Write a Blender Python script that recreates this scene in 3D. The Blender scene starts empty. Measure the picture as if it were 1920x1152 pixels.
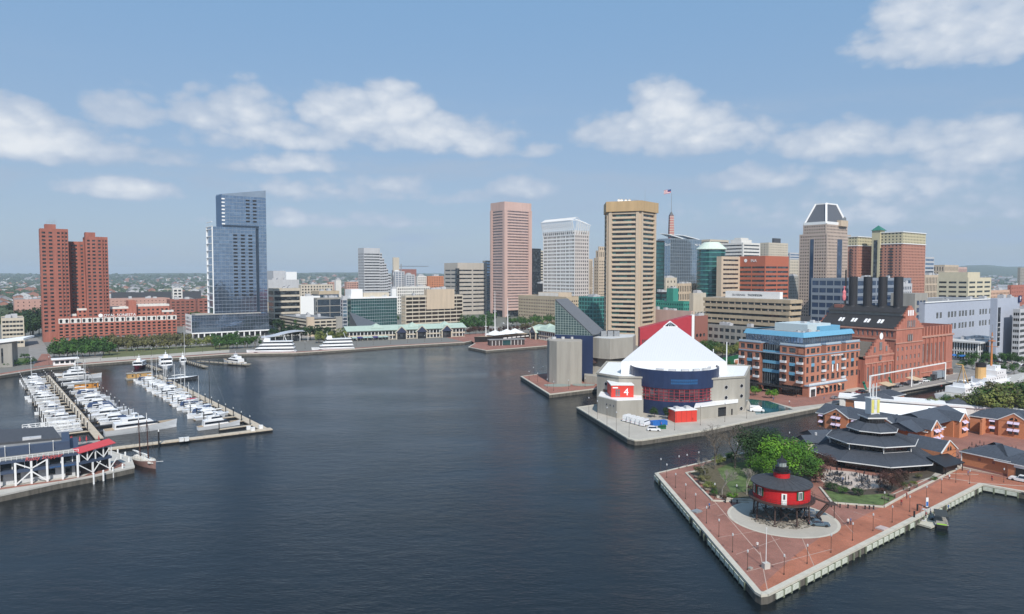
import bpy, math, random
from mathutils import Vector, Matrix
from mathutils.geometry import tessellate_polygon
RND = random.Random(11)
S = bpy.context.scene
COL = S.collection
# ------------------------------------------------------------------ camera
H, F = 60.0, 1280.0
TH = math.atan(61 / 1280)
cd = bpy.data.cameras.new('camera'); cam = bpy.data.objects.new('camera', cd); COL.objects.link(cam)
cam.location = (0, 0, H); cam.rotation_euler = (math.pi / 2 - TH, 0, 0)
cd.sensor_width = 36; cd.lens = 24; cd.clip_start = 1; cd.clip_end = 60000
S.camera = cam
# ------------------------------------------------------------------ light
SUN_EL, SUN_AZ = math.radians(44), math.radians(168)      # azimuth clockwise from +Y
sd = bpy.data.lights.new('sun', 'SUN'); sun = bpy.data.objects.new('sun', sd); COL.objects.link(sun)
sd.energy = 4.7; sd.angle = math.radians(.6); sd.color = (1, .955, .89)
sv = Vector((math.sin(SUN_AZ) * math.cos(SUN_EL), math.cos(SUN_AZ) * math.cos(SUN_EL), math.sin(SUN_EL)))
sun.rotation_euler = sv.to_track_quat('Z', 'Y').to_euler(); sun.location = (0, -50, 200)
S.view_settings.view_transform = 'Standard'; S.view_settings.look = 'None'
S.view_settings.gamma = 1; S.view_settings.use_curve_mapping = False
S.view_settings.exposure = 0.0
W = bpy.data.worlds.new('World'); S.world = W; W.use_nodes = True
wt = W.node_tree; wt.nodes.clear()
def wn(t, **k):
    n = wt.nodes.new(t)
    for a, b in k.items(): setattr(n, a, b)
    return n
def wm(op, a, b=None, c=None, clamp=False):
    n = wn('ShaderNodeMath', operation=op, use_clamp=clamp)
    for i, v in enumerate((a, b, c)):
        if v is None: continue
        if isinstance(v, (int, float)): n.inputs[i].default_value = v
        else: wt.links.new(v, n.inputs[i])
    return n.outputs[0]
out = wn('ShaderNodeOutputWorld'); bg = wn('ShaderNodeBackground'); bg.inputs[1].default_value = .1
wt.links.new(bg.outputs[0], out.inputs[0])
sky = wn('ShaderNodeTexSky', sky_type='NISHITA', sun_disc=False, sun_elevation=SUN_EL, sun_rotation=SUN_AZ)
sky.air_density = 1.0; sky.dust_density = 1.0; sky.ozone_density = 2.6; sky.altitude = 50
tc = wn('ShaderNodeTexCoord'); sp = wn('ShaderNodeSeparateXYZ'); wt.links.new(tc.outputs['Generated'], sp.inputs[0])
az = wm('ARCTAN2', sp.outputs[0], sp.outputs[1]); el = wm('ARCSINE', sp.outputs[2])
# warp so that cloud edges billow
nz = wn('ShaderNodeTexNoise'); nz.inputs['Scale'].default_value = 24; nz.inputs['Detail'].default_value = 9; nz.inputs['Roughness'].default_value = .55
nz2 = wn('ShaderNodeTexNoise'); nz2.inputs['Scale'].default_value = 5.5; nz2.inputs['Detail'].default_value = 6
mp = wn('ShaderNodeMapping'); mp.inputs['Scale'].default_value = (1, 1, 1.7)
wt.links.new(tc.outputs['Generated'], mp.inputs[0]); wt.links.new(mp.outputs[0], nz.inputs[0]); wt.links.new(mp.outputs[0], nz2.inputs[0])
clouds = [  # azimuth, elevation, half widths in degrees, weight: the cumulus heaps that stand over the harbour
 (45, 268, 115, 32, 1), (30, 228, 55, 30, 1), (150, 258, 70, 24, .6), (232, 212, 48, 38, .85), (320, 302, 50, 14, .45), (425, 215, 72, 42, .9), (470, 240, 60, 25, .7), (390, 262, 60, 18, .4),
 (655, 222, 65, 38, 1), (735, 212, 52, 38, .95), (800, 258, 120, 32, .85), (905, 272, 60, 30, .95), (585, 262, 60, 22, .7), (585, 310, 50, 14, .5),
 (1245, 215, 52, 48, 1.15), (1180, 255, 70, 40, 1), (1280, 258, 95, 42, 1.05), (1370, 262, 60, 28, .6),
 (1565, 268, 72, 32, .85), (1625, 252, 45, 22, .7), (1740, 262, 120, 26, .7), (1870, 285, 80, 26, .75), (1800, 322, 110, 16, .35),
 (1735, 25, 60, 38, 1.0), (1850, 60, 120, 52, .95), (1790, 75, 90, 40, .8), (978, 357, 48, 22, .95), (1410, 338, 62, 22, .75), (232, 358, 58, 18, .7),
 (650, 362, 110, 18, .35), (770, 352, 50, 18, .6), (600, 415, 120, 14, .5), (740, 418, 60, 12, .5), (860, 372, 60, 16, .4), (1700, 350, 100, 22, .35), (1650, 400, 200, 22, .3), (1380, 395, 60, 14, .4), (480, 312, 50, 14, .5), (1000, 285, 40, 14, .5)]
best = None
for (cx, cy, rx, ry, w) in clouds:
    u, v = (cx - 960) / F, (576 - cy) / F
    d = Vector((u, math.cos(TH) + v * math.sin(TH), -math.sin(TH) + v * math.cos(TH))).normalized()
    a0, e0 = math.atan2(d.x, d.y), math.asin(d.z)
    sx, sy = 1.5 * rx / F, 1.45 * ry / F
    q = wm('MULTIPLY_ADD', az, 1 / sx, -a0 / sx); r = wm('MULTIPLY_ADD', el, 1 / sy, -e0 / sy); r = wm('MAXIMUM', r, wm('MULTIPLY', r, -1.7))
    s = wm('MULTIPLY_ADD', q, q, wm('MULTIPLY', r, r))
    g = wm('MULTIPLY_ADD', s, -w * .9, w)
    best = g if best is None else wm('MAXIMUM', best, g)
best = wm('MAXIMUM', best, -1.2)
vo = wn('ShaderNodeTexVoronoi', feature='F1'); vo.inputs['Scale'].default_value = 40; wv = wn('ShaderNodeVectorMath', operation='MULTIPLY_ADD'); wt.links.new(nz.outputs['Color'], wv.inputs[0]); wv.inputs[1].default_value = (.03, .03, .03); wt.links.new(mp.outputs[0], wv.inputs[2]); wt.links.new(wv.outputs[0], vo.inputs['Vector'])
n1 = wm('ADD', wm('MULTIPLY_ADD', nz.outputs[0], 1.5, -.75), wm('MULTIPLY_ADD', vo.outputs['Distance'], -.4, .2)); n2 = wm('MULTIPLY_ADD', nz2.outputs[0], 1.6, -.8)
body = wm('ADD', wm('MULTIPLY_ADD', best, .95, n1), wm('MULTIPLY', n2, .7))
def smooth(x, a, b, lo=0., hi=1.):
    n = wn('ShaderNodeMapRange', interpolation_type='SMOOTHSTEP'); wt.links.new(x, n.inputs[0])
    for i, vv in enumerate((a, b, lo, hi)): n.inputs[i + 1].default_value = vv
    return n.outputs[0]
cm = smooth(body, -.08, .5, 0, .93)
# thin broken layer of small cloud and haze that runs all round the sky
nz3 = wn('ShaderNodeTexNoise'); nz3.inputs['Scale'].default_value = 4.2; nz3.inputs['Detail'].default_value = 8; nz3.inputs['Roughness'].default_value = .6
mp3 = wn('ShaderNodeMapping'); mp3.inputs['Scale'].default_value = (1, 1, 4.5); wt.links.new(tc.outputs['Generated'], mp3.inputs[0]); wt.links.new(mp3.outputs[0], nz3.inputs[0])
band = wm('MULTIPLY', smooth(nz3.outputs[0], .46, .74), smooth(el, .30, .10))
veil = wm('ADD', wm('MULTIPLY', band, .3), .72)
# colours are given as radiance of the sky before the strength of .1
shade = smooth(wm('ADD', body, wm('MULTIPLY', n2, .5)), .2, 1.5)
cc = wn('ShaderNodeMix', data_type='RGBA'); wt.links.new(shade, cc.inputs[0]); cc.inputs[6].default_value = (4.7, 5.6, 7.0, 1); cc.inputs[7].default_value = (8.4, 8.7, 9.1, 1)
skg = wn('ShaderNodeMix', data_type='RGBA', blend_type='MULTIPLY'); skg.inputs[0].default_value = 1; wt.links.new(sky.outputs[0], skg.inputs[6]); skg.inputs[7].default_value = (1.0, 1.0, 1.0, 1)
hzc = wn('ShaderNodeMix', data_type='RGBA'); wt.links.new(smooth(wm('ADD', el, wm('MULTIPLY', band, -.25)), .0, .42), hzc.inputs[0]); hzc.inputs[6].default_value = (3.8, 4.95, 6.6, 1); hzc.inputs[7].default_value = (2.55, 4.6, 7.35, 1)
m1 = wn('ShaderNodeMix', data_type='RGBA'); wt.links.new(wm('MINIMUM', veil, .93), m1.inputs[0]); wt.links.new(skg.outputs[2], m1.inputs[6]); wt.links.new(hzc.outputs[2], m1.inputs[7])
m2 = wn('ShaderNodeMix', data_type='RGBA'); wt.links.new(cm, m2.inputs[0]); wt.links.new(m1.outputs[2], m2.inputs[6]); wt.links.new(cc.outputs[2], m2.inputs[7])
wt.links.new(m2.outputs[2], bg.inputs[0])
# ------------------------------------------------------------------ geometry of the view: used only to survey where things stand
def ray(px, py):
    u, v = (px - 960) / F, (576 - py) / F
    return Vector((u, math.cos(TH) + v * math.sin(TH), -math.sin(TH) + v * math.cos(TH)))
def G(px, py, z=1.8):
    d = ray(px, py); t = (z - H) / d.z
    return Vector((d.x * t, d.y * t, z))
def V(px, py, Y):
    d = ray(px, py); t = Y / d.y
    return Vector((d.x * t, Y, H + d.z * t))
A = math.radians(36.9); AM = math.radians(38.8); AP = math.radians(34.6)
# ------------------------------------------------------------------ materials
MATS = {}
def mat(name, col, rough=.75, var=.10, scale=.6, bump=0., bscale=6., metal=0., spec=.4, streak=False, inst=0.):
    if name in MATS: return MATS[name]
    if streak: var *= 1.4
    m = bpy.data.materials.new(name); m.use_nodes = True; t = m.node_tree; N = t.nodes; L = t.links
    b = N['Principled BSDF']; b.inputs['Roughness'].default_value = rough; b.inputs['Metallic'].default_value = metal
    b.inputs['Specular IOR Level'].default_value = spec
    tcn = N.new('ShaderNodeTexCoord'); mpn = N.new('ShaderNodeMapping'); L.new(tcn.outputs['Object'], mpn.inputs[0])
    if streak: mpn.inputs['Scale'].default_value = (1, 1, .12)
    n = N.new('ShaderNodeTexNoise'); n.inputs['Scale'].default_value = scale; n.inputs['Detail'].default_value = 7; n.inputs['Roughness'].default_value = .65
    L.new(mpn.outputs[0], n.inputs[0])
    r = N.new('ShaderNodeMapRange'); L.new(n.outputs[0], r.inputs[0]); r.inputs[1].default_value = .3; r.inputs[2].default_value = .7
    r.inputs[3].default_value = 1 - var; r.inputs[4].default_value = 1 + var
    fac = r.outputs[0]
    if inst:
        oi = N.new('ShaderNodeObjectInfo'); mr = N.new('ShaderNodeMapRange'); L.new(oi.outputs['Random'], mr.inputs[0]); mr.inputs[3].default_value = 1 - inst; mr.inputs[4].default_value = 1 + inst
        mm = N.new('ShaderNodeMath'); mm.operation = 'MULTIPLY'; L.new(fac, mm.inputs[0]); L.new(mr.outputs[0], mm.inputs[1]); fac = mm.outputs[0]
    x = N.new('ShaderNodeVectorMath'); x.operation = 'SCALE'; x.inputs[0].default_value = col[:3]; L.new(fac, x.inputs['Scale'])
    L.new(x.outputs[0], b.inputs['Base Color'])
    if bump:
        n2 = N.new('ShaderNodeTexNoise'); n2.inputs['Scale'].default_value = bscale; n2.inputs['Detail'].default_value = 4; L.new(tcn.outputs['Object'], n2.inputs[0])
        bp = N.new('ShaderNodeBump'); bp.inputs['Strength'].default_value = bump; bp.inputs['Distance'].default_value = .05; L.new(n2.outputs[0], bp.inputs['Height']); L.new(bp.outputs[0], b.inputs['Normal'])
    MATS[name] = m; return m
def glass(name, col, col2=None, cell=3.0, rough=.06, spec=.8, cellz=None, wob=.02, metal=0.):
    """window glass: dark reflecting panes, some of them paler where blinds are down"""
    if name in MATS: return MATS[name]
    m = bpy.data.materials.new(name); m.use_nodes = True; t = m.node_tree; N = t.nodes; L = t.links
    b = N['Principled BSDF']; b.inputs['Roughness'].default_value = rough; b.inputs['Specular IOR Level'].default_value = spec; b.inputs['IOR'].default_value = 1.6; b.inputs['Metallic'].default_value = metal
    tcn = N.new('ShaderNodeTexCoord'); mpn = N.new('ShaderNodeMapping'); L.new(tcn.outputs['Object'], mpn.inputs[0]); mpn.inputs['Scale'].default_value = (1 / cell, 1 / cell, 1 / (cellz or cell))
    oi = N.new('ShaderNodeObjectInfo'); ad = N.new('ShaderNodeVectorMath'); ad.operation = 'MULTIPLY_ADD'; L.new(oi.outputs['Location'], ad.inputs[0]); ad.inputs[1].default_value = (.37, .41, .53); L.new(mpn.outputs[0], ad.inputs[2])
    fl = N.new('ShaderNodeVectorMath'); fl.operation = 'FLOOR'; L.new(ad.outputs[0], fl.inputs[0])
    w = N.new('ShaderNodeTexWhiteNoise'); L.new(fl.outputs[0], w.inputs[0])
    mr = N.new('ShaderNodeMapRange'); L.new(w.outputs['Value'], mr.inputs[0]); mr.inputs[1].default_value = .45; mr.inputs[2].default_value = 1
    mx = N.new('ShaderNodeMix'); mx.data_type = 'RGBA'; L.new(mr.outputs[0], mx.inputs[0]); mx.inputs[6].default_value = (*col, 1); mx.inputs[7].default_value = (*(col2 or [c * 1.9 + .01 for c in col]), 1)
    L.new(mx.outputs[2], b.inputs['Base Color'])
    if wob:
        n2 = N.new('ShaderNodeTexNoise'); n2.inputs['Scale'].default_value = .35; L.new(tcn.outputs['Object'], n2.inputs[0])
        bp = N.new('ShaderNodeBump'); bp.inputs['Strength'].default_value = .5; bp.inputs['Distance'].default_value = wob * 4; L.new(n2.outputs[0], bp.inputs['Height']); L.new(bp.outputs[0], b.inputs['Normal'])
    MATS[name] = m; return m
BRICK = mat('red_brick', (.38, .14, .10), .85, .13, 1.2, streak=True)
BRICKT = mat('tower_brick', (.31, .112, .082), .85, .16, .35, streak=True)
BRICKO = mat('orange_brick', (.50, .20, .10), .85, .14, 2.2)
BRICKD = mat('dark_brick', (.27, .11, .085), .85, .12, 1.2)
BRICKP = mat('pale_pink_brick', (.46, .27, .22), .85, .10, .6)
CREAM = mat('cream_stone', (.51, .45, .36), .8, .08, .3, streak=True)
TAN = mat('tan_concrete', (.45, .36, .25), .8, .09, .25, streak=True)
TANL = mat('light_tan_stone', (.51, .41, .305), .8, .08, .3, streak=True)
PINK = mat('pinkish_stone', (.53, .365, .315), .8, .07, .2, streak=True)
GREYC = mat('grey_concrete', (.30, .285, .255), .85, .12, .25, bump=.3, streak=True)
GREYL = mat('light_grey_panel', (.46, .46, .47), .7, .08, .3, streak=True)
CONC = mat('pale_concrete', (.46, .44, .40), .85, .12, .3, bump=.2)
WHITE = mat('white_paint', (.78, .78, .77), .5, .05, .8)
OFFW = mat('off_white_wall', (.66, .64, .60), .7, .07, .4, streak=True)
NAVY = mat('navy_panel', (.022, .035, .085), .45, .12, .4)
ROOFG = mat('grey_roof_membrane', (.22, .22, .22), .9, .2, .15)
ROOFW = mat('pale_roof_membrane', (.50, .50, .49), .85, .12, .2)
ROOFT = mat('gravel_roof', (.34, .31, .27), .95, .15, .3)
SLATE = mat('dark_slate_roof', (.062, .070, .086), .5, .22, 1.4, bump=.3, spec=.35)
COPPER = mat('green_copper_roof', (.38, .47, .40), .6, .10, .5)
BLACK = mat('black_metal', (.02, .02, .022), .45, .2, 2)
DSTEEL = mat('dark_steel', (.06, .062, .07), .5, .15, 1)
STEEL = mat('grey_steel', (.30, .31, .32), .45, .12, 1, metal=.3)
GW = glass('dark_window', (.012, .015, .02), (.075, .085, .09), 2.3, spec=.55)
GN = glass('navy_window', (.02, .04, .085), (.035, .06, .12), 4, spec=.8)
GB = glass('blue_curtain_glass', (.25, .33, .44), (.33, .42, .54), 3, spec=1.0, metal=.85)
GT = glass('teal_curtain_glass', (.04, .13, .14), (.06, .18, .18), 3, spec=.9, metal=.55)
GBR = glass('bronze_window', (.030, .020, .016), (.05, .035, .03), 4)
GP = glass('pale_window', (.16, .17, .18), (.30, .30, .29), 2.5)
GPK = glass('rosy_window', (.12, .075, .075), (.20, .13, .125), 6, spec=.9)
# ------------------------------------------------------------------ mesh builder
class MB:
    def __init__(s): s.v = []; s.f = []; s.m = []; s.T = None
    def add(s, vs, fs, mi=0):
        o = len(s.v)
        s.v.extend((tuple(s.T @ Vector(p)) if s.T else tuple(p)) for p in vs)
        s.f.extend(tuple(i + o for i in f) for f in fs); s.m.extend([mi] * len(fs)); return s
    def quad(s, a, b, c, d, mi=0): return s.add([a, b, c, d], [(0, 1, 2, 3)], mi)
    def poly(s, pts, mi=0): return s.add(pts, [tuple(range(len(pts)))], mi)
    def box(s, x0, x1, y0, y1, z0, z1, mi=0):
        s.add([(x0, y0, z0), (x1, y0, z0), (x1, y1, z0), (x0, y1, z0), (x0, y0, z1), (x1, y0, z1), (x1, y1, z1), (x0, y1, z1)],
              [(0, 3, 2, 1), (4, 5, 6, 7), (0, 1, 5, 4), (1, 2, 6, 5), (2, 3, 7, 6), (3, 0, 4, 7)], mi); return s
    def prism(s, poly, z0, z1, mi=0, top=None, bottom=True):
        n = len(poly); z0s = z0 if isinstance(z0, (list, tuple)) else [z0] * n; z1s = z1 if isinstance(z1, (list, tuple)) else [z1] * n
        vs = [(p[0], p[1], z0s[i]) for i, p in enumerate(poly)] + [(p[0], p[1], z1s[i]) for i, p in enumerate(poly)]
        s.add(vs, [(i, (i + 1) % n, n + (i + 1) % n, n + i) for i in range(n)], mi)
        tr = tessellate_polygon([[Vector((p[0], p[1], 0)) for p in poly]])
        s.add([(p[0], p[1], z1s[i]) for i, p in enumerate(poly)], [fixw(t, poly) for t in tr], mi if top is None else top)
        if bottom: s.add([(p[0], p[1], z0s[i]) for i, p in enumerate(poly)], [tuple(reversed(fixw(t, poly))) for t in tr], mi)
        return s
    def cyl(s, x, y, z0, z1, r0, r1=None, n=10, mi=0, cap=True):
        s.lathe(x, y, ([(0, z0)] if cap else []) + [(r0, z0), (r0 if r1 is None else r1, z1)] + ([(0, z1)] if cap else []), n, mi); return s
    def lathe(s, x, y, prof, n=12, mi=0, a0=0, sx=1, sy=1):
        vs = []; 
        for r, z in prof:
            for k in range(n):
                a = a0 + 2 * math.pi * k / n; vs.append((x + r * sx * math.cos(a), y + r * sy * math.sin(a), z))
        fs = []
        for i in range(len(prof) - 1):
            for k in range(n):
                k2 = (k + 1) % n; fs.append((i * n + k, i * n + k2, (i + 1) * n + k2, (i + 1) * n + k))
        return s.add(vs, fs, mi)
    def tube(s, p0, p1, r, r1=None, n=5, mi=0):
        p0, p1 = Vector(p0), Vector(p1); d = p1 - p0
        if d.length < 1e-5: return s
        d.normalize(); a = d.orthogonal().normalized(); b = d.cross(a); r1 = r if r1 is None else r1
        vs = [p0 + (a * math.cos(2 * math.pi * k / n) + b * math.sin(2 * math.pi * k / n)) * r for k in range(n)]
        vs += [p1 + (a * math.cos(2 * math.pi * k / n) + b * math.sin(2 * math.pi * k / n)) * r1 for k in range(n)]
        s.add(vs, [(k, (k + 1) % n, n + (k + 1) % n, n + k) for k in range(n)] + [tuple(range(n))[::-1], tuple(range(n, 2 * n))], mi); return s
    def beam(s, p0, p1, w, h=None, mi=0):
        """rectangular bar between two points, w across, h deep"""
        p0, p1 = Vector(p0), Vector(p1); d = (p1 - p0).normalized(); h = h or w
        u = Vector((0, 0, 1)) if abs(d.z) < .95 else Vector((0, 1, 0))
        a = d.cross(u).normalized() * w / 2; b = a.cross(d).normalized() * h / 2
        vs = [p0 - a - b, p0 + a - b, p0 + a + b, p0 - a + b, p1 - a - b, p1 + a - b, p1 + a + b, p1 - a + b]
        s.add(vs, [(0, 3, 2, 1), (4, 5, 6, 7), (0, 1, 5, 4), (1, 2, 6, 5), (2, 3, 7, 6), (3, 0, 4, 7)], mi); return s
    def ball(s, c, rx, ry=None, rz=None, n=8, k=5, mi=0):
        ry = ry or rx; rz = rz or rx
        prof = [(math.sin(math.pi * i / k), -math.cos(math.pi * i / k) * rz) for i in range(k + 1)]
        vs = []
        for r, z in prof:
            for j in range(n):
                a = 2 * math.pi * j / n; vs.append((c[0] + r * rx * math.cos(a), c[1] + r * ry * math.sin(a), c[2] + z))
        s.add(vs, [(i * n + j, i * n + (j + 1) % n, (i + 1) * n + (j + 1) % n, (i + 1) * n + j) for i in range(k) for j in range(n)], mi); return s
    def gable(s, x0, x1, y0, y1, z0, zr, axis='x', over=0, mi=0, wall=None):
        """pitched roof over a rectangle, ridge along axis; gable ends in material wall"""
        w = mi if wall is None else wall
        if axis == 'x':
            ym = (y0 + y1) / 2; X0, X1 = x0 - over, x1 + over
            s.quad((X0, y0, z0), (X1, y0, z0), (X1, ym, zr), (X0, ym, zr), mi); s.quad((X1, y1, z0), (X0, y1, z0), (X0, ym, zr), (X1, ym, zr), mi)
            s.add([(x0, y0, z0), (x0, y1, z0), (x0, ym, zr)], [(0, 2, 1)], w); s.add([(x1, y0, z0), (x1, y1, z0), (x1, ym, zr)], [(0, 1, 2)], w)
        else:
            xm = (x0 + x1) / 2; Y0, Y1 = y0 - over, y1 + over
            s.quad((x1, Y0, z0), (x1, Y1, z0), (xm, Y1, zr), (xm, Y0, zr), mi); s.quad((x0, Y1, z0), (x0, Y0, z0), (xm, Y0, zr), (xm, Y1, zr), mi)
            s.add([(x0, y0, z0), (x1, y0, z0), (xm, y0, zr)], [(0, 1, 2)], w); s.add([(x0, y1, z0), (x1, y1, z0), (xm, y1, zr)], [(0, 2, 1)], w)
        return s
    def mesh(s, name, mats, smooth=False):
        me = bpy.data.meshes.new(name); me.from_pydata(s.v, [], s.f)
        for m in (mats if isinstance(mats, (list, tuple)) else [mats]): me.materials.append(m)
        if any(s.m): me.polygons.foreach_set('material_index', s.m)
        if smooth: me.polygons.foreach_set('use_smooth', [True] * len(s.f))
        me.update(); return me
    def obj(s, name, mats, parent=None, stuff=False, smooth=False, loc=(0, 0, 0), rz=0, label=None):
        if not s.v: return None
        return put(s.mesh(name, mats, smooth), name, parent, loc, rz, stuff, label)
def fixw(t, poly):
    a, b, c = [poly[i] for i in t]
    return tuple(t) if (b[0] - a[0]) * (c[1] - a[1]) - (b[1] - a[1]) * (c[0] - a[0]) > 0 else tuple(reversed(t))
def put(me, name, parent=None, loc=(0, 0, 0), rz=0, stuff=False, label=None):
    o = bpy.data.objects.new(name, me); COL.objects.link(o); o.location = loc; o.rotation_euler = (0, 0, rz)
    if parent: o.parent = parent
    if stuff: o['kind'] = 'stuff'
    if label: o['label'] = label
    return o
def tag(o, label, cat, group=None):
    o['label'] = label; o['category'] = cat
    if group: o['group'] = group
    return o
def thing(name, label, cat, loc=(0, 0, 0), rz=0, group=None):
    o = bpy.data.objects.new(name, None); COL.objects.link(o); o.location = loc; o.rotation_euler = (0, 0, rz); o.empty_display_size = .5
    return tag(o, label, cat, group)
def struct(o): o['kind'] = 'structure'; return o
CH = {}
def copy_thing(root, loc, rz=0, label=None, group=None, scale=None):
    kids = CH.get(root.name)
    if kids is None:
        kids = [(c, [g for g in bpy.data.objects if g.parent == c]) for c in bpy.data.objects if c.parent == root]; CH[root.name] = kids
    r = root.copy(); COL.objects.link(r); r.location = loc; r.rotation_euler = (0, 0, rz)
    if label: r['label'] = label
    if group: r['group'] = group
    if scale: r.scale = scale if isinstance(scale, (tuple, list)) else (scale,) * 3
    for c, gs in kids:
        d = c.copy(); COL.objects.link(d); d.parent = r
        for g in gs:
            e = g.copy(); COL.objects.link(e); e.parent = d
    return r
def inset(poly, d):
    n = len(poly); res = []
    for i in range(n):
        p0, p1, p2 = Vector(poly[i - 1][:2]), Vector(poly[i][:2]), Vector(poly[(i + 1) % n][:2])
        a = (p1 - p0).normalized(); b = (p2 - p1).normalized()
        n1 = Vector((-a.y, a.x)); n2 = Vector((-b.y, b.x)); k = 1 + n1.dot(n2)
        res.append(p1 + (n1 + n2) * (d / max(k, .3)))
    return res
def rects(L, bay, frac, margin=0.):
    n = max(1, int(round((L - 2 * margin) / bay))); b = (L - 2 * margin) / n
    return [(margin + b * (i + .5 - frac / 2), margin + b * (i + .5 + frac / 2)) for i in range(n)]
def rows(z0, z1, fh, frac, lift=.5):
    n = max(1, int(round((z1 - z0) / fh))); b = (z1 - z0) / n
    return [(z0 + b * (i + (1 - frac) * lift), z0 + b * (i + (1 - frac) * lift + frac)) for i in range(n)]
WINCACHE = {}
def winmesh(w, h, mull, mats, arch=False, fr=.09):
    key = (round(w, 2), round(h, 2), mull, tuple(m.name for m in mats))
    if key in WINCACHE: return WINCACHE[key]
    b = MB(); b.box(-w / 2, w / 2, -.03, .03, 0, h, 0)
    if mull is not None:
        b.box(-w / 2, w / 2, -.09, -.03, 0, fr, 1); b.box(-w / 2, w / 2, -.09, -.03, h - fr, h, 1)
        for i in range(mull + 2):
            x = -w / 2 + w * i / (mull + 1); b.box(max(-w / 2, x - fr / 2), min(w / 2, x + fr / 2), -.09, -.03, fr, h - fr, 1)
    WINCACHE[key] = b.mesh('window', mats); return WINCACHE[key]
class Bld:
    """a building in its own frame: +x runs along the right-hand face, +y along the left-hand face, near corner at the origin"""
    def __init__(s, name, label, cat='building', corner=(0, 0), ang=A, z=1.8, group=None, mats=None, gl=None, fm=None):
        s.root = thing(name, label, cat, (corner[0], corner[1], z), ang, group)
        s.w = MB(); s.win = []; s.mats = mats or [CREAM]; s.gl = gl or GW; s.fm = fm or WHITE; s.ang = ang; s.c = Vector(corner[:2]); s.z = z
        s.D = max(60, s.c.length)
    def facade(s, a, b, z0, z1, us=(), vs=(), rec=.3, mi=0, mull=None, gi=0):
        a, b = Vector(a), Vector(b); L = (b - a).length; d = (b - a) / L; nrm = Vector((d.y, -d.x))
        rot = Matrix.Rotation(s.ang, 2); wn_ = rot @ nrm; wp = rot @ ((a + b) / 2) + s.c
        facing = wn_.dot(-wp) > -.12 * wp.length
        P = lambda u, z, o=0: (a.x + d.x * u - nrm.x * o, a.y + d.y * u - nrm.y * o, z)
        if not (us and vs and facing): s.w.quad(P(0, z0), P(L, z0), P(L, z1), P(0, z1), mi); return
        zc = z0
        for (v0, v1) in vs:
            if v0 > zc + 1e-4: s.w.quad(P(0, zc), P(L, zc), P(L, v0), P(0, v0), mi)
            uc = 0
            for (u0, u1) in us:
                if u0 > uc + 1e-4: s.w.quad(P(uc, v0), P(u0, v0), P(u0, v1), P(uc, v1), mi)
                s.w.quad(P(u0, v0), P(u1, v0), P(u1, v0, rec), P(u0, v0, rec), mi); s.w.quad(P(u1, v1), P(u0, v1), P(u0, v1, rec), P(u1, v1, rec), mi)
                s.w.quad(P(u0, v1), P(u0, v0), P(u0, v0, rec), P(u0, v1, rec), mi); s.w.quad(P(u1, v0), P(u1, v1), P(u1, v1, rec), P(u1, v0, rec), mi)
                s.win.append((P((u0 + u1) / 2, v0, rec - .06), math.atan2(d.y, d.x), u1 - u0, v1 - v0, mull, gi)); uc = u1
            if uc < L - 1e-4: s.w.quad(P(uc, v0), P(L, v0), P(L, v1), P(uc, v1), mi)
            zc = v1
        if zc < z1 - 1e-4: s.w.quad(P(0, zc), P(L, zc), P(L, z1), P(0, z1), mi)
    def roof(s, poly, z1, mi=None, par=.8, th=.4, roofm=None):
        poly = [Vector(p[:2]) for p in poly]; q = inset(poly, th); n = len(poly); mi = mi or 0
        for i in range(n):
            j = (i + 1) % n
            s.w.quad((*poly[i], z1), (*poly[j], z1), (*q[j], z1), (*q[i], z1), mi)
            s.w.quad((*q[j], z1 - par), (*q[i], z1 - par), (*q[i], z1), (*q[j], z1), mi)
        r = MB(); tr = tessellate_polygon([[Vector((*p, 0)) for p in q]])
        r.add([(*p, z1 - par) for p in q], [fixw(t, q) for t in tr]); s.ro = r.obj('roof', roofm or ROOFG, s.root)
    def prism(s, poly, z0, z1, spec=None, mi=0, roof=True, roofm=None, par=.8):
        """spec: None, one dict for every face, or a list of dicts. dict(bay, fh, fw, fhh, margin, lo, hi, rec, mull, gi, lift)"""
        n = len(poly)
        for i in range(n):
            sp_ = spec[i % len(spec)] if isinstance(spec, list) else spec
            a, b = poly[i], poly[(i + 1) % n]
            if not sp_: s.facade(a, b, z0, z1, mi=mi); continue
            L = (Vector(b[:2]) - Vector(a[:2])).length
            us = rects(L, sp_.get('bay', 4), sp_.get('fw', .55), sp_.get('margin', 1.))
            if sp_.get('band'): us = rects(L, (L - 2 * sp_.get('margin', 1.)) / sp_['band'] , sp_.get('fw', .97), sp_.get('margin', 1.))
            vs = rows(z0 + sp_.get('lo', 0), z1 - sp_.get('hi', 1.5), sp_.get('fh', 3.6), sp_.get('fhh', .5), sp_.get('lift', .5))
            s.facade(a, b, z0, z1, us, vs, sp_.get('rec', .3), mi, sp_.get('mull'), sp_.get('gi', 0))
        if roof: s.roof(poly, z1, mi, roofm=roofm, par=par)
    def clutter(s, x0, x1, y0, y1, z, n=4, sz=2.5, m=None):
        for i in range(n):
            w, d, h = [RND.uniform(.5, 1.2) * sz for _ in range(3)]; h *= .6
            x, y = RND.uniform(x0, max(x0 + .1, x1 - w)), RND.uniform(y0, max(y0 + .1, y1 - d)); b = MB(); b.box(0, w, 0, d, 0, h); b.box(w * .1, w * .9, d * .1, d * .9, h, h + .15 * sz * .3); b.cyl(w * .3, d * .5, h + .04 * sz, h + .12 * sz, w * .18, n=8, mi=1)
            b.obj('rooftop_unit', [m or GREYL, DSTEEL], getattr(s, 'ro', s.root), loc=(x, y, z))
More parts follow.
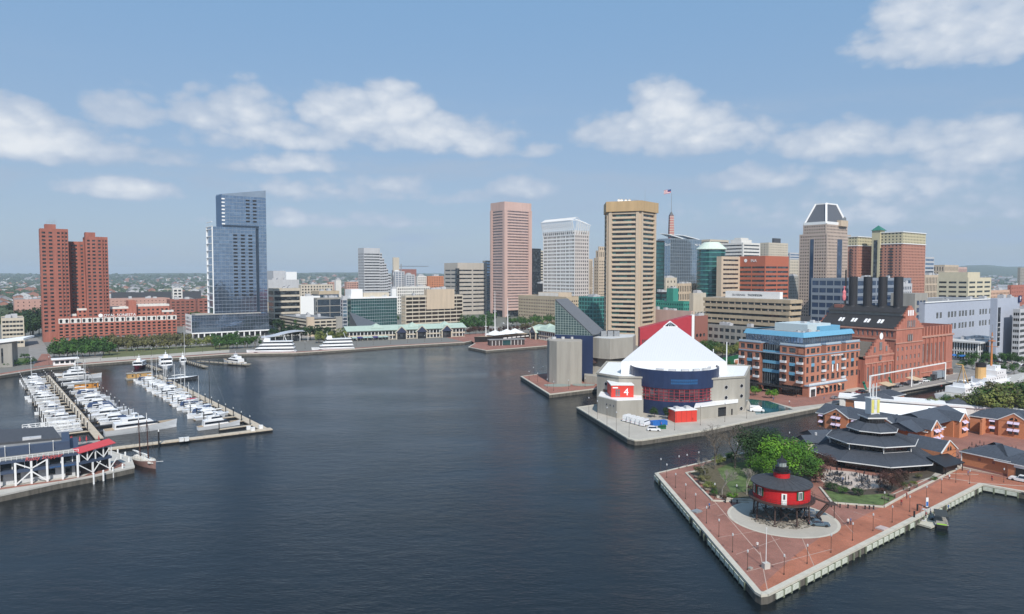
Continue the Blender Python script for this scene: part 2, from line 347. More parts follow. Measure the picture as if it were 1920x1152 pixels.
    def done(s, wallname='wall', big=10., gls=None):
        s.w.obj(wallname, s.mats, s.root)
        gl = gls or [s.gl]; k = F / s.D
        L = [(max(w * k, h * k), i) for i, (p, a, w, h, mu, gi) in enumerate(s.win)]
        L.sort(reverse=True); own = set(i for q, i in L[:300] if q >= big)
        j = {}
        for i, (p, a, w, h, mu, gi) in enumerate(s.win):
            g = gl[gi % len(gl)]
            if i in own: put(winmesh(w, h, mu, (g, s.fm)), 'window', s.root, p, a)
            else:
                b = j.setdefault(gi % len(gl), MB()); c, sn = math.cos(a) * w / 2, math.sin(a) * w / 2
                b.quad((p[0] - c, p[1] - sn, p[2]), (p[0] + c, p[1] + sn, p[2]), (p[0] + c, p[1] + sn, p[2] + h), (p[0] - c, p[1] - sn, p[2] + h))
        for gi, b in j.items(): b.obj('windows', gl[gi], s.root, stuff=True)
        return s.root
def reach(C, d, px):
    """distance along direction d from ground point C to the sight line of column px"""
    k = (px - 960) / F; return (k * C[1] - C[0]) / (d[0] - k * d[1])
def corner_fit(pc, Y, pl, pr, ang=A):
    C = Vector(((pc - 960) / F * Y, Y)); N = (math.cos(ang), math.sin(ang)); Wd = (-math.sin(ang), math.cos(ang))
    return C, reach(C, N, pr), reach(C, Wd, pl)
def hz(pc, py, Y, z=1.8): return V(pc, py, Y).z - z
def box4(lx, ly, x=0, y=0): return [(x, y), (x + lx, y), (x + lx, y + ly), (x, y + ly)]
def text(body, size, name, m, parent, loc, rz=0, depth=.06, up=True, align='CENTER', shear=0.):
    c = bpy.data.curves.new(name, 'FONT'); c.body = body; c.size = size; c.extrude = depth; c.align_x = align; c.resolution_u = 2; c.shear = shear
    o = bpy.data.objects.new(name, c); COL.objects.link(o)
    bpy.context.view_layer.update(); dg = bpy.context.evaluated_depsgraph_get(); me = bpy.data.meshes.new_from_object(o.evaluated_get(dg)); bpy.data.objects.remove(o)
    me.materials.clear(); me.materials.append(m); t = bpy.data.objects.new(name, me); COL.objects.link(t); t.parent = parent; t.location = loc
    t.rotation_euler = (math.pi / 2 if up else 0, 0, rz); return t
# ================================================================== setting: land, water, quays, hills
def interp(tab, x):
    if x <= tab[0][0]: return tab[0][1]
    for (a, b), (c, d) in zip(tab, tab[1:]):
        if x <= c: return b + (d - b) * (x - a) / (c - a)
    return tab[-1][1]
def gp(*p): return [tuple(G(a, b)[:2]) for a, b in p]
ZL = 1.8
def along(p, ang, t): return (p[0] + math.cos(ang) * t, p[1] + math.sin(ang) * t)
WEST = gp((0, 704), (90, 690), (150, 684), (240, 677), (430, 664), (555, 662), (664, 655), (745, 649), (872, 642), (884, 639.5))
PIER1 = gp((890, 644), (878, 651), (911, 657.5), (1026, 648.5))
p3t = gp((976, 706))[0]; p3 = gp((976, 706), (1030, 740), (1119, 729))
p4 = gp((1081, 764), (1176, 822)); p4b = gp((1190, 826), (1205, 825.5), (1320, 808), (1440, 783), (1547, 762))
p5 = gp((1228, 888))[0]
QN = along(p4b[-1], AP, 160)
shore = [(-700, 330)] + WEST + PIER1 + [along(PIER1[-1], A, 30), (105, 520), along(p3t, A + .06, 165), p3t] + p3[1:] + [along(p3[2], AP, 42), along(p4[0], AP, 34)] + p4 + p4b + [QN, along(p5, AP, 262), p5]
tipL, tipM, tipR = gp((1408, 1100), (1427, 1116.5), (1452, 1109)); cornB = gp((1842, 909))[0]; cornC = gp((1922, 923.5))[0]
P5 = [p5] + [tipL, tuple(G(1416, 1110)[:2]), tipM, tuple(G(1440, 1115)[:2]), tipR, cornB, cornC]
shore += P5[1:] + [(cornC[0] + 60, cornC[1] - 75), (600, 60)]
land_poly = shore + [(17000, 60), (17000, 17500), (-17000, 17500), (-17000, 330)]
GRASSM = mat('park_grass', (.085, .125, .04), .95, .45, .45, bump=.6, bscale=9)
CITYG = mat('city_ground', (.16, .155, .135), .9, .3, .03)
def landmat():
    m = mat('city_floor', (.2, .2, .19), .9, .2, .02); t = m.node_tree; N = t.nodes; L = t.links
    b = N['Principled BSDF']; tcn = N['Texture Coordinate']
    n = N.new('ShaderNodeTexNoise'); n.inputs['Scale'].default_value = .006; n.inputs['Detail'].default_value = 8; n.inputs['Roughness'].default_value = .7; L.new(tcn.outputs['Object'], n.inputs[0])
    r = N.new('ShaderNodeValToRGB'); L.new(n.outputs[0], r.inputs[0]); e = r.color_ramp.elements
    e[0].position = .40; e[0].color = (.045, .075, .03, 1); e[1].position = .6; e[1].color = (.2, .19, .17, 1); x = r.color_ramp.elements.new(.5); x.color = (.09, .10, .055, 1)
    sx = N.new('ShaderNodeSeparateXYZ'); L.new(tcn.outputs['Object'], sx.inputs[0]); mr = N.new('ShaderNodeMapRange'); L.new(sx.outputs[1], mr.inputs[0]); mr.inputs[1].default_value = 600; mr.inputs[2].default_value = 1500
    mx = N.new('ShaderNodeMix'); mx.data_type = 'RGBA'; L.new(mr.outputs[0], mx.inputs[0]); mx.inputs[6].default_value = (.17, .165, .15, 1); L.new(r.outputs[0], mx.inputs[7]); L.new(mx.outputs[2], b.inputs['Base Color']); return m
def sheet(name, poly, z, m, parent=None, flip=False):
    tr = tessellate_polygon([[Vector((*p[:2], 0)) for p in poly]]); b = MB(); b.add([(*p[:2], z) for p in poly], [fixw(t, poly) for t in tr]); return b.obj(name, m, parent)
struct(sheet('ground', land_poly, ZL, landmat()))
b = MB(); b.quad((-17000, -400, 0), (17000, -400, 0), (17000, 2500, 0), (-17000, 2500, 0))
def watermat():
    m = bpy.data.materials.new('harbour_water'); m.use_nodes = True; t = m.node_tree; N = t.nodes; L = t.links
    b = N['Principled BSDF']; b.inputs['Base Color'].default_value = (.006, .010, .013, 1); b.inputs['Roughness'].default_value = .16; b.inputs['IOR'].default_value = 1.33; b.inputs['Specular IOR Level'].default_value = .5
    tcn = N.new('ShaderNodeTexCoord'); geo = N.new('ShaderNodeNewGeometry')
    def noise(sc, mapsc, det=3, rot=0):
        mp_ = N.new('ShaderNodeMapping'); L.new(geo.outputs['Position'], mp_.inputs[0]); mp_.inputs['Scale'].default_value = mapsc; mp_.inputs['Rotation'].default_value = (0, 0, rot)
        n = N.new('ShaderNodeTexNoise'); n.inputs['Scale'].default_value = sc; n.inputs['Detail'].default_value = det; n.inputs['Roughness'].default_value = .6; L.new(mp_.outputs[0], n.inputs[0]); return n.outputs[0]
    w1 = noise(1.0, (.8, 1.9, 1), 4, .5); w2 = noise(.22, (.8, 1.7, 1), 3, -.3); gst = noise(.011, (1, 2.2, 1), 5, .35)
    def M(op, a, b_):
        n = N.new('ShaderNodeMath'); n.operation = op
        for i, v in enumerate((a, b_)):
            if isinstance(v, (int, float)): n.inputs[i].default_value = v
            else: L.new(v, n.inputs[i])
        return n.outputs[0]
    mr = N.new('ShaderNodeMapRange'); L.new(gst, mr.inputs[0]); mr.inputs[1].default_value = .35; mr.inputs[2].default_value = .65; mr.inputs[3].default_value = .3; mr.inputs[4].default_value = 1.45
    h = M('MULTIPLY', M('ADD', M('MULTIPLY', w1, .16), M('MULTIPLY', w2, .34)), mr.outputs[0])
    bp = N.new('ShaderNodeBump'); bp.inputs['Strength'].default_value = 1.0; bp.inputs['Distance'].default_value = .62; L.new(h, bp.inputs['Height']); L.new(bp.outputs[0], b.inputs['Normal'])
    return m
struct(b.obj('water', watermat()))
# scupper pier at the lower left
SC = gp((0, 929), (110, 905), (175, 893), (252, 876), (246, 858), (208, 846)); SC = [(-330, 190), along(SC[0], 0, 0)] + SC[1:]
o0 = gp((0, 800))[0]; SCP = [(-330, 92), (-175, 157)] + SC[1:] + [(-137, 218), (-192, 184), (-330, 130)]
struct(sheet('pier_ground', SCP, ZL, CONC))
# quay walls and coping -------------------------------------------------
QW = mat('quay_wall_stone', (.11, .10, .085), .9, .35, .9, streak=True, bump=.6, bscale=2)
COP = mat('coping_stone', (.48, .45, .38), .85, .12, .5, bump=.3)
TIMB = mat('weathered_timber', (.30, .26, .20), .9, .25, 1.2)
def offpt(a, b, d):
    t = (Vector(b) - Vector(a)).normalized(); return Vector((-t.y, t.x)) * d
def quay(name, pts, w=1.0, m=None, zt=ZL, kerb=.12, seg=None, side=1, wall=True):
    """wall below and coping on top; pieces of coping run one after another. pts run with the land on the left (side=1)"""
    root = MB(); b2 = MB(); P = [Vector(p[:2]) for p in pts]; n = len(P)
    offs = []
    for i in range(n):
        ds = [offpt(P[j], P[j + 1], 1) for j in (i - 1, i) if 0 <= j < n - 1]; v = sum(ds, Vector((0, 0))); v.normalize(); offs.append(v * w * side / max(.5, v.dot(ds[0])))
    for i in range(n - 1):
        a, b_ = P[i], P[i + 1]; 
        if wall: root.add([(*a, -2), (*b_, -2), (*b_, zt), (*a, zt)], [(0, 1, 2, 3)] if side > 0 else [(3, 2, 1, 0)])
    st = struct(root.obj(name, QW)) if wall else None
    for i in range(n - 1):
        a, b_ = P[i], P[i + 1]; ai, bi = a + offs[i], b_ + offs[i + 1]; L = (b_ - a).length; k = max(1, int(round(L / (seg or 1e9))))
        for j in range(k):
            f0, f1 = j / k, (j + 1) / k - (.035 / L if k > 1 else 0)
            q = [a.lerp(b_, f0), a.lerp(b_, f1), ai.lerp(bi, f1), ai.lerp(bi, f0)]
            o_ = -offs[i].normalized() * .12; q[0] = q[0] + o_; q[1] = q[1] + o_
            if side < 0: q = q[::-1]
            mb = MB() if seg else b2; mb.prism([tuple(x) for x in q], zt - .35, zt + kerb)
            if seg: mb.obj('coping_stone', m or COP, st)
    if b2.v: b2.obj('coping_stone', m or COP, st)
    return st
WEXT = [(-700, 330)] + WEST
quay('quay_wall', list(WEXT), 1.2, side=1)
quay('quay_wall', PIER1, .9, side=1)
quay('quay_wall', [(105, 520), along(p3t, A + .06, 165), p3t] + p3[1:] + [along(p3[2], AP, 42)], .9, seg=4)
quay('quay_wall', [along(p4[0], AP, 34)] + p4 + p4b, 1.1, seg=4.5)
quay('quay_wall', [p4b[-1], QN, along(p5, AP, 262)], 1.0)
quay('quay_wall', [along(p5, AP, 262), along(p5, AP, 60), p5], .5)
quay('quay_wall', P5 + [(cornC[0] + 60, cornC[1] - 75)], 1.05, seg=2.6)
quay('quay_wall', SCP[:-2], .8, m=CONC, seg=5)
# pale panels and timber fenders on the wall of the lighthouse pier
def fenders(pts, step, name, mfun, hw, z0, z1, every=1, out_=.25, label=None):
    P = [Vector(p[:2]) for p in pts]; par = None; k = 0
    for a, b_ in zip(P, P[1:]):
        L = (b_ - a).length; t = (b_ - a) / L; n = Vector((t.y, -t.x)); ang = math.atan2(t.y, t.x)
        for i in range(int(L / step)):
            k += 1
            if k % every: continue
            c = a + t * step * (i + .5) + n * out_
            yield c, ang
PALE = mat('pale_panel', (.50, .52, .44), .8, .25, 1.5)
fm = MB(); fm.box(-1.15, 1.15, -.12, .12, .35, 1.35); fm = fm.mesh('fender_panel', PALE); MOSS = mat('mossy_panel', (.16, .19, .12), .9, .3, 2)
fm2 = MB(); fm2.box(-.2, .2, -.15, .15, -1, 1.5); fm2 = fm2.mesh('fender_pile', mat('green_timber', (.17, .19, .13), .9, .3, 2))
qr = [o for o in bpy.data.objects if o.name.startswith('quay_wall')][6]
for k, (c, a) in enumerate(fenders(P5, 2.7, '', None, 0, 0, 0)):
    if RND.random() < .8: put(fm, 'fender_panel', qr, (c.x, c.y, 0), a)
    c2 = c + Vector((math.cos(a), math.sin(a))) * 1.35; put(fm2, 'fender_pile', qr, (c2.x, c2.y, 0), a)
# promenades: sheets laid on the ground
def bricks(name, col, mortar, sc=1., rot=0., big=.25):
    m = bpy.data.materials.new(name); m.use_nodes = True; t = m.node_tree; N = t.nodes; L = t.links; b = N['Principled BSDF']; b.inputs['Roughness'].default_value = .9; b.inputs['Specular IOR Level'].default_value = .25
    tcn = N.new('ShaderNodeTexCoord'); mp_ = N.new('ShaderNodeMapping'); L.new(tcn.outputs['Object'], mp_.inputs[0]); mp_.inputs['Rotation'].default_value = (0, 0, rot)
    br = N.new('ShaderNodeTexBrick'); L.new(mp_.outputs[0], br.inputs[0]); br.inputs['Scale'].default_value = sc; br.inputs['Color1'].default_value = (*[c * 1.18 for c in col], 1); br.inputs['Color2'].default_value = (*[c * .8 for c in col], 1); br.inputs['Mortar'].default_value = (*mortar, 1); br.inputs['Mortar Size'].default_value = .03
    n = N.new('ShaderNodeTexNoise'); n.inputs['Scale'].default_value = .12; n.inputs['Detail'].default_value = 8; n.inputs['Roughness'].default_value = .7; L.new(tcn.outputs['Object'], n.inputs[0])
    r = N.new('ShaderNodeMapRange'); L.new(n.outputs[0], r.inputs[0]); r.inputs[1].default_value = .3; r.inputs[2].default_value = .7; r.inputs[3].default_value = 1 - big; r.inputs[4].default_value = 1 + big
    x = N.new('ShaderNodeVectorMath'); x.operation = 'SCALE'; L.new(br.outputs[0], x.inputs[0]); L.new(r.outputs[0], x.inputs['Scale']); L.new(x.outputs[0], b.inputs['Base Color'])
    bp = N.new('ShaderNodeBump'); bp.inputs['Distance'].default_value = .02; bp.inputs['Strength'].default_value = .5; L.new(br.outputs['Fac'], bp.inputs['Height']); bp.invert = True; L.new(bp.outputs[0], b.inputs['Normal']); return m
BP = bricks('brick_paving', (.30, .125, .095), (.22, .15, .12), 2.2, .3)
BPO = bricks('orange_brick_paving', (.40, .135, .08), (.27, .15, .10), 2.2, AP)
PAVE = mat('concrete_paving', (.40, .37, .32), .9, .12, .15, bump=.2)
ASPH = mat('asphalt', (.085, .085, .085), .95, .2, .2, bump=.3)
ASPL = mat('pale_asphalt', (.24, .225, .21), .95, .14, .12, bump=.3)
z = ZL
# lighthouse pier
innerP5 = P5[:7] + [cornC, (cornC[0] + 55, cornC[1] - 70), (260, 110), (260, 330), along(p5, AP, 258), ]
struct(sheet('brick_plaza', [along(p5, AP, 258)] + P5[:-2] + [cornB, cornC, (cornC[0] + 55, cornC[1] - 70), (330, 130), (330, 330)], z + .004, BP))
orange = gp((1492, 1041), (1545, 1003), (1605, 975), (1672, 941), (1740, 915), (1799, 880), (1925, 905), (1925, 925), (1843, 905), (1452, 1106), (1438, 1112), (1424, 1102))
struct(sheet('orange_brick_walk', orange, z + .008, BPO))
def strip(name, pts, w, m, zz, closed=False, obj=True):
    P = [Vector(p[:2]) for p in pts]; b = MB()
    for a, c in zip(P, P[1:]):
        n = offpt(a, c, w / 2); b.quad((*(a - n), zz), (*(c - n), zz), (*(c + n), zz), (*(a + n), zz))
    return struct(b.obj(name, m))
JT = mat('paving_joint', (.42, .30, .25), .9, .15, 1)
for i, (a, c, w) in enumerate([((1228, 893), (1290, 871), .2), ((1340, 941), (1425, 1040), .22), ((1425, 1035), (1440, 1112), .18), ((1345, 968), (1364, 962), .12), ((1348, 1008), (1425, 995), .15), ((1380, 1040), (1462, 1010), .15), ((1400, 1072), (1560, 1030), .18), ((1500, 1000), (1530, 1070), .15), ((1302, 960), (1355, 940), .12), ((1445, 1003), (1474, 1047), .15), ((1560, 955), (1600, 1000), .12), ((1600, 960), (1650, 975), .12)]):
    strip('paving_line', gp(a, c), w, JT, z + .012 + i * .0006)
for a, c in [((1650, 938), (1800, 872)), ((1752, 893), (1820, 903)), ((1770, 888), (1835, 890)), ((1795, 878), (1925, 899)), ((1815, 905), (1925, 912))]:
    strip('stone_band', gp(a, c), .35, COP, z + .0205)
lc = G(1464, 972); LH = (lc.x, lc.y)
b = MB(); n = 48; ro = 12.6; ri = 11.9
for rr, mm_, zz in ((ro, COP, z + .024), (ri, PAVE, z + .028)):
    b = MB(); b.poly([(LH[0] + .4 + rr * math.cos(2 * math.pi * k / n), LH[1] + rr * math.sin(2 * math.pi * k / n), zz) for k in range(n)]); struct(b.obj('paved_circle', mm_))
# planted park and its stone kerb
park = gp((1284, 888), (1340, 939), (1430, 943), (1520, 925), (1560, 800), (1380, 838), (1322, 868))
parkg = gp((1294, 886), (1345, 935), (1420, 938), (1512, 925), (1545, 822), (1400, 845), (1330, 868))
struct(sheet('park_soil', parkg, z + .05, mat('planting_soil', (.10, .085, .05), .95, .3, 1.5, bump=.5)))
struct(sheet('lawn', gp((1372, 925), (1345, 880), (1372, 868), (1420, 866), (1450, 872), (1432, 920)), z + .09, GRASSM))
def kerb(name, pts, w, h, m=COP, n=3.0, label=None, cat='kerb'):
    P = [Vector(p[:2]) for p in pts]; r = thing(name, label or 'low stone kerb', cat, (P[0].x, P[0].y, z)); 
    for a, c in zip(P, P[1:]):
        L = (c - a).length; k = max(1, int(L / n))
        for j in range(k):
            b = MB(); q0, q1 = a.lerp(c, (j + .01) / k), a.lerp(c, (j + .99) / k); o_ = offpt(a, c, w / 2); o0 = Vector(P[0])
            b.prism([tuple(x - o0) for x in (q0 - o_, q1 - o_, q1 + o_, q0 + o_)], 0, h); b.obj('kerb_stone', m, r)
    return r
kerb('stone_kerb', gp((1306, 884), (1286, 888), (1336, 940), (1405, 943)), .5, .3, label='pale stone kerb edging the planted park left of the lighthouse')
kerb('stone_kerb', gp((1344, 934), (1372, 939), (1430, 941)), .35, .6, label='low stone wall behind the three black bollards')
kerb('stone_kerb', gp((1537, 915), (1545, 925), (1560, 944), (1610, 948), (1657, 952), (1700, 928), (1752, 902), (1800, 878)), .5, .35, label='pale kerb between the restaurant lawn and the brick walk')
struct(sheet('lawn', gp((1545, 918), (1562, 941), (1610, 945), (1655, 948), (1680, 934), (1665, 926), (1600, 930), (1560, 922)), z + .05, GRASSM))
struct(sheet('patio', gp((1540, 880), (1540, 902), (1575, 925), (1660, 936), (1668, 900), (1600, 885)), z + .03, mat('patio_paving', (.44, .37, .32), .9, .15, .8)))
struct(sheet('planting_bed', gp((1545, 905), (1552, 922), (1600, 932), (1655, 934), (1700, 908), (1745, 895), (1760, 880), (1690, 890), (1660, 915), (1600, 920), (1560, 905)), z + .04, mat('dark_mulch', (.07, .055, .04), .95, .3, 2)))
struct(sheet('concrete_walk', gp((1700, 905), (1745, 898), (1802, 877), (1925, 900), (1925, 893), (1810, 872), (1790, 872), (1745, 890)), z + .035, PAVE))
# aquarium pier apron, power plant apron
struct(sheet('concrete_apron', p4 + p4b + [QN, along(QN, AP + math.pi / 2, 34), along(p4[0], AP, 33)], z + .004, PAVE))
pool = gp((1402, 748), (1418, 778), (1487, 768), (1440, 752))
POOLW = mat('pool_water', (.02, .09, .10), .08, .2, .5, spec=.6)
struct(sheet('pool', pool, z + .03, POOLW))
struct(sheet('brick_forecourt', gp((1396, 728), (1405, 750), (1440, 752), (1487, 764), (1545, 757), (1615, 742), (1610, 735), (1500, 735)), z + .012, BP))
struct(sheet('car_park_strip', gp((1545, 757), (1612, 738), (1760, 708), (1900, 680), (1930, 690), (1754, 724), (1552, 760)), z + .016, ASPL))
# aquarium tip: brick on the terrace of the older building
struct(sheet('brick_terrace', p3 + [along(p3[2], AP, 38), along(p3t, AP, 80)], z + .004, BP))
# west shore promenade and streets
struct(sheet('brick_promenade', [(-700, 331)] + WEST[:-1] + [tuple(Vector(p) + Vector((-6.5, 5))) for p in reversed(WEST[:-1])] + [(-706, 340)], z + .004, BP))
struct(sheet('brick_promenade', [WEST[-2], WEST[-1]] + PIER1 + [along(PIER1[-1], A, 26), (60, 640), (-20, 680), (-70, 650)], z + .004, BP))
struct(sheet('street', gp((55, 682), (104, 678), (80, 640), (66, 632), (53, 636)), z + .03, ASPL))
struct(sheet('brick_crossing', gp((62, 688), (103, 684), (92, 664), (78, 664)), z + .034, BP))
struct(sheet('lawn', gp((0, 690), (62, 682), (55, 672), (0, 672)), z + .02, GRASSM))
struct(sheet('lawn', gp((190, 672), (430, 656), (430, 646), (200, 656)), z + .02, mat('dry_grass', (.12, .13, .055), .95, .3, .3)))
struct(sheet('promenade_paving', gp((110, 684), (290, 671), (430, 661), (430, 655), (290, 663), (115, 676)), z + .012, PAVE))
struct(sheet('street', [(-330, 560), (-60, 760), (-40, 740), (-310, 540)], z + .02, ASPL))
struct(sheet('street', [(-60, 762), (190, 560), (420, 380), (900, 60), (940, 60), (440, 392), (205, 578), (-50, 782)], z + .024, ASPL))
struct(sheet('street', gp((1790, 690), (1930, 720), (1930, 676), (1850, 668)), z + .028, ASPL))
LM = mat('lane_marking', (.6, .6, .57), .8, .1, 2)
for k, (p, q_, w) in enumerate([((-330, 550), (-60, 750), .3), ((-58, 770), (198, 568), .3), ((198, 568), (430, 386), .3), ((430, 386), (900, 60), .3)]):
    P_, Q_ = Vector(p), Vector(q_); L = (Q_ - P_).length; b = MB(); n = offpt(P_, Q_, w / 2); d = (Q_ - P_) / L
    for i in range(int(L / 9)): a = P_ + d * i * 9; c = a + d * 4; b.quad((*(a - n), z + .04), (*(c - n), z + .04), (*(c + n), z + .04), (*(a + n), z + .04))
    struct(b.obj('lane_marking', LM)); strip('pavement', [P_ + n / w * 26, Q_ + n / w * 26], 6, PAVE, z + .034); strip('pavement', [P_ - n / w * 26, Q_ - n / w * 26], 6, PAVE, z + .034)
for i in range(9): a = G(1800 + i * 14, 700 + i * 1.5); strip('parking_line', [a[:2], along(a, AP + 1.5, 7)], .18, LM, z + .036)
# ------------------------------------------------------------------ hills
tab = [(-800, 512), (-200, 513), (0, 512.5), (110, 515), (210, 514), (330, 512), (420, 513.5), (520, 512.5), (600, 511), (700, 511.5), (760, 513), (900, 514), (1300, 514), (1500, 513), (1700, 508), (1770, 503), (1810, 497.5), (1850, 497), (1880, 501), (1930, 500), (2100, 505), (2700, 510)]
b = MB(); D = [4600, 5600, 6700, 7800, 8700, 10500, 15000]; fr_ = [-.05, .12, .42, .78, 1, .95, .5]; nx = 260; vs = []
from mathutils import noise as NZ
for j, (d, f) in enumerate(zip(D, fr_)):
    for i in range(nx):
        px = -900 + 3700 * i / (nx - 1); top = V(px, interp(tab, px) - 1.2 * NZ.noise(Vector((px * .012, 3, 0))) - .6 * NZ.noise(Vector((px * .05, 1, 0))), 8700).z
        X = (px - 960) / F * d; vs.append((X, d, max(-2, 2 + (top - 2) * f + (14 if 1 < j < 4 else 4) * f * NZ.noise(Vector((X * .0011, d * .0013, 5))))))
b.add(vs, [(j * nx + i, j * nx + i + 1, (j + 1) * nx + i + 1, (j + 1) * nx + i) for j in range(len(D) - 1) for i in range(nx - 1)])
def hillmat():
    m = mat('wooded_hills', (.04, .06, .03), .95, .3, .01); N = m.node_tree.nodes; L = m.node_tree.links; tcn = N['Texture Coordinate']
    n = N.new('ShaderNodeTexNoise'); n.inputs['Scale'].default_value = .004; n.inputs['Detail'].default_value = 9; n.inputs['Roughness'].default_value = .75; L.new(tcn.outputs['Object'], n.inputs[0])
    r = N.new('ShaderNodeValToRGB'); L.new(n.outputs[0], r.inputs[0]); e = r.color_ramp.elements; e[0].position = .4; e[0].color = (.03, .05, .022, 1); e[1].position = .72; e[1].color = (.14, .14, .11, 1); x = e.new(.58); x.color = (.05, .075, .03, 1)
    L.new(r.outputs[0], N['Principled BSDF'].inputs['Base Color']); return m
struct(b.obj('hills', hillmat(), smooth=True))
# ------------------------------------------------------------------ distant town: thousands of small houses and trees nobody could count
TOWN = [mat('town_white', (.50, .50, .51), .8, .1, .01), mat('town_brick', (.32, .16, .12), .85, .15, .01), mat('town_grey', (.30, .30, .31), .85, .15, .01), mat('town_tan', (.42, .36, .28), .85, .15, .01), mat('town_roof', (.13, .13, .14), .9, .15, .01)]
b = MB(); t = MB(); LEAF = mat('distant_foliage', (.05, .075, .04), .95, .35, .05)
def free(px): return True
for k in range(3000):
    d = 1050 * math.exp(RND.random() * 1.75); px = RND.uniform(-150, 2070); X = (px - 960) / F * d; hzl = 2 if d < 4600 else 2 + (d - 4600) / 45
    w, l, h = RND.uniform(8, 26), RND.uniform(8, 34), RND.uniform(5, 11) + (RND.random() < .08) * RND.uniform(4, 16)
    if px < 480: h = min(h, 12)
    s_ = .7 + d / 5000; w *= s_; l *= s_; c, s2 = math.cos(A), math.sin(A)
    b.T = Matrix.Translation((X, d, 0)) @ Matrix.Rotation(A + RND.choice((0, 0, .3)), 4, 'Z'); mi = RND.choice((0, 0, 1, 1, 2, 2, 3)); 
    b.box(0, w, 0, l, 0, hzl + h, mi)
    if RND.random() < .7: b.gable(0, w, 0, l, hzl + h, hzl + h + w * .25, 'y', .3, RND.choice((4, 4, 2)), mi)
b.T = None; b.obj('distant_town', TOWN, stuff=True); o = bpy.data.objects['distant_town']; tag(o, 'small houses and roofs of the town spreading to the far hills', 'town')
bl = MB(); 
for k in range(15000):
    d = 800 * math.exp(RND.random() * 2.15); px = RND.uniform(-150, 2070); X = (px - 960) / F * d
    if 200 < px < 1800 and d < 1150: continue
    if px > 420 and RND.random() < .3: continue
    hzl = 2 if d < 4600 else 2 + (d - 4600) / 45; r_ = RND.uniform(4, 8) * (.7 + d / 3800)
    zc = hzl + r_ * .55; vs = []
    for jj, (rf, zf) in enumerate(((.75, -.9), (1, -.1), (.72, .5), (.25, .85))):
        for q in range(5):
            a = q * 1.257 + jj * .6; rr = r_ * rf * RND.uniform(.75, 1.2); vs.append((X + rr * math.cos(a), d + rr * math.sin(a), zc + zf * r_ * .8 + RND.uniform(-.6, .6)))
    bl.add(vs, [(jj * 5 + q, jj * 5 + (q + 1) % 5, jj * 5 + 5 + (q + 1) % 5, jj * 5 + 5 + q) for jj in range(3) for q in range(5)] + [tuple(range(15, 20))])
o = bl.obj('distant_woods', LEAF, stuff=True); tag(o, 'dark green tree cover between the distant houses', 'woods')
# ================================================================== the skyline
def blk(name, label, pl, pc, pr, ptop, Y, spec=None, mats=CREAM, gl=None, ang=A, z0=0, fm=None, roofm=None, fin=True, big=10., ymin=4, cat='building', group=None, gls=None, gr=ZL):
    C, lx, ly = corner_fit(pc, Y, pl, pr, ang); lx, ly = max(lx, ymin) if lx > 0 else 30, max(ly, ymin) if ly > 0 else 30
    if lx > 150: lx = 150
    if ly > 150: ly = 150
    b_ = Bld(name, label, cat, C, ang, gr, group, mats if isinstance(mats, list) else [mats], gl, fm); h = hz(pc, ptop, Y, gr)
    b_.lx, b_.ly, b_.h, b_.Y = lx, ly, h, Y; b_.prism(box4(lx, ly), z0, h, spec, roofm=roofm); b_.big = big
    if h < 60 and roofm is not WHITE: b_.clutter(lx * .15, lx * .85, ly * .15, ly * .85, h - .8, 4, 3 + Y / 400)
    if fin: b_.done(big=big, gls=gls)
    return b_
def sg(bay=4, fh=3.6, fw=.55, fhh=.5, **k): return dict(bay=bay, fh=fh, fw=fw, fhh=fhh, **k)
def sb(fh=3.8, fhh=.45, band=1, margin=1., **k): return dict(fh=fh, fhh=fhh, band=band, margin=margin, fw=k.pop('fw', .98), **k)
# ---- brick twin towers above the hotel on the west shore
t_ = Bld('apartment_tower', 'tall red brick twin tower with notched top rising over the brick hotel', 'tower', (-403, 585), A, mats=[BRICKT], gl=GW)
L = reach((-403, 585), (math.cos(A), math.sin(A)), 205); h1, h2, h3 = hz(100, 429, 590), hz(147, 452, 600), hz(185, 443, 600)
f_ = lambda px: reach((-403, 585), (math.cos(A), math.sin(A)), px)
def slots(l, fr): return [(l * a, l * b_) for a, b_ in fr]
x1, x2 = f_(131), f_(163)
T1 = [(.06, .19), (.30, .43), (.60, .70), (.755, .84), (.89, .965)]
t_.facade((0, 20), (0, 0), 0, h1, slots(20, [(.1, .25), (.4, .55), (.7, .85)]), rows(8, h1 - 3, 3.2, .48), .5)
t_.facade((0, 0), (x1, 0), 0, h1, slots(x1, T1), rows(8, h1 - 2, 3.2, .5), .6)
t_.facade((x1, 0), (x1, 20), 0, h1); t_.facade((x1, 20), (0, 20), 0, h1); t_.roof(box4(x1, 20), h1)
t_.facade((x1, 14), (x2, 12), 0, h2, slots((x2 - x1), [(.22, .38), (.42, .58), (.78, .92)]), rows(8, h2 - 2, 3.2, .5), .5); t_.facade((x2, 34), (x1, 34), 0, h2)
t_.roof([(x1, 14), (x2, 12), (x2, 34), (x1, 34)], h2)
x3 = L; T2 = [(.08, .2), (.3, .44), (.56, .68), (.73, .82), (.88, .98)]
t_.facade((x2, 12), (x2, 2), 0, h3); t_.facade((x2, 2), (x3, 2), 0, h3, slots(x3 - x2, T2), rows(8, h3 - 2, 3.2, .5), .6); t_.facade((x3, 2), (x3, 24), 0, h3); t_.facade((x3, 24), (x2, 24), 0, h3); t_.roof([(x2, 2), (x3, 2), (x3, 24), (x2, 24)], h3)
for (a, b_, y, z0_, ht) in ((f_(88), f_(109), 4, h1, 4.0), (f_(164), f_(183), 6, h3, 4.0)):
    MB().box(a, b_, y, y + 10, z0_ - 1, z0_ + ht).obj('penthouse', BRICKT, t_.root)
m_ = MB(); 
for i in range(7): m_.tube((f_(92) + i * 1.2, 8, h1 + 4), (f_(92) + i * 1.2, 8, h1 + 7 + (i % 3)), .07)
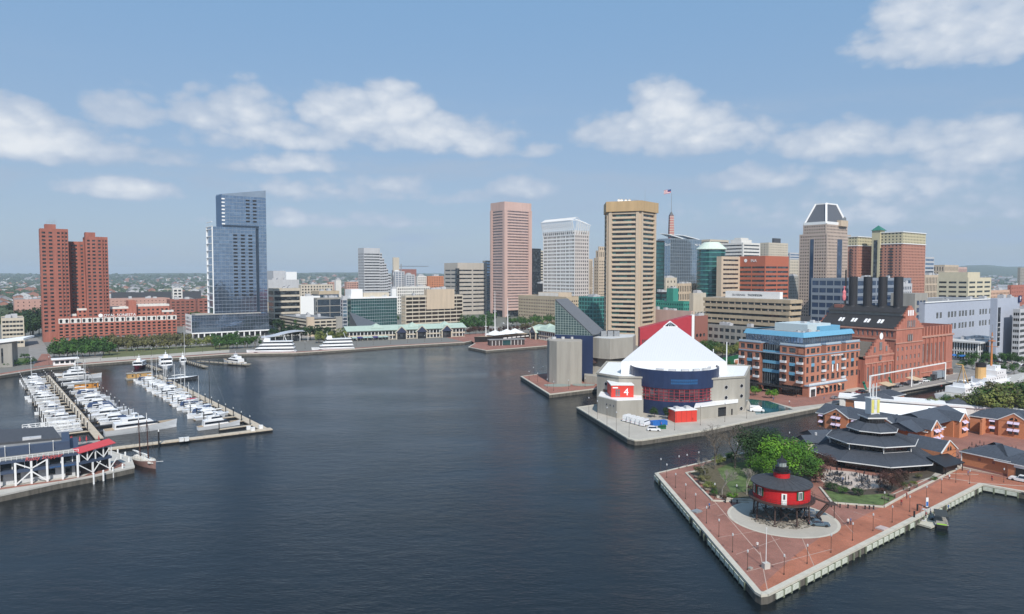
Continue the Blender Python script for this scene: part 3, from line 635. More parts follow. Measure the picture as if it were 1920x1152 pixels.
m_.tube((f_(92), 8, h1 + 6), (f_(92) + 7.2, 8, h1 + 6), .07); m_.obj('antenna_frame', STEEL, t_.root)
for fx in (.745, .85, .98):   # projecting brick fins beside the narrow window columns
    MB().box(x1 * fx - .3, x1 * fx + .3, -.7, 0, 6, h1 - 1.5).obj('brick_fin', BRICKT, t_.root)
    MB().box(x2 + (x3 - x2) * fx - .3, x2 + (x3 - x2) * fx + .3, 1.3, 2, 6, h3 - 1.5).obj('brick_fin', BRICKT, t_.root)
t_.done(big=9)
# ---- brick hotel with the white arcaded storey
C = G(110, 641); C2 = Vector((C.x, C.y)); f_ = lambda px: reach(C2, (math.cos(A), math.sin(A)), px)
h_ = Bld('hotel', 'low brick hotel with pale arched top storey and stepped terraces', 'hotel', C2, A, mats=[BRICK, OFFW], gl=GW)
L = f_(330); hh = 21.2; n = 22; bw = L / n
us = [(bw * (i + .22), bw * (i + .78)) for i in range(n)]
h_.facade((0, 0), (L, 0), 0, 15.6, us, [(4.2, 6.0), (7.0, 8.8), (9.8, 11.6), (12.6, 14.4)], .5)
h_.facade((0, 0), (L, 0), 15.6, 19.8, [(bw * (i + .28), bw * (i + .72)) for i in range(n)], [(16.0, 17.9)], .5, mi=1)
h_.facade((0, 0), (L, 0), 19.8, 20.6); h_.facade((0, 30), (0, 0), 0, 20.6, rects(30, 5, .4, 1), [(4.2, 6), (9.8, 11.6), (14, 16)]); h_.facade((L, 0), (L, 30), 0, 20.6); h_.roof(box4(L, 22), 20.6)
for i in range(n):   # pointed heads over the top storey windows, piers between bays, small balconies
    x = bw * (i + .5); MB().add([(x - bw * .3, -.06, 17.9), (x + bw * .3, -.06, 17.9), (x + bw * .22, -.06, 18.7), (x, -.06, 19.3), (x - bw * .22, -.06, 18.7)], [(0, 1, 2, 3, 4)]).obj('pointed_window_head', GW, h_.root)
    MB().box(bw * i - .35, bw * i + .35, -.45, 0, 0, 15.2).obj('brick_pier', BRICK, h_.root)
    if i % 2 == 0: MB().box(bw * i - .25, bw * i + .25, -.3, 0, 15.6, 20.0).obj('upper_pier', BRICK, h_.root)
    m_ = MB(); m_.box(x - bw * .32, x + bw * .32, -1.1, 0, 3.6, 3.9); m_.box(x - bw * .32, x + bw * .32, -1.1, -1.0, 3.9, 4.7); m_.obj('balcony', BRICK, h_.root)
    m_ = MB(); m_.lathe(0, 0, [(0, 0), (1.3, 0)], 10); m_.v = [(x + v[0], -.08, max(0.3, 2.0 + v[1])) for v in m_.v]; m_.obj('arched_doorway', GP if i % 3 else GW, h_.root)
for (a, b_, y0, zt, wh) in ((f_(118), f_(143), 5, 23.5, 1), (f_(145), f_(165), 9, 28, 1), (f_(165), f_(176), 8, 33.5, 0), (f_(178), f_(243), 10, 28.5, 1), (f_(243), f_(258), 9, 34, 0), (f_(259), f_(322), 13, 30, 1), (f_(305), f_(327), 6, 24.5, 1)):
    nn = max(1, int((b_ - a) / 4)); 
    h_.w.quad((b_, y0, 20), (b_, y0 + 16, 20), (b_, y0 + 16, zt), (b_, y0, zt)); h_.w.quad((a, y0 + 16, 20), (a, y0, 20), (a, y0, zt), (a, y0 + 16, zt))
    us_ = [(u0 + 0, u1) for u0, u1 in rects(b_ - a, 4, .5, .5)] if wh else []
    lv = [v for v in ((20.9, 22.4), (24.2, 25.9)) if v[1] < zt - 2]
    h_.facade((a, y0), (b_, y0), 20, zt - (1.8 if wh else 0), us_, lv, .5)
    if wh: h_.facade((a, y0), (b_, y0), zt - 1.8, zt, mi=1)
    h_.roof([(a, y0), (b_, y0), (b_, y0 + 16), (a, y0 + 16)], zt, mi=1 if wh else 0)
WTXT = mat('sign_white', (.85, .85, .85), .5, .02, 1)
text('ROYAL SONESTA', 3.6, 'sign_lettering', WTXT, h_.root, (f_(221), -.5, 20.3)); m_ = MB(); m_.lathe(0, 0, [(0, 0), (1.7, 0)], 14); m_.v = [(f_(187) + v[0], -.6, 21.6 + v[1]) for v in m_.v]; m_.obj('sign_disc', WTXT, h_.root)
h_.done(big=6)
# ---- glass apartment tower
pod = Bld('glass_tower', 'slim blue glass apartment tower with slanted crown and stepped shoulder', 'tower', G(403, 633)[:2], A, mats=[mat('steel_mullion', (.30, .34, .40), .4, .05, 1, metal=.3)], gl=GB)
C = pod.c; f_ = lambda px: reach(C, (math.cos(A), math.sin(A)), px); Yc = C.y
def curtain(bl, x0, x1, y, z0, z1, dz=3.3, dx=1.6, slope=None, m=None, axis='x', big=True, gm=None, dots=(), mull=.12):
    """glass wall with floor edges and mullions standing proud; one glass sheet per storey"""
    mm_ = MB(); n = int((z1 - z0) / dz)
    for i in range(n + 1):
        zz = z0 + i * dz
        if axis == 'x': mm_.box(x0, x1, y - .16, y - .003, zz - .16, zz + .16)
        else: mm_.box(y - .16, y - .003, x0, x1, zz - .16, zz + .16)
    k = max(1, int((x1 - x0) / dx))
    for i in range(k + 1):
        xx = x0 + (x1 - x0) * i / k
        if axis == 'x': mm_.box(xx - mull / 2, xx + mull / 2, y - .12, y - .002, z0, z1)
        else: mm_.box(y - .12, y - .002, xx - mull / 2, xx + mull / 2, z0, z1)
    return mm_
xa, xb, xc, xd = 0, f_(421), f_(481), f_(503)
hm_, ht0, ht1 = hz(420, 424, Yc), hz(460, 362, Yc), hz(499, 352, Yc + 10)
g = MB(); g.prism([(xa, 0), (xc, 0), (xc, 22), (xa, 22)], 0, hm_ - .5); g.obj('lower_shaft', GB, pod.root)
g = MB(); g.prism([(xb, 3), (xd, 3), (xd, 24), (xb, 24)], 0, [ht0, ht1, ht1 + 1, ht0 + 1]); g.obj('upper_shaft', GB, pod.root)
g = curtain(pod, xa, xc, 0, 14, hm_, 3.3, 3.2); g.obj('curtain_wall_grid', pod.mats, pod.root)
g = curtain(pod, xc, xd, 3, 14, ht0 - 2, 3.3, 3.2); n0 = len(g.v); g.obj('curtain_wall_grid', pod.mats, pod.root)
g = curtain(pod, xb, xc, 3, hm_, ht0 - 1, 3.3, 3.2); g.obj('curtain_wall_grid', pod.mats, pod.root)
sl = MB(); sl.add([(xb, 2.9, ht0 - 1), (xd, 2.9, ht0 - 1), (xd, 2.9, ht1), (xb, 2.9, ht0)], [(0, 1, 2, 3)]); sl.obj('slanted_crown', mat('crown_glass', (.2, .25, .32), .2, .1, .2, spec=1.), pod.root)
dk = mat('deep_blue_panel', (.02, .035, .06), .3, .15, .3, spec=.8)
bal = MB(); bal.box(-.05, 1, -.9, -.1, 0, 1.6); 
def wrow(xs, y, zs, w, h, nm='balcony_opening'):
    q = MB(); q.box(-w / 2, w / 2, -.22, -.01, 0, h); me = q.mesh(nm, BLACK)
    for x in xs:
        for zz in zs: put(me, nm, pod.root, (x, y, zz))
wrow([f_(443), f_(457), f_(471)], 0, [15 + 3.3 * i for i in range(int((hm_ - 20) / 3.3)) if i > 6], 3.6, 1.5)
wrow([f_(469), f_(482)], 3, [hm_ + 5 + 3.3 * i for i in range(7)], 3.4, 1.5)
rec_ = MB(); rec_.box(xc + .1, xc + 3.5, 2.4, 2.98, 14, hm_ - 1); rec_.box(xb, xc + 3.5, 1.0, 2.98, hm_ - .5, hm_ + 1.6); rec_.obj('dark_reveal', dk, pod.root)
g = MB()    # south side: deep loggias
for i in range(int(hm_ / 6.6)): g.box(-.9, .0, 1, 21, 14 + 6.6 * i, 14.6 + 6.6 * i)
g.box(-.9, 0, -.1, .7, 14, hm_); g.box(-.9, 0, 21, 21.8, 14, hm_); g.box(-.9, 0, -.1, 21.8, hm_ - .4, hm_ + .2); g.obj('loggia_frame', WHITE, pod.root)
g = MB(); g.box(xb - .3, xb, 3, 24, hm_, ht0 - .2); g.obj('end_wall', mat('blue_end_panel', (.035, .09, .19), .35, .1, .3), pod.root)
g = MB()
for i in range(8): g.box(xb - .5, xb + 2.2, 2.1, 2.9, hm_ + 2 + 3.3 * i, hm_ + 3.2 + 3.3 * i)
g.obj('balconies', WHITE, pod.root)
# podium of the tower
p_ = Bld('glass_podium', 'blue glass podium block on white colonnade below the glass tower', 'building', tuple(G(360, 636)[:2]), A, mats=[WHITE], gl=GB); Cp = p_.c; fp = lambda px: reach(Cp, (math.cos(A), math.sin(A)), px)
xl = fp(503); hp = hz(360, 592, Cp.y); lyp = reach(Cp, (-math.sin(A), math.cos(A)), 345)
g = MB(); g.box(0, xl, 0, 24, 5.5, hp); g.obj('glass_volume', GB, p_.root)
g = curtain(p_, 0, xl, 0, 5.6, hp, 3.4, 2.4); g.obj('curtain_wall_grid', mat('fine_mullion', (.16, .18, .22), .4, .05, 1), p_.root)
g = MB(); g.box(-.3, xl + .3, -.6, 24, 4.4, 5.4); g.obj('white_fascia', WHITE, p_.root)
for i in range(13):
    if fp(360) + i * 5 < xl: g = MB(); g.box(i * 5, i * 5 + 1, -.3, .7, 0, 4.4); g.obj('column', WHITE, p_.root)
g = MB(); g.box(-.35, -.01, 0, 24, 5.5, hp + .6)
g.obj('side_wall', WHITE, p_.root)
for i in range(4):
    for j in range(4): g = MB(); g.box(-.42, -.36, 2.5 + 5.5 * j, 6 + 5.5 * j, 7 + 3.5 * i, 9 + 3.5 * i); g.obj('window', GB, p_.root)
g = MB(); g.box(4, xl - 6, 4, 20, hp, hp + .8); g.obj('roof_deck', ROOFT, p_.root)
g = MB(); g.box(3, xl, 3, 22, 0, 4.4); g.obj('recessed_ground_floor', GW, p_.root)
# ---- plain blocks, from far to near
W_ = lambda **k: k
blk('condominium_block', 'weathered red brick condominium block behind the glass tower', 312, 318, 366, 562, 760, sg(5, 3.2, .6, .4), BRICKD)
blk('condominium_block', 'red brick condominium block with stair tower beside the glass tower', 366, 370, 470, 561, 745, sg(5, 3.2, .6, .4), BRICKD)
g = blk('warehouse', 'very long pale pink brick warehouse with small windows seen past the brick towers', 200, 206, 318, 561, 980, sg(5.2, 4.2, .22, .3, margin=1), BRICKP, fin=False)
g.facade((0, 0), (-100, 0), 0, .1); g.done()
blk('warehouse', 'pale pink brick warehouse wing beside leafy trees', 24, 26, 92, 562, 900, sg(6, 4.4, .2, .3, margin=1), BRICKP)
blk('stadium_stand', 'dark stadium grandstand roof behind the long pink warehouse', 208, 212, 420, 549, 1250, None, DSTEEL, cat='stadium', roofm=DSTEEL)
blk('scoreboard', 'white framed stadium scoreboard structure above the grandstand', 322, 324, 342, 541, 1200, sg(6, 5, .7, .6), OFFW)
blk('office_building', 'low cream office block with long balcony bands by the road', -40, 0, 43, 597, 540, sb(3.3, .5, 6, .6, lo=2, fw=.88), CREAM, ang=A - .0)
blk('office_building', 'brown office block with five dark glass bands beside the glass tower', 503, 513, 563, 541, 760, sb(7.0, .66, 1, .5, lo=2, hi=2), [CREAM], GW, ymin=12)
blk('arena_block', 'tall windowless grey block with bright white end', 500, 513, 536, 508, 1300, None, GREYL, ymin=20)
blk('white_block', 'plain white high slab standing beside the windowless grey block', 534, 537, 557, 510, 1290, None, WHITE)
blk('office_building', 'pale grey broad block under the windowless grey block', 498, 503, 561, 525, 1200, None, GREYL)
blk('civic_building', 'cream building with rows of arched windows and flat white roof', 560, 564, 625, 534, 1180, sg(5, 5, .5, .5), CREAM, roofm=ROOFW)
blk('convention_hall', 'long white exhibition hall wall behind the dark glass block', 558, 562, 600, 556, 900, None, WHITE, roofm=ROOFW)
blk('office_building', 'dark blue glass low block behind the white hall', 584, 598, 636, 546, 950, sb(30, .8, 1, .3), TAN, GB)
blk('hospital_block', 'pink brick hospital wing with white link before the wooded hill', 613, 617, 640, 529, 1350, sg(5, 4, .5, .4), BRICKP)
blk('hospital_block', 'rose brick hospital wing close to the stepped silver tower', 646, 650, 682, 529, 1330, sg(5, 4, .5, .4), BRICKP)
blk('hospital_block', 'white stair block between two pink hospital wings', 627, 630, 640, 526, 1320, None, OFFW)
# stepped silver tower
s_ = Bld('office_tower', 'silver office tower whose side steps down in terraces', 'tower', ((683 - 960) / F * 1260, 1260), A, mats=[GREYL, CREAM], gl=GW); C = s_.c; f_ = lambda px: reach(C, (math.cos(A), math.sin(A)), px); ly = reach(C, (-math.sin(A), math.cos(A)), 672)
st_ = [(713, 465), (717, 474), (721, 484), (725, 494), (728, 504), (733, 513)]; xp = 0; hb = 0
for i, (px, py) in enumerate(st_):
    x = f_(px); h = hz(700, py, 1260); s_.prism(box4(x - xp, ly, xp), 0, h, [sb(5.2, .42, 1, .2, hi=9 if i == 0 else 1), None, None, sg(5, 5.2, .6, .5, hi=9)]); xp = x - .01
s_.done(big=8)
blk('clock_tower', 'slim grey clock tower with pale crown and round dial', 735, 737, 752, 507, 1500, sg(6, 6, .3, .4), mat('clock_tower_stone', (.2, .19, .2), .85, .1, .3), fin=True)
g = blk('battlemented_turret', 'pale battlemented crown on top of the slim grey clock tower', 737, 738, 749, 483, 1500, None, CREAM, z0=30)
m_ = MB(); m_.lathe(0, 0, [(6.2, 0), (8.6, 0)], 20); c0 = V(744, 514, 1488); q = m_.obj('tower_clock', WTXT); q.location = c0; q.rotation_euler = (math.pi / 2, 0, -.15); tag(q, 'white ring clock dial on the slim grey clock tower', 'clock')
k_ = thing('tower_crane', 'thin tower crane jib reaching out from the grey clock tower', 'crane', V(752, 500, 1600)); m_ = MB()
for i in range(14):
    m_.tube((-6 + i * 5, 0, 0), (-6 + i * 5 + 2.5, 0, 2), .3, n=3); m_.tube((-6 + i * 5 + 2.5, 0, 2), (-1 + i * 5, 0, 0), .3, n=3)
m_.tube((-8, 0, 0), (64, 0, 0), .45, n=3); m_.obj('jib', STEEL, k_); MB().box(-1, 1, -1, 1, -60, 6).obj('mast', STEEL, k_)
blk('hotel_block', 'dark long hospital block on the skyline behind the clock tower', 742, 745, 781, 505, 1750, None, BRICKD)
blk('hospital_tower', 'blue and white patterned hospital block beside the clock tower', 738, 741, 759, 509, 1420, sg(6, 4.4, .6, .5), GREYL, GB)
blk('hospital_tower', 'pale blue gridded hospital block below the dark long block', 758, 761, 778, 515, 1420, sg(6, 4.4, .6, .5), GREYL, GB)
blk('office_building', 'white office block with orange brick neighbour in the gap', 779, 783, 800, 518, 1300, sg(5, 4, .5, .5), OFFW)
blk('office_building', 'orange brick mid rise seen in the gap between towers', 800, 803, 832, 518, 1290, sg(5, 4, .4, .4), BRICKO)
blk('office_building', 'white ribbed long slab behind the brown grid office block', 740, 744, 806, 538, 1000, sg(3.2, 4.4, .5, .55), OFFW, roofm=ROOFW)
blk('plant_room', 'white roof structure above the dark glass convention block', 733, 735, 743, 542, 850, None, WHITE)
# dark glass convention block with sloping atrium
g = blk('convention_centre', 'low dark glass block behind the pale parking garage', 588, 594, 642, 559, 760, sb(8, .9, 2, .3, fw=.96), GREYC, GB)
cv = blk('convention_centre', 'glass convention block with fine white grid and sloping dark atrium roof', 650, 658, 744, 559, 720, None, GREYC, GB, fin=False)
MB().box(-.05, cv.lx, -.05, cv.ly, 3, cv.h - 1).obj('glass_volume', GT, cv.root)
m_ = curtain(cv, 0, cv.lx, -.06, 3, cv.h - 1, 3.4, 2.6); m_.obj('curtain_wall_grid', mat('pale_mullion', (.38, .42, .44), .5, .05, 1), cv.root)
MB().box(-1, cv.lx + 1, -1, cv.ly, cv.h - 1, cv.h + .6).obj('white_cornice', WHITE, cv.root)
MB().box(2, cv.lx * .28, 4, 20, cv.h, cv.h + 9).obj('white_roof_block', WHITE, cv.root); MB().box(cv.lx * .3, cv.lx * .86, 4, 18, cv.h, cv.h + 5).obj('cream_penthouse', CREAM, cv.root)
m_ = MB(); x0, x1_ = -2, cv.lx * .62; m_.add([(x0, 0, 19), (x0, -22, 3), (x1_, -22, 1), (x1_ + 6, 0, 1), (x0, 0, 0), (x0, -22, 0)], [(0, 1, 2, 3), (0, 4, 5, 1)]); m_.obj('sloping_atrium_roof', mat('atrium_glass', (.09, .10, .115), .35, .15, .5, spec=.7), cv.root)
cv.done()
blk('lift_tower', 'slim glass lift tower with white bars at the end of the convention block', 638, 642, 651, 560, 700, sb(3.4, .8, 1, .4), GREYL, GB)
# parking garage
g = blk('parking_garage', 'cream parking garage with open decks and roof garden', 523, 577, 633, 597, 640, None, CREAM, fin=False, ymin=10); g.w = MB()
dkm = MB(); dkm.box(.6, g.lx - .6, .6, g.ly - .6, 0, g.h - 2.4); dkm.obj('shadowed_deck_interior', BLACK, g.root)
for i in range(6):
    z_ = g.h - .2 - 3.15 * (i + 1); MB().box(0, g.lx, 0, g.ly, z_, z_ + 1.35 if i else z_ + 1.6).obj('parking_deck', CREAM, g.root)
for i in range(6): m_ = MB(); x = g.lx * i / 5; m_.box(x - .4, x + .4, -.1, .5, 0, g.h - 2); m_.obj('column', CREAM, g.root)
MB().box(-1.2, 5.5, -1.2, 2, 0, g.h + 1).obj('stair_tower', TANL, g.root); MB().box(g.lx - 2, g.lx + 4, -.6, 4, 0, g.h + .5).obj('stair_tower', GREYC, g.root)
# brown gridded office block
blk('office_building', 'cream framed office block with eight rows of wide brown windows', 752, 760, 868, 555, 730, dict(band=9, margin=.6, fh=4.15, fhh=.66, fw=.93, lo=1, hi=1.2), [CREAM], GBR, big=8, fin=True)
blk('penthouse_block', 'windowless tan plant block on the cream framed office roof', 795, 800, 852, 543, 745, None, TANL, z0=20)
# striped slab beside the pink tower
g = blk('office_tower', 'wide beige slab tower with thin dark window stripes', 833, 858, 913, 493, 980, dict(band=2, margin=2, fh=5.6, fhh=.36, fw=.9, lo=3, hi=8), [mat('grey_beige_panel', (.44, .40, .35), .75, .07, .3, streak=True)], GW, fin=False)
MB().box(-2.6, 1.5, -2.6, 1.5, 3, g.h - 8).obj('glazed_corner', GW, g.root); g.done(big=8)
blk('office_tower', 'grey glass slab between the beige slab and the pink tower', 905, 911, 922, 489, 1040, sb(4.5, .5, 1, .5), GREYC, GB)
# ---- pinkish 35 storey tower
g = blk('skyscraper', 'tallest pinkish stone skyscraper with dense horizontal window bands', 920, 946, 996, 378, 930, None, [PINK], GPK, cat='tower', fin=False); g.w = MB()
vs = rows(11, g.h - 11, (g.h - 22) / 35, .52)
g.facade((0, 0), (g.lx, 0), 9, g.h, [(4.6, g.lx - 4.6)], vs, .7, mull=14); g.facade((0, g.ly), (0, 0), 9, g.h, [(4.6, g.ly - 4.6)], vs, .7, mull=10)
g.facade((g.lx, 0), (g.lx, g.ly), 0, g.h); g.facade((g.lx, g.ly), (0, g.ly), 0, g.h); g.roof(box4(g.lx, g.ly), g.h)
MB().box(2, g.lx - 2, 2, g.ly - 2, 0, 9).obj('recessed_base', GW, g.root)
for x, y in ((0, 0), (g.lx - 4, 0), (0, g.ly - 4)):
    for dx, dy in (((0, 0), (.0, 2.2)) if x == 0 and y else ((0, 0), (2.2, 0))):
        pass
for (a0, a1, b0, b1) in ((-.6, 1.6, -1, 4), (1.9, 4.4, -1, .5), (g.lx - 4.4, g.lx - 2.3, -1, .5), (g.lx - 2, g.lx + .4, -1, 3), (-1, .5, g.ly - 4, g.ly)):
    MB().box(a0, a1, b0, b1, 0, g.h - 10.5).obj('corner_pier', PINK, g.root)
for i in range(9): MB().tube((3 + i * 4.6, 4, g.h), (3 + i * 4.6, 4, g.h + 1.6 + (i % 3)), .12).obj('roof_mast', STEEL, g.root)
g.done(big=6)
blk('office_tower', 'narrow black glass slab beside the pink skyscraper', 990, 993, 1014, 466, 1150, sb(4, .9, 1, .2), BLACK, GW)
blk('office_tower', 'beige striped tower sliver behind the black glass slab', 1006, 1008, 1020, 470, 1250, sb(5, .5, 1, .6), CREAM)
blk('office_building', 'black low annex below the beige striped sliver', 1008, 1010, 1020, 532, 1120, None, BLACK)
# ---- white gridded tower with lattice crown
g = blk('office_tower', 'white gridded office tower crowned by an open white lattice', 1018, 1077, 1104, 432, 885, None, [WHITE, mat('rose_grey_stone', (.52, .47, .44), .8, .06, .3, streak=True)], GW, cat='tower', fin=False); g.w = MB()
z0 = 8; fh = (g.h - 8) / 23
vs = rows(z0 + 10, g.h - 1, fh, .55); nb = 7; bwid = (g.ly - 1) / nb
us = []
for i in range(nb):
    o_ = .6 + bwid * i
    us += [(o_ + bwid * (.08 + .3 * j), o_ + bwid * (.34 + .3 * j)) for j in range(3)]
g.facade((0, g.ly), (0, 0), 10, g.h, us, vs, .5, mi=0); g.facade((0, 0), (g.lx, 0), 0, g.h, rects(g.lx, 3.6, .5, .8), vs, .5, mi=1); g.facade((g.lx, 0), (g.lx, g.ly), 0, g.h); g.facade((g.lx, g.ly), (0, g.ly), 0, g.h); g.roof(box4(g.lx, g.ly), g.h)
MB().box(3, g.lx, 3, g.ly, 0, 10).obj('recessed_base', BLACK, g.root)
cr = MB(); zb, zt = g.h - 2, g.h + 13; ov = 3.5
def ringpt(s, per, o_): # along left face (y from ly to 0) then right face (x 0..lx)
    if s < g.ly: return (-o_, g.ly - s)
    return (s - g.ly, -o_)
tot = g.ly + g.lx; n = 22
for i in range(n):
    s0, s1_ = tot * i / n, tot * (i + 1) / n; sm = (s0 + s1_) / 2; tz = lambda s: zt - (0 if s < g.ly else (s - g.ly) / g.lx * 6)
    a, b_, c = ringpt(s0, 0, .2), ringpt(s1_, 0, .2), ringpt(sm, 0, ov); d, e = ringpt(s0, 0, ov), ringpt(s1_, 0, ov)
    cr.tube((*a, zb - 4), (*c, tz(sm)), .32, n=4); cr.tube((*b_, zb - 4), (*c, tz(sm)), .32, n=4); cr.tube((*d, tz(s0)), (*e, tz(s1_)), .5, n=4); cr.tube((*a, zb), (*d, tz(s0)), .35, n=4)
    cr.tube((*d, tz(s0)), (d[0] + (7 if s0 < g.ly else 0), d[1] + (0 if s0 < g.ly else 9), tz(s0) + 4), .3, n=4); cr.tube((*c, tz(sm)), (c[0] + (7 if s0 < g.ly else 0), c[1] + (0 if s0 < g.ly else 9), tz(sm) + 4), .3, n=4)
    q0, q1 = (d[0] + 7, d[1]), (e[0] + 7, e[1])
    if s1_ < g.ly: cr.tube((*q0, zt + 4), (*q1, zt + 4), .4, n=4); cr.tube((*d, zt), (*q1, zt + 4), .25, n=4); cr.tube((*a, zb + 7), (*b_, zb + 7), .25, n=4)
cr.tube((3.5, 0, zt + 4), (g.lx, 9, zt - 4), .4, n=4); cr.obj('lattice_crown', WHITE, g.root); g.done(big=9)
blk('office_tower', 'striped stone tower edge just behind the white lattice tower', 1098, 1101, 1111, 486, 960, sg(4, 40, .4, .95), TANL)
# art deco tower
g = blk('art_deco_tower', 'old beige art deco tower with stepped crown beside the pentagonal tower', 1113, 1122, 1143, 484, 1000, sg(4.4, 4.4, .45, .5, hi=3), TANL, fin=False, cat='tower')
g.prism(box4(g.lx - 4, g.ly - 4, 2, 2), g.h, g.h + 11, sg(3.6, 9, .4, .7, hi=.6)); g.prism(box4(g.lx - 10, g.ly - 8, 5, 4), g.h + 11, g.h + 17, sg(4, 5, .4, .6, hi=.5)); g.done()
blk('office_building', 'small grey and white block wedged behind the art deco tower', 1107, 1109, 1116, 500, 1100, sg(4, 4, .5, .5), GREYL)
# tan low office with grid
g = blk('office_building', 'long tan low office block with deep square windows along the street', 972, 1062, 1096, 557, 800, dict(bay=3.4, fh=3.9, fw=.55, fhh=.45, margin=.8, lo=5, hi=3.4), [TAN], GW, fin=False)
m_ = MB(); m_.box(1, g.lx - 1, 1, g.ly - 1, 0, 5); m_.done = 0; m_.obj('dark_street_level', GW, g.root)
MB().box(4, g.lx - 4, g.ly * .2, g.ly * .62, g.h - 1, g.h + 4.5).obj('penthouse', TANL, g.root)
m_ = MB()
for i in range(16): y = g.ly * .21 + i * g.ly * .41 / 16; m_.box(3.7, 4, y, y + 1.1, g.h, g.h + 4)
m_.obj('penthouse_ribs', WHITE, g.root); g.done(big=9)
# low green glass gallery left of the pentagonal tower
blk('green_glass_gallery', 'teal glass gallery block beside the pentagonal tower', 1085, 1112, 1142, 557, 690, dict(bay=4.2, fh=4.2, fw=.86, fhh=.7, margin=.5, hi=1, lo=2), mat('teal_frame', (.06, .22, .20), .5, .1, 1), GT, roofm=ROOFG)
# ---- pentagonal tower
cx = V(1179, 400, 580); R5 = 22.8; t = thing('skyscraper', 'pentagonal tan concrete tower with corner piers and window bands over the harbour', 'tower', (cx.x, 580, ZL), 0)
wt5 = Bld.__new__(Bld); wt5.root = t; wt5.w = MB(); wt5.win = []; wt5.mats = [TANL]; wt5.gl = glass('greenish_office_window', (.014, .022, .024), (.10, .24, .20), 3.2, cellz=40, wob=0); wt5.fm = DSTEEL; wt5.ang = 0; wt5.c = Vector((cx.x, 580)); wt5.z = ZL; wt5.D = 580
tw = Vector((-cx.x, -580)).normalized(); rt = Vector((-tw.y, tw.x)); 
def pv_(phi, r): a = math.radians(phi); return tuple(tw * math.cos(a) * r + rt * math.sin(a) * r)
PH = [24 + 72 * k for k in (-1, 0, 1, 2, 3)]; P = [pv_(p, R5) for p in PH]; hc = hz(1180, 397, 560); ht = hz(1180, 377, 560)
for i in range(5):
    a, b_ = Vector(P[i]), Vector(P[(i + 1) % 5]); L = (b_ - a).length; vs = rows(9, hc - 1, (hc - 10) / 26, .47)
    wt5.facade(tuple(a), tuple(b_), 0, hc, [(3.6, L - 3.6)], vs, .9, mull=7 if i in (0, 1) else None)
    d = (b_ - a).normalized(); nrm = Vector((d.y, -d.x)); ang_ = math.atan2(d.y, d.x)
    for u in (.9, L - 3.4):
        MB().box(0, 2.5, -.9, .02, 0, hc + .4).obj('corner_pier', TANL, t, loc=(a.x + d.x * u, a.y + d.y * u, 0), rz=ang_)
    if i in (0, 1, 4):
        for (v0, v1) in vs: MB().box(3.45, L - 3.45, -.55, -.02, v1 + .25, v1 + 1.15).obj('spandrel_lip', TANL, t, loc=(a.x, a.y, 0), rz=ang_)
Pc = [pv_(p, R5 * 1.09) for p in PH]; MB().prism(Pc, hc + .3, ht).obj('cap_storey', mat('golden_tan_concrete', (.46, .32, .17), .8, .1, .3, streak=True), t); wt5.done(big=6)
m_ = MB(); zz = ht + 1.4
for i in range(12): m_.tube((-9 + i * 1.6, -2 + i * .5, ht), (-9 + i * 1.6, -2 + i * .5, ht + 3.4), .08, n=3)
for k in (1.2, 3.2): m_.tube((-9, -2, ht + k), (9, 3.5, ht + k), .1, n=3)
m_.tube((14, 2, ht), (14, 2, ht + 13), .12, .04); m_.obj('antenna_rack', STEEL, t)
for i, x in enumerate((-9, -6.6, -3, .2)): m_ = MB(); m_.lathe(0, 0, [(0, .3), (.8, .12), (1.25, -.3)], 12); m_.v = [(x + v[0], -4 + i * .6 + v[2], ht + 2.2 + v[1]) for v in m_.v]; m_.obj('satellite_dish', WHITE, t)
m_ = MB()
for i in range(4): m_.box(-14 + i * 7, -11 + i * 7, -2, 2, ht, ht + 1.2)
m_.obj('roof_plant', GREYL, t)
# ---- towers between the pentagonal tower and the mansard tower
blk('office_tower', 'dark teal glass slab just behind the pentagonal tower', 1224, 1227, 1245, 451, 700, sb(4, .9, 1, .3, fw=.99), BLACK, GT)
blk('office_building', 'lower dark glass block at the foot of the teal slab', 1225, 1240, 1256, 548, 690, sb(4, .8, 1, .5), BLACK, GT)
g = blk('bank_tower', 'blue glass bank tower with two tilted white roof blades', 1232, 1256, 1314, 447, 830, None, mat('bank_mullion', (.30, .34, .38), .4, .05, 1), GB, cat='tower', fin=False)
MB().box(-.02, g.lx, -.02, g.ly, 2, g.h - .5).obj('glass_volume', glass('bright_curtain_glass', (.30, .38, .45), (.38, .46, .52), 4, spec=1., metal=.8), g.root)
m_ = curtain(g, 0, g.lx, -.03, 2, g.h, 4.1, 3.4, mull=.25); m_.obj('curtain_wall_grid', g.mats, g.root); m_ = curtain(g, 0, g.ly, -.03, 2, g.h, 4.1, 3.4, axis='y', mull=.25); m_.obj('curtain_wall_grid', g.mats, g.root)
for (x0, x1_, y0) in ((-1, g.lx * .40, 0), (g.lx * .46, g.lx * .98, 2)):
    MB().prism([(x0, y0), (x1_, y0), (x1_, y0 + 16), (x0, y0 + 16)], [g.h + 4, g.h - .2, g.h + .6, g.h + 6], [g.h + 4.8, g.h + .6, g.h + 1.6, g.h + 7]).obj('roof_blade', WHITE, g.root)
text('M&T Bank', 4.6, 'sign_lettering', WTXT, g.root, (-.4, g.ly * .45, g.h - 9), rz=-math.pi / 2); text('M&T Bank', 3.4, 'sign_lettering', WTXT, g.root, (g.lx - 6, -.5, g.h - 8)); g.done()
g = thing('spire_building', 'red and white striped needle with pole rising over the bank tower', 'spire', (V(1258.5, 420, 1050).x, 1050, 60)); z0_ = V(1258, 442, 1050).z - 60; z1_ = V(1258, 405, 1050).z - 60
MB().lathe(0, 0, [(5.2, -58), (5.2, z0_), (4.2, z1_)], 4, a0=.9).obj('shaft', mat('rose_spire', (.42, .16, .15), .7, .1, .5), g)
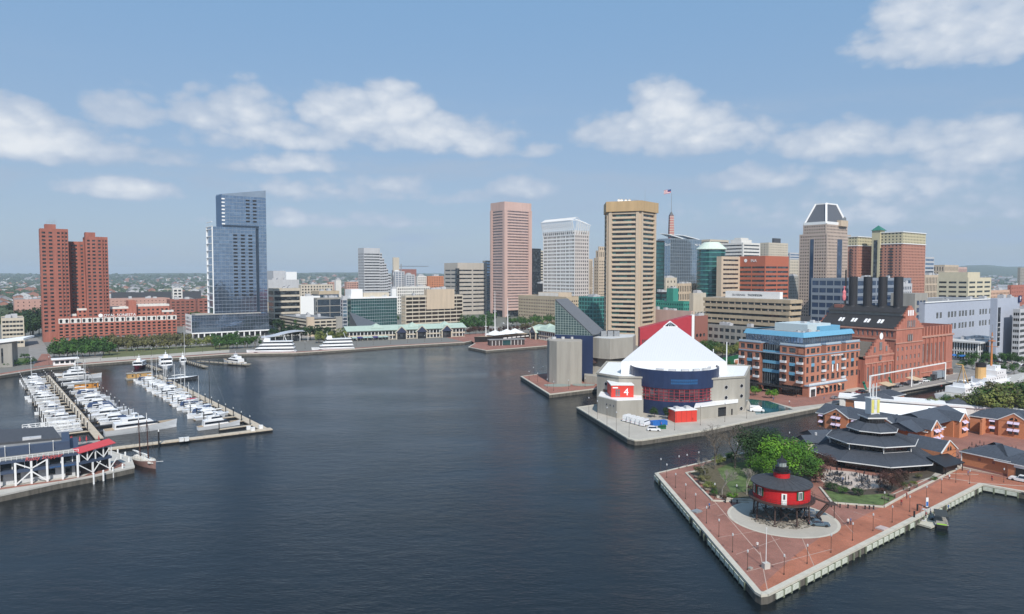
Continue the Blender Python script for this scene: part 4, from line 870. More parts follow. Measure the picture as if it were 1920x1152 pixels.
for i in range(8): zz = z0_ + (z1_ - z0_) * (i + .5) / 8; rr = 5.35 - 1.0 * (i + .5) / 8; MB().lathe(0, 0, [(rr, zz - .65), (rr, zz + .65)], 4, a0=.9).obj('pale_stripe', CREAM, g)
MB().lathe(0, 0, [(4.4, z1_), (0.3, z1_ + 7)], 4, a0=.9).obj('pointed_cap', DSTEEL, g); zp = V(1258, 362, 1050).z - 60; MB().tube((0, 0, z1_ + 6), (0, 0, zp), .45, .25, n=5).obj('flagpole', STEEL, g)
FR, FW_, FB = mat('flag_red', (.45, .05, .06), .8, .05, 1), mat('flag_white', (.75, .75, .75), .8, .05, 1), mat('flag_blue', (.03, .05, .18), .8, .05, 1)
def flag(label, loc, s, sgn=-1, cat='flag'):
    m_ = MB()
    for r in range(7):
        for c in range(6):
            x0, x1_ = c / 6 * 1.9, (c + 1) / 6 * 1.9; w0, w1 = .14 * math.sin(x0 * 4), .14 * math.sin(x1_ * 4); z0_, z1_ = -r / 7, -(r + 1) / 7; mi = 2 if (c < 3 and r < 4) else (r % 2)
            m_.quad((sgn * x0 * s, w0 * s, (z1_ - x0 * .2) * s), (sgn * x1_ * s, w1 * s, (z1_ - x1_ * .2) * s), (sgn * x1_ * s, w1 * s, (z0_ - x1_ * .2) * s), (sgn * x0 * s, w0 * s, (z0_ - x0 * .2) * s), mi)
    o = m_.obj('flag', [FR, FW_, FB], loc=loc); return tag(o, label, cat)
flag('striped flag flying on the pole of the striped needle', (V(1258, 362, 1050).x, 1050, V(1258, 355, 1050).z), 5.6)
blk('office_building', 'old grey columned office block at the foot of the bank tower', 1265, 1270, 1316, 532, 780, sg(3, 9, .45, .7), TANL, roofm=ROOFW)
blk('office_building', 'pale stone stair block beside the columned office', 1244, 1248, 1269, 521, 760, sg(5, 6, .3, .4), CREAM)
# round glass tower with green dome
c0 = V(1336, 500, 770); g = thing('round_tower', 'round teal glass tower under a pale green conical dome', 'tower', (c0.x + 2, 782, ZL)); hT = V(1340, 468, 770).z - ZL; r_ = 15.5
MB().lathe(0, 0, [(r_, 0), (r_, hT)], 28).obj('glass_drum', GT, g)
m_ = MB()
for i in range(17): zz = hT * (i + .2) / 17; m_.lathe(0, 0, [(r_ + .01, zz), (r_ + .35, zz), (r_ + .35, zz + 1.2), (r_ + .01, zz + 1.2)], 28)
m_.obj('floor_bands', mat('teal_frame', (.06, .22, .20)), g); MB().lathe(0, 0, [(r_ + 1.5, hT), (r_ + 1.7, hT + .6), (r_ * .55, hT + 8.5), (0, hT + 9)], 28).obj('dome', mat('pale_dome_copper', (.56, .64, .55), .6, .08, .4), g)
g = blk('office_building', 'beige office block clasping the round teal tower', 1343, 1352, 1387, 481, 745, sb(5, .38, 1, 3), [TANL], GW); blk('office_building', 'slim beige flank of the round teal tower', 1308, 1311, 1316, 489, 790, sg(5, 5, .4, .4), [TANL])
# white stacked block and neighbours
g = blk('hospital_tower', 'white stacked office block with long dark strips on the skyline', 1352, 1392, 1424, 455, 1050, sb(5.4, .4, 1, 2), [OFFW], GW, roofm=ROOFW, fin=False)
g.prism(box4(g.lx * .6, g.ly * .5, 4, 6), g.h, g.h + 5, None); g.prism(box4(g.lx * .45, g.ly * .3, 8, 10), g.h + 5, g.h + 8, None); g.done()
blk('office_building', 'pale grey block with round plant drum on the skyline', 1312, 1330, 1365, 449, 1180, sb(6, .3, 1, 2), [CREAM], GW)
blk('apartment_tower', 'small grey apartment tower with dark rooftop box', 1436, 1440, 1476, 455, 1120, sg(5, 4, .35, .35), [CREAM], GW, ymin=16); blk('rooftop_box', 'dark box on the small grey apartment tower', 1448, 1450, 1462, 447, 1130, None, DSTEEL, z0=50)
# red brown office
g = blk('office_tower', 'red brown office tower with dark window strips and corner sign', 1384, 1434, 1478, 480, 740, dict(band=2, margin=.4, fh=4.9, fhh=.45, fw=.94, hi=10), [mat('red_brown_panel', (.42, .125, .07), .7, .06, .3)], GW, fin=False)
text('INA', 4.4, 'sign_lettering', WTXT, g.root, (-.4, g.ly * .42, g.h - 6.5), rz=-math.pi / 2); m_ = MB(); m_.lathe(0, 0, [(0, 0), (2, 0)], 12); m_.v = [(-.45, g.ly * .72 + v[0], g.h - 4.8 + v[1]) for v in m_.v]; m_.obj('sign_disc', WTXT, g.root); g.done(big=8)
blk('office_building', 'cream block peeping out beside the mansard tower', 1474, 1480, 1500, 487, 950, sg(4, 4, .4, .4), [CREAM]); blk('office_building', 'grey stone block in the shade beside the mansard tower', 1476, 1479, 1500, 518, 900, sg(4, 4, .4, .4), [GREYC])
blk('office_building', 'grey glass block above the cream block', 1474, 1480, 1498, 474, 1300, sb(5, .5, 1, 1), [GREYL], GB)
# ---- mansard tower
g = blk('mansard_tower', 'tall pinkish stone tower with dark mansard roof edged in white', 1497, 1549, 1593, 438, 790, dict(bay=3.1, fh=3.7, fw=.5, fhh=.48, margin=.8, lo=8, hi=1), [mat('greyish_stone', (.45, .36, .30), .8, .08, .3, streak=True)], GW, cat='tower', fin=False)
hT, hU, hM = g.h, hz(1549, 419, 790), hz(1549, 379, 790); e = 2.8; g.prism(box4(g.lx - 2 * e, g.ly - 2 * e, e, e), hT, hU, dict(bay=3.1, fh=4, fw=.5, fhh=.5, hi=1)); e2 = e + .6
q0 = box4(g.lx - 2 * e2, g.ly - 2 * e2, e2, e2); k = .52; cx_, cy_ = g.lx / 2, g.ly / 2; q1 = [(cx_ + (x - cx_) * (1 - k), cy_ + (y - cy_) * (1 - k)) for x, y in q0]
MB().add([(*p, hU) for p in q0] + [(*p, hM) for p in q1], [(0, 1, 5, 4), (1, 2, 6, 5), (2, 3, 7, 6), (3, 0, 4, 7), (4, 5, 6, 7)]).obj('mansard_roof', mat('mansard_slate', (.10, .105, .12), .5, .1, .5), g.root)
for i in range(4): MB().beam((*q0[i], hU), (*q1[i], hM + .3), 2.0).obj('white_ridge', WHITE, g.root); MB().beam((*q0[i], hU + 1), (*q0[(i + 1) % 4], hU + 1), 1.4, 3.2).obj('white_cornice', WHITE, g.root); MB().beam((*q1[i], hM), (*q1[(i + 1) % 4], hM), 1.5, 1.6).obj('white_top_rim', WHITE, g.root)
for (a, z_) in ((0, 8),):
    MB().box(g.lx * .55, g.lx * .86, -.2, 6, hU - 2, hU + 5).obj('dormer', TANL, g.root); m_ = MB(); m_.lathe(0, 0, [(0, 0), (4.4, 0)], 16); m_.v = [(g.lx * .7 + v[0], -.3, hU + 5 + max(0, v[1])) for v in m_.v]; m_.obj('arched_window', GP, g.root)
MB().box(-.3, 0, g.ly * .47, g.ly * .60, 10, hT - 6).obj('glazed_strip', GN, g.root); MB().box(g.lx * .42, g.lx * .62, -.3, 0, 10, hT - 6).obj('glazed_strip', GN, g.root); g.done()
# ---- brick and cream apartment towers
BC = mat('salmon_brick', (.42, .20, .145), .85, .08, .4)
for (lab, pl, pc, pr, pt, split, Y) in (('brick and cream apartment tower with balconies close to the mansard tower', 1588, 1606, 1634, 443, 461, 720), ('wide brick and cream apartment tower with green pyramid roof', 1634, 1690, 1733, 434, 457, 690)):
    C, lx, ly = corner_fit(pc, Y, pl, pr); g = Bld('apartment_tower', lab, 'tower', C, A, mats=[BC, mat('cream_render', (.50, .45, .30), .8, .06, .3)], gl=GW); h0, h1 = hz(pc, split, Y), hz(pc, pt, Y)
    sp_ = dict(bay=3.5, fh=3.0, fw=.42, fhh=.48, margin=.6, hi=.4); g.prism(box4(lx, ly), 0, h0, sp_, roof=False); g.prism(box4(lx, ly), h0, h1, sp_, mi=1)
    MB().box(-.5, lx + .5, -.5, ly + .5, h0 - .3, h0 + .5).obj('string_course', WHITE, g.root); MB().box(-.6, lx + .6, -.6, ly + .6, h1 - .9, h1 - .1).obj('cornice', WHITE, g.root)
    for yy in ((ly * .3, ly * .66) if pt < 440 else (ly * .5,)):
        for i in range(int(h0 / 3) - 4): m_ = MB(); m_.box(-1.4, -.01, yy, yy + 2.6, 12 + 3 * i, 12.25 + 3 * i); m_.box(-1.4, -1.3, yy, yy + 2.6, 12.25 + 3 * i, 13.2 + 3 * i); m_.obj('balcony', DSTEEL, g.root)
    if pt < 440:
        MB().box(-2, 8, ly * .72, ly, 0, h1 + 2).obj('cream_bay', g.mats[1], g.root); MB().box(-2.3, -2, ly * .80, ly * .92, 5, h1 - 8).obj('glazed_strip', GW, g.root)
        m_ = MB(); yc = ly * .86; m_.add([(-3, ly * .66, h1 + 2), (9, ly * .66, h1 + 2), (9, ly * 1.02, h1 + 2), (-3, ly * 1.02, h1 + 2), (3, yc, h1 + 7.5)], [(0, 1, 4), (1, 2, 4), (2, 3, 4), (3, 0, 4)]); m_.obj('pyramid_roof', mat('dark_green_copper', (.03, .16, .12), .6, .1, 1), g.root)
    g.done()
# ---- buildings to the right
blk('office_tower', 'slender grey and blue striped tower past the brick apartments', 1730, 1733, 1750, 482, 1100, sb(6.5, .55, 1, 1), [GREYL], GB)
blk('courthouse', 'long beige stone courthouse with columns on the skyline', 1738, 1770, 1796, 497, 1150, sg(4, 9, .4, .75, hi=2), [TANL]); blk('office_building', 'rose stone block beside the beige courthouse', 1776, 1790, 1812, 501, 1200, sg(4, 9, .4, .75, hi=2), [PINK])
blk('office_building', 'beige ribbed older block below the courthouse', 1732, 1734, 1765, 516, 820, sg(4, 10, .5, .8, hi=2), [TANL])
g = blk('office_building', 'stepped cream concrete office block with black window strips', 1757, 1815, 1858, 521, 640, dict(band=3, margin=.5, fh=4.3, fhh=.42, fw=.78, hi=2.4), [mat('cream_concrete', (.58, .52, .38), .8, .06, .3)], GW, fin=False, big=8)
g.prism(box4(g.lx * .52, g.ly * .95, 1, 1), g.h, g.h + 5.2, None); g.done(big=8)
blk('apartment_block', 'peach block with small windows behind the parking tower', 1855, 1858, 1893, 545, 720, sg(4, 4, .5, .5), [mat('peach_render', (.55, .36, .26), .8, .1, .3)])
blk('brick_block', 'red brick low block far past the parking tower', 1893, 1896, 1935, 535, 850, sg(6, 5, .3, .3), [BRICK]); blk('stone_tower', 'brown stone tower with rounded top at the edge of the skyline', 1909, 1912, 1940, 502, 1150, sg(5, 5, .3, .3), [GREYC])
blk('blue_glass_office', 'wide blue glass office block behind the four chimneys', 1521, 1607, 1708, 522, 520, dict(band=6, margin=.4, fh=5.6, fhh=.62, fw=.9, lo=2, hi=1), [mat('blue_grey_panel', (.22, .25, .29), .6, .05, .4)], GN, big=8)
blk('glass_annex', 'grey annex with blue windows beside the chimneys', 1688, 1691, 1710, 532, 500, sg(3.2, 4, .6, .6), [GREYL], GN)
g = blk('parking_garage', 'long pale blue grey garage wall with paired window groups', 1723, 1735, 1872, 567, 470, None, [mat('pale_blue_grey_panel', (.40, .43, .50), .6, .05, .3)], GW, fin=False); g.w = MB()
L = g.lx; us = []
for i, grp in enumerate((2, 3, 3, 2, 3, 3)):
    o_ = L * (.14 + .145 * i)
    for j in range(grp): us.append((o_ + j * L * .042, o_ + j * L * .042 + L * .028))
g.facade((0, 0), (L, 0), 0, g.h, us, [(g.h - 21, g.h - 16.6), (g.h - 12.2, g.h - 7.8)], .3, mull=1); g.facade((0, g.ly), (0, 0), 0, g.h); g.facade((L, 0), (L, 40), 0, g.h); g.roof(box4(L, 40), g.h, par=.4)
MB().box(-.4, L + .4, -.6, 0, g.h - .6, g.h + .2).obj('cornice', WHITE, g.root)
MB().box(-6, 14, 4, 20, 0, g.h + 6).obj('grey_block', GREYC, g.root)
for i in range(3):
    for j in range(3): MB().box(-3 + i * 5, 0.2 + i * 5, 3.8, 4, g.h - 12 + j * 5, g.h - 9 + j * 5).obj('window', GN, g.root)
g.done(big=7)
g = blk('parking_tower', 'pale lift tower with a white P on a dark blue square', 1869, 1871, 1913, 560, 452, None, [mat('pale_blue_grey_panel', (.40, .43, .50))], GW, fin=False)
MB().box(1.5, 5.6, -.25, 0, 10, g.h - 6).obj('glazed_strip', GW, g.root)
for i in range(6): MB().box(1.5, 5.6, -.35, -.25, 10 + i * 3.2, 10.5 + i * 3.2).obj('transom', GREYL, g.root)
MB().box(g.lx - 4.4, g.lx + .8, -.8, -.3, g.h - 3.4, g.h + 1.2).obj('sign_board', mat('sign_navy', (.01, .02, .09), .5, .02, 1), g.root); text('P', 4.4, 'sign_letter', WTXT, g.root, (g.lx - 1.8, -.85, g.h - 2.6)); g.done()
blk('parking_garage', 'white garage with stacked open decks at the picture edge', 1910, 1914, 1960, 580, 450, dict(band=3, margin=.3, fh=3.6, fhh=.5, fw=.9), [GREYL], GW)
g = blk('restaurant_pavilion', 'white roofed glass restaurant pavilion by the bridge road', 1768, 1838, 1898, 642, 455, None, [GREYL], GW, fin=False, roofm=ROOFW); g.w = MB()
MB().box(.8, g.lx - .8, .8, g.ly - .8, 0, g.h - 1).obj('glass_walls', GW, g.root)
MB().box(-1.5, g.lx + 1.5, -1.5, g.ly, g.h - 1, g.h).obj('flat_roof', ROOFW, g.root)
for zz in (.0, g.h * .45): MB().box(0, g.lx, 0, g.ly, zz, zz + 1.1).obj('floor_slab', GREYL, g.root)
for i in range(15):
    m_ = MB(); x = g.lx * i / 14; m_.box(x - .18, x + .18, 0, .5, 0, g.h - 1); m_.obj('column', WHITE, g.root)
    m_ = MB(); y = g.ly * i / 14; m_.box(0, .5, y - .18, y + .18, 0, g.h - 1); m_.obj('column', WHITE, g.root)
MB().prism([(-1.2, g.ly * .2), (-3.2, g.ly * .2), (-3.2, g.ly * .65), (-1.2, g.ly * .65)][::-1], [3.6, 2.6, 2.6, 3.6][::-1], [3.9, 2.9, 2.9, 3.9][::-1]).obj('blue_awning', mat('blue_canvas', (.02, .14, .42), .8, .05, 1), g.root); g.done()
# ---- middle band of buildings around the street
g = blk('office_building', 'stepped tan concrete office block with dark strip windows behind the brick arcade', 1322, 1480, 1494, 563, 500, None, [TAN], GW, fin=False, ymin=14); g.w = MB()
hs = g.h / 9.
for i in range(9):
    o_ = -max(0, i - 3) * .5; z_ = i * hs; x0 = o_; 
    g.w.box(o_, g.lx, o_, g.ly, z_ + hs * .42, z_ + hs * 1.0); g.w.box(o_ + 1, g.lx - 1, o_ + 1, g.ly - 1, z_, z_ + hs * .42, 0)
    gm = MB(); gm.box(o_ + .6, o_ + .98, 2, g.ly * .97, z_ + .02, z_ + hs * .41); gm.obj('window_strip', GW, g.root); gm = MB(); gm.box(1, g.lx - 1, o_ + .6, o_ + .98, z_ + .02, z_ + hs * .41); gm.obj('window_strip', GW, g.root)
    if i in (5, 7, 8):
        for j in range(12): gm = MB(); y = 4 + j * g.ly / 13; gm.box(o_ + .3, o_ + .7, y, y + .9, z_, z_ + hs * .42); gm.obj('column', TANL, g.root)
MB().box(2, g.lx, 2, g.ly, g.h, g.h + .4).obj('roof', ROOFT, g.root)
sgy0, sgy1 = reach(g.c, (-math.sin(A), math.cos(A)), 1458), reach(g.c, (-math.sin(A), math.cos(A)), 1356)
MB().box(3, 7, sgy0, sgy1, g.h, g.h + 5.6).obj('sign_wall', WHITE, g.root); text('SILVERMAN', 2.3, 'sign_lettering', mat('grey_letter', (.25, .25, .26), .6, .02, 1), g.root, (2.9, sgy0 + (sgy1 - sgy0) * .74, g.h + 2), rz=-math.pi / 2); text('THOMPSON', 2.3, 'sign_lettering', BLACK, g.root, (2.9, sgy0 + (sgy1 - sgy0) * .44, g.h + 2), rz=-math.pi / 2)
g.w.obj('wall', g.mats, g.root); 
blk('green_office', 'bright green panelled low block with many small windows', 1218, 1282, 1301, 566, 600, dict(bay=2.6, fh=3.6, fw=.6, fhh=.42, margin=.5, hi=1), [mat('bright_green_panel', (.05, .26, .20), .5, .06, .4)], GT); blk('green_plant_room', 'plain green rooftop block over the green panelled building', 1250, 1262, 1272, 541, 610, None, mat('bright_green_panel', (.05, .26, .20)), z0=20)
blk('retail_block', 'blank rose stone wall below the green panelled block', 1215, 1296, 1300, 584, 560, None, [PINK]); blk('retail_block', 'plain tan stair block beside the green panelled block', 1296, 1300, 1324, 550, 570, None, [CREAM])
g = blk('brick_arcade', 'old brick pumping station with round arched windows', 1300, 1304, 1328, 593, 500, None, [BRICKD], GW, fin=False); m_ = MB()
for i in range(3):
    for zz in (4, 12): q = MB(); q.lathe(0, 0, [(0, 0), (1.3, 0)], 10); q.v = [(2.5 + i * 4 + v[0], -.1, zz + 1.4 + v[1]) for v in q.v]; q.obj('arched_window', GW, g.root)
for i in range(4): MB().box(1 + i * 4, 1.8 + i * 4, 3, 4, g.h, g.h + 3).obj('chimney', CREAM, g.root)
g.done()
blk('long_pavilion', 'long low grey terrace building at the foot of the tan office', 1306, 1440, 1446, 616, 470, sg(5, 5, .7, .5, hi=1), [GREYC], GW)
# ================================================================== buildings round the water
def world_bld(name, label, cat, at, mats=None, gl=None, ang=0.):
    return Bld(name, label, cat, at, ang, mats=mats, gl=gl)
def local(at, p): return (p[0] - at[0], p[1] - at[1])
def window_ring(name, y, x, z, r, parent, m, nrm='y', n=14, rz=0):
    q = MB(); q.lathe(0, 0, [(0, 0), (r, 0)], n); q.v = [(v[0], -.0, v[1]) for v in q.v]; o = q.obj(name, m, parent, loc=(x, y, z), rz=rz); return o
# ---- pyramid roofed pavilion of the aquarium
pc0 = V(1262, 690, 306); at = (pc0.x, 306); aq = world_bld('aquarium_pavilion', 'concrete aquarium hall with white pyramid roof and navy glass drum on the pier', 'aquarium', at, [GREYC], GW, 0)
lo = lambda px, py: local(at, G(px, py))
pts = [lo(1119, 763), lo(1160, 772), lo(1330, 777), lo(1396, 771)]; back = [(pts[3][0] + 14, pts[3][1] + 34), (pts[0][0] + 10, pts[0][1] + 40)]
hb = 14.5
CB = mat('board_marked_concrete', (.33, .31, .27), .85, .10, .35, bump=.3, streak=True)
MB().prism(pts + back, 0, hb).obj('concrete_hall', CB, aq.root)
pr_ = MB(); 
for a, b_ in zip(pts + back, (pts + back)[1:] + [pts[0]]): pr_.beam((*a, hb + .3), (*b_, hb + .3), .8, .7)
pr_.obj('parapet', CB, aq.root); MB().prism(inset(pts + back, .6), hb + .02, hb + .25).obj('white_roof', WHITE, aq.root)
# pyramid
pm = bpy.data.materials.new('seamed_white_roof'); pm.use_nodes = True; t_ = pm.node_tree; bs = t_.nodes['Principled BSDF']; bs.inputs['Base Color'].default_value = (.50, .52, .56, 1); bs.inputs['Roughness'].default_value = .5
wv = t_.nodes.new('ShaderNodeTexWave'); wv.inputs['Scale'].default_value = .42; tcn = t_.nodes.new('ShaderNodeTexCoord'); t_.links.new(tcn.outputs['Object'], wv.inputs[0]); bp = t_.nodes.new('ShaderNodeBump'); bp.inputs['Distance'].default_value = .12; bp.inputs['Strength'].default_value = .5; t_.links.new(wv.outputs[0], bp.inputs['Height']); t_.links.new(bp.outputs[0], bs.inputs['Normal'])
apex = V(1256, 603, 314); hw = 23.5; ap = (apex.x - at[0], 8, apex.z - ZL); zb = 20.2
pl_ = V(1165, 685, 297).x - at[0]; pr2 = V(1361, 685, 297).x - at[0]; PB = [(pl_, -9), (pr2, -9), (V(1329, 660, 332).x - at[0], 26), (V(1195, 660, 332).x - at[0], 26)]
MB().add([(*p, zb) for p in PB] + [ap], [(0, 1, 4), (1, 2, 4), (2, 3, 4), (3, 0, 4)]).obj('pyramid_roof', pm, aq.root)
MB().prism(PB, hb, zb).obj('pyramid_plinth', WHITE, aq.root)
def on_pyr(fx, fz): # point on front face, fz 0 base..1 apex
    bx = PB[0][0] + (PB[1][0] - PB[0][0]) * fx; return Vector((bx, -9, zb)).lerp(Vector(ap), fz)
for (f0, f1, fz0, fz1) in ((.08, .33, .865, .95), (.38, .48, .865, .965), (.52, .62, .865, .965), (.67, .92, .865, .95)):
    m_ = MB(); q = [on_pyr(f0, fz0), on_pyr(f1, fz0), on_pyr(f1, fz1), on_pyr(f0, fz1)]; q = [v + Vector((0, -.12, .05)) for v in q]; m_.poly([tuple(v) for v in q]); m_.obj('louvre', GW, aq.root)
m_ = MB(); m_.beam(on_pyr(0, .86) + Vector((0, -.1, 0)), on_pyr(1, .86) + Vector((0, -.1, 0)), .35); m_.beam(on_pyr(0, .86) + Vector((0, -.1, 0)), (ap[0], ap[1] - .2, ap[2] + .1), .35); m_.beam(on_pyr(1, .86) + Vector((0, -.1, 0)), (ap[0], ap[1] - .2, ap[2] + .1), .35); m_.obj('apex_frame', WHITE, aq.root)
# drum
dx_, dy_, dr = V(1263, 700, 297).x - at[0], -9.5, 19.0; NS = 56
nv = mat('navy_drum_panel', (.020, .034, .085), .4, .12, .25, streak=True); RF = mat('red_frame', (.32, .045, .06), .55, .1, 1)
MB().lathe(dx_, dy_, [(dr, 11.2), (dr, 18.6), (dr - .5, 18.6), (dr - .5, 17.8), (0, 17.8)], NS, 0).obj('upper_drum', nv, aq.root, smooth=False)
MB().lathe(dx_, dy_, [(dr - .6, 17.85), (0, 18.2)], NS, 0).obj('drum_roof', WHITE, aq.root)
MB().lathe(dx_, dy_, [(dr - .5, 5.8), (dr - .5, 11.2)], NS, 0).obj('drum_glass', glass('drum_glass', (.03, .03, .045), (.16, .08, .09), 2.2), aq.root)
MB().lathe(dx_, dy_, [(dr - .1, 0), (dr - .1, 5.8), (dr - .6, 5.9)], NS, 0).obj('lower_drum', nv, aq.root)
fr = MB()
for k in range(NS):
    a = 2 * math.pi * k / NS; c, s_ = math.cos(a), math.sin(a)
    if s_ < .35: fr.beam((dx_ + (dr - .35) * c, dy_ + (dr - .35) * s_, 5.8), (dx_ + (dr - .35) * c, dy_ + (dr - .35) * s_, 11.2), .2)
for zz in (6.0, 7.1, 8.3, 9.6, 10.9): fr.lathe(dx_, dy_, [(dr - .45, zz - .07), (dr - .25, zz - .07), (dr - .25, zz + .07), (dr - .45, zz + .07)], NS)
fr.obj('red_window_frame', RF, aq.root)
m_ = MB()
for k in range(9):
    a = -math.pi / 2 + (k - 4) * .085
    for zz in (13.4, 14.6): m_.box(-.75, .75, -.06, .0, zz, zz + .9); 
m_ = MB()
for k in range(14):
    a = -math.pi / 2 + .02 + (k - 7) * .042
    for zz in (13.2, 14.35):
        c, s_ = math.cos(a), math.sin(a); p = Vector((dx_ + (dr + .02) * c, dy_ + (dr + .02) * s_, zz)); tn = Vector((-s_, c, 0)) * .37; m_.quad(p - tn, p + tn, p + tn + Vector((0, 0, .85)), p - tn + Vector((0, 0, .85)))
m_.obj('blue_sign_panes', mat('blue_panel', (.02, .09, .22), .3, .2, 2, spec=.8), aq.root)
for k in range(6):
    a = -2.2 + k * .35; MB().box(-1.6, 1.6, -.5, .5, 0, .9).obj('rooftop_unit', GREYL, aq.root, loc=(dx_ + 15 * math.cos(a), dy_ + 15 * math.sin(a), 18), rz=a + 1.57)
# portholes
PH_ = mat('porthole_black', (.012, .012, .014), .3, .1, 1)
pa, pb = Vector(pts[2]), Vector(pts[3]); ang3 = math.atan2((pb - pa).y, (pb - pa).x); n3 = Vector((math.sin(ang3), -math.cos(ang3)))
def port(p, z, r, ang):
    nn = Vector((math.sin(ang), -math.cos(ang))); q = MB(); q.lathe(0, 0, [(0, 0), (r, 0)], 16, 1); q.lathe(0, 0, [(r, 0), (r * 1.18, .0)], 16, 0); q.v = [(v[0], -.05 if i > 31 else -.04, v[1]) for i, v in enumerate(q.v)]
    q.lathe(0, 0, [(r * .98, 0), (r * 1.2, 0)], 16, 0); q.v = q.v[:-32] + [(v[0], -.12, v[1]) for v in q.v[-32:]]
    q.obj('porthole', [GREYL, PH_], aq.root, loc=(p[0] + nn.x * .02, p[1] + nn.y * .02, z), rz=ang)
for u, zs in ((.46, (8.0, 10.9 - 7.0)), (.90, (10.9, 6.6, 1.2))):
    for zz in (zs if u > .5 else (10.8, 6.4)): port(pa.lerp(pb, u), zz, .78, ang3)
a0_ = math.atan2(pts[1][1] - pts[0][1], pts[1][0] - pts[0][0]); port(Vector(pts[0]).lerp(Vector(pts[1]), .42), 10.8, .8, a0_)
m_ = MB(); pq = Vector(pts[0]).lerp(Vector(pts[1]), .55); m_.box(-3.4, 3.4, -.08, .1, 5.4, 8.4); m_.obj('dark_panel', mat('brown_glass', (.10, .065, .06), .3, .2, 1), aq.root, loc=(pq.x, pq.y, 0), rz=a0_)
# lower concrete block and the red number box
lb = [lo(1120, 774), lo(1156, 784), lo(1206, 782), lo(1205, 765), lo(1125, 762)]; lb = lb[:3] + [(lb[2][0] + 2, lb[2][1] + 12), (lb[0][0] + 3, lb[0][1] + 14)]
MB().prism(lb, 0, 6.9).obj('low_concrete_block', CB, aq.root); MB().prism(inset(lb, .5), 6.92, 7.2).obj('low_roof', WHITE, aq.root)
l1, l2 = Vector(lb[1]), Vector(lb[2]); a12 = math.atan2((l2 - l1).y, (l2 - l1).x)
l0 = Vector(lb[0]); a01 = math.atan2((l1 - l0).y, (l1 - l0).x)
for u in (.5, .68, .86): port(l0.lerp(l1, u), 4.6, .42, a01)
RED = mat('signal_red', (.60, .050, .035), .5, .06, .6); RED2 = mat('red_side', (.60, .050, .035))
x0, x1 = V(1146, 735, 281.5).x - at[0], V(1188, 735, 281.5).x - at[0]; MB().box(x0, x1, -24.5, -12, 7.2, 12.2).obj('red_number_box', RED, aq.root)
MB().box(x0 - .2, x1 + .2, -24.7, -12, 12.2, 12.5).obj('white_coping', WHITE, aq.root)
text('4', 4.2, 'number', WTXT, aq.root, (x0 + (x1 - x0) * .67, -24.56, 8.1))
for i in range(2):
    for j in range(3): MB().box(x0 + 1.8 + i * 1.0, x0 + 2.6 + i * 1.0, -24.58, -24.5, 7.6 + j * 1.05, 8.5 + j * 1.05).obj('window', GP, aq.root)
MB().box(x0 + .6, x0 + 2.8, -24.6, -24.5, 11, 11.5).obj('white_bar', WHITE, aq.root)
# entrance wing and red kiosk
ew = [lo(1302, 788), lo(1384, 777), (lo(1384, 777)[0] + 3, lo(1384, 777)[1] + 9), (lo(1302, 788)[0] + 3, lo(1302, 788)[1] + 9)]
MB().prism(ew, 0, 4.9).obj('entrance_wing', CB, aq.root); m_ = MB(); e2 = [Vector(p) + Vector((-.3, -.5)) for p in ew[:2]] + [Vector(p) for p in ew[2:]]; m_.prism([tuple(p) for p in e2], 4.92, 5.4); m_.obj('flat_canopy', WHITE, aq.root)
e0, e1 = Vector(ew[0]), Vector(ew[1]); ea = math.atan2((e1 - e0).y, (e1 - e0).x); pq = e0.lerp(e1, .62); MB().box(-2.2, 2.2, -.06, 0, 0.1, 3.8).obj('loading_door', GW, aq.root, loc=(pq.x, pq.y, 0), rz=ea); pq = e0.lerp(e1, .85); MB().box(-.4, .4, -.06, 0, 0.1, 2.6).obj('door', BLACK, aq.root, loc=(pq.x, pq.y, 0), rz=ea)
rk = thing('red_shed', 'bright red plain store shed at the foot of the navy drum', 'shed', (*G(1266, 793)[:2], ZL), ea * .5); MB().box(0, 9.4, 0, 6, 0, 4.6).obj('shed_body', RED, rk); MB().box(-.15, 9.55, -.15, 6.1, 4.6, 4.85).obj('roof', WHITE, rk)
for i in range(2): MB().box(1.2 + i * 4.6, 3 + i * 4.6, 2, 4, 4.85, 5.8).obj('roof_vent', GREYL, rk)
for i in range(4): MB().box(2.2 * i + .5, 2.2 * i + .56, -.03, 0, .1, 4.5).obj('panel_seam', BLACK, rk)
# mast poles at the pyramid corners
for px, lab in ((1362, 'tall white mast at the corner of the pyramid roof'), (1337, 'white mast rising behind the pyramid roof')):
    p = V(px, 695, 300 if px == 1362 else 330); t = thing('mast', lab, 'mast', (p.x, p.y, ZL + (hb if px == 1362 else 0))); MB().tube((0, 0, 0), (0, 0, 14 if px == 1362 else 22), .28, .2, n=6).obj('pole', WHITE, t)
# ---- older aquarium: concrete towers, navy slab, glass wedge
Y3 = 372; at = (V(1090, 700, Y3).x, Y3); oa = world_bld('aquarium_building', 'angular concrete aquarium with navy slab and tilted glass roof wedge', 'aquarium', at, [CB], GW)
lo3 = lambda px, Y: (V(px, 640, Y).x - at[0], Y - at[1])
def pr3(name, L, z0, z1, m, stuff=False): q = MB(); q.prism(L, z0, z1); return q.obj(name, m, oa.root)
zt = V(1060, 640, 364).z - ZL
A3 = [lo3(1026, 374), lo3(1030, 366), lo3(1044, 361), lo3(1070, 359), lo3(1091, 362), lo3(1092, 380), lo3(1028, 385)]; pr3('concrete_tower', A3, 0, zt, CB); pr3('tower_roof', inset(A3, .5), zt + .01, zt + .2, ROOFT)
for i in range(3): MB().cyl(0, 0, 0, 1.2, 1.3 - .3 * i, n=10).obj('roof_vent', GREYL, oa.root, loc=(-15 + 5 * i, 2, zt + .2))
zn = V(1100, 629, 374).z - ZL; pr3('navy_slab', [lo3(1041, 378.5), lo3(1112, 370), lo3(1112, 380), lo3(1041, 392)], 0, zn, nv)
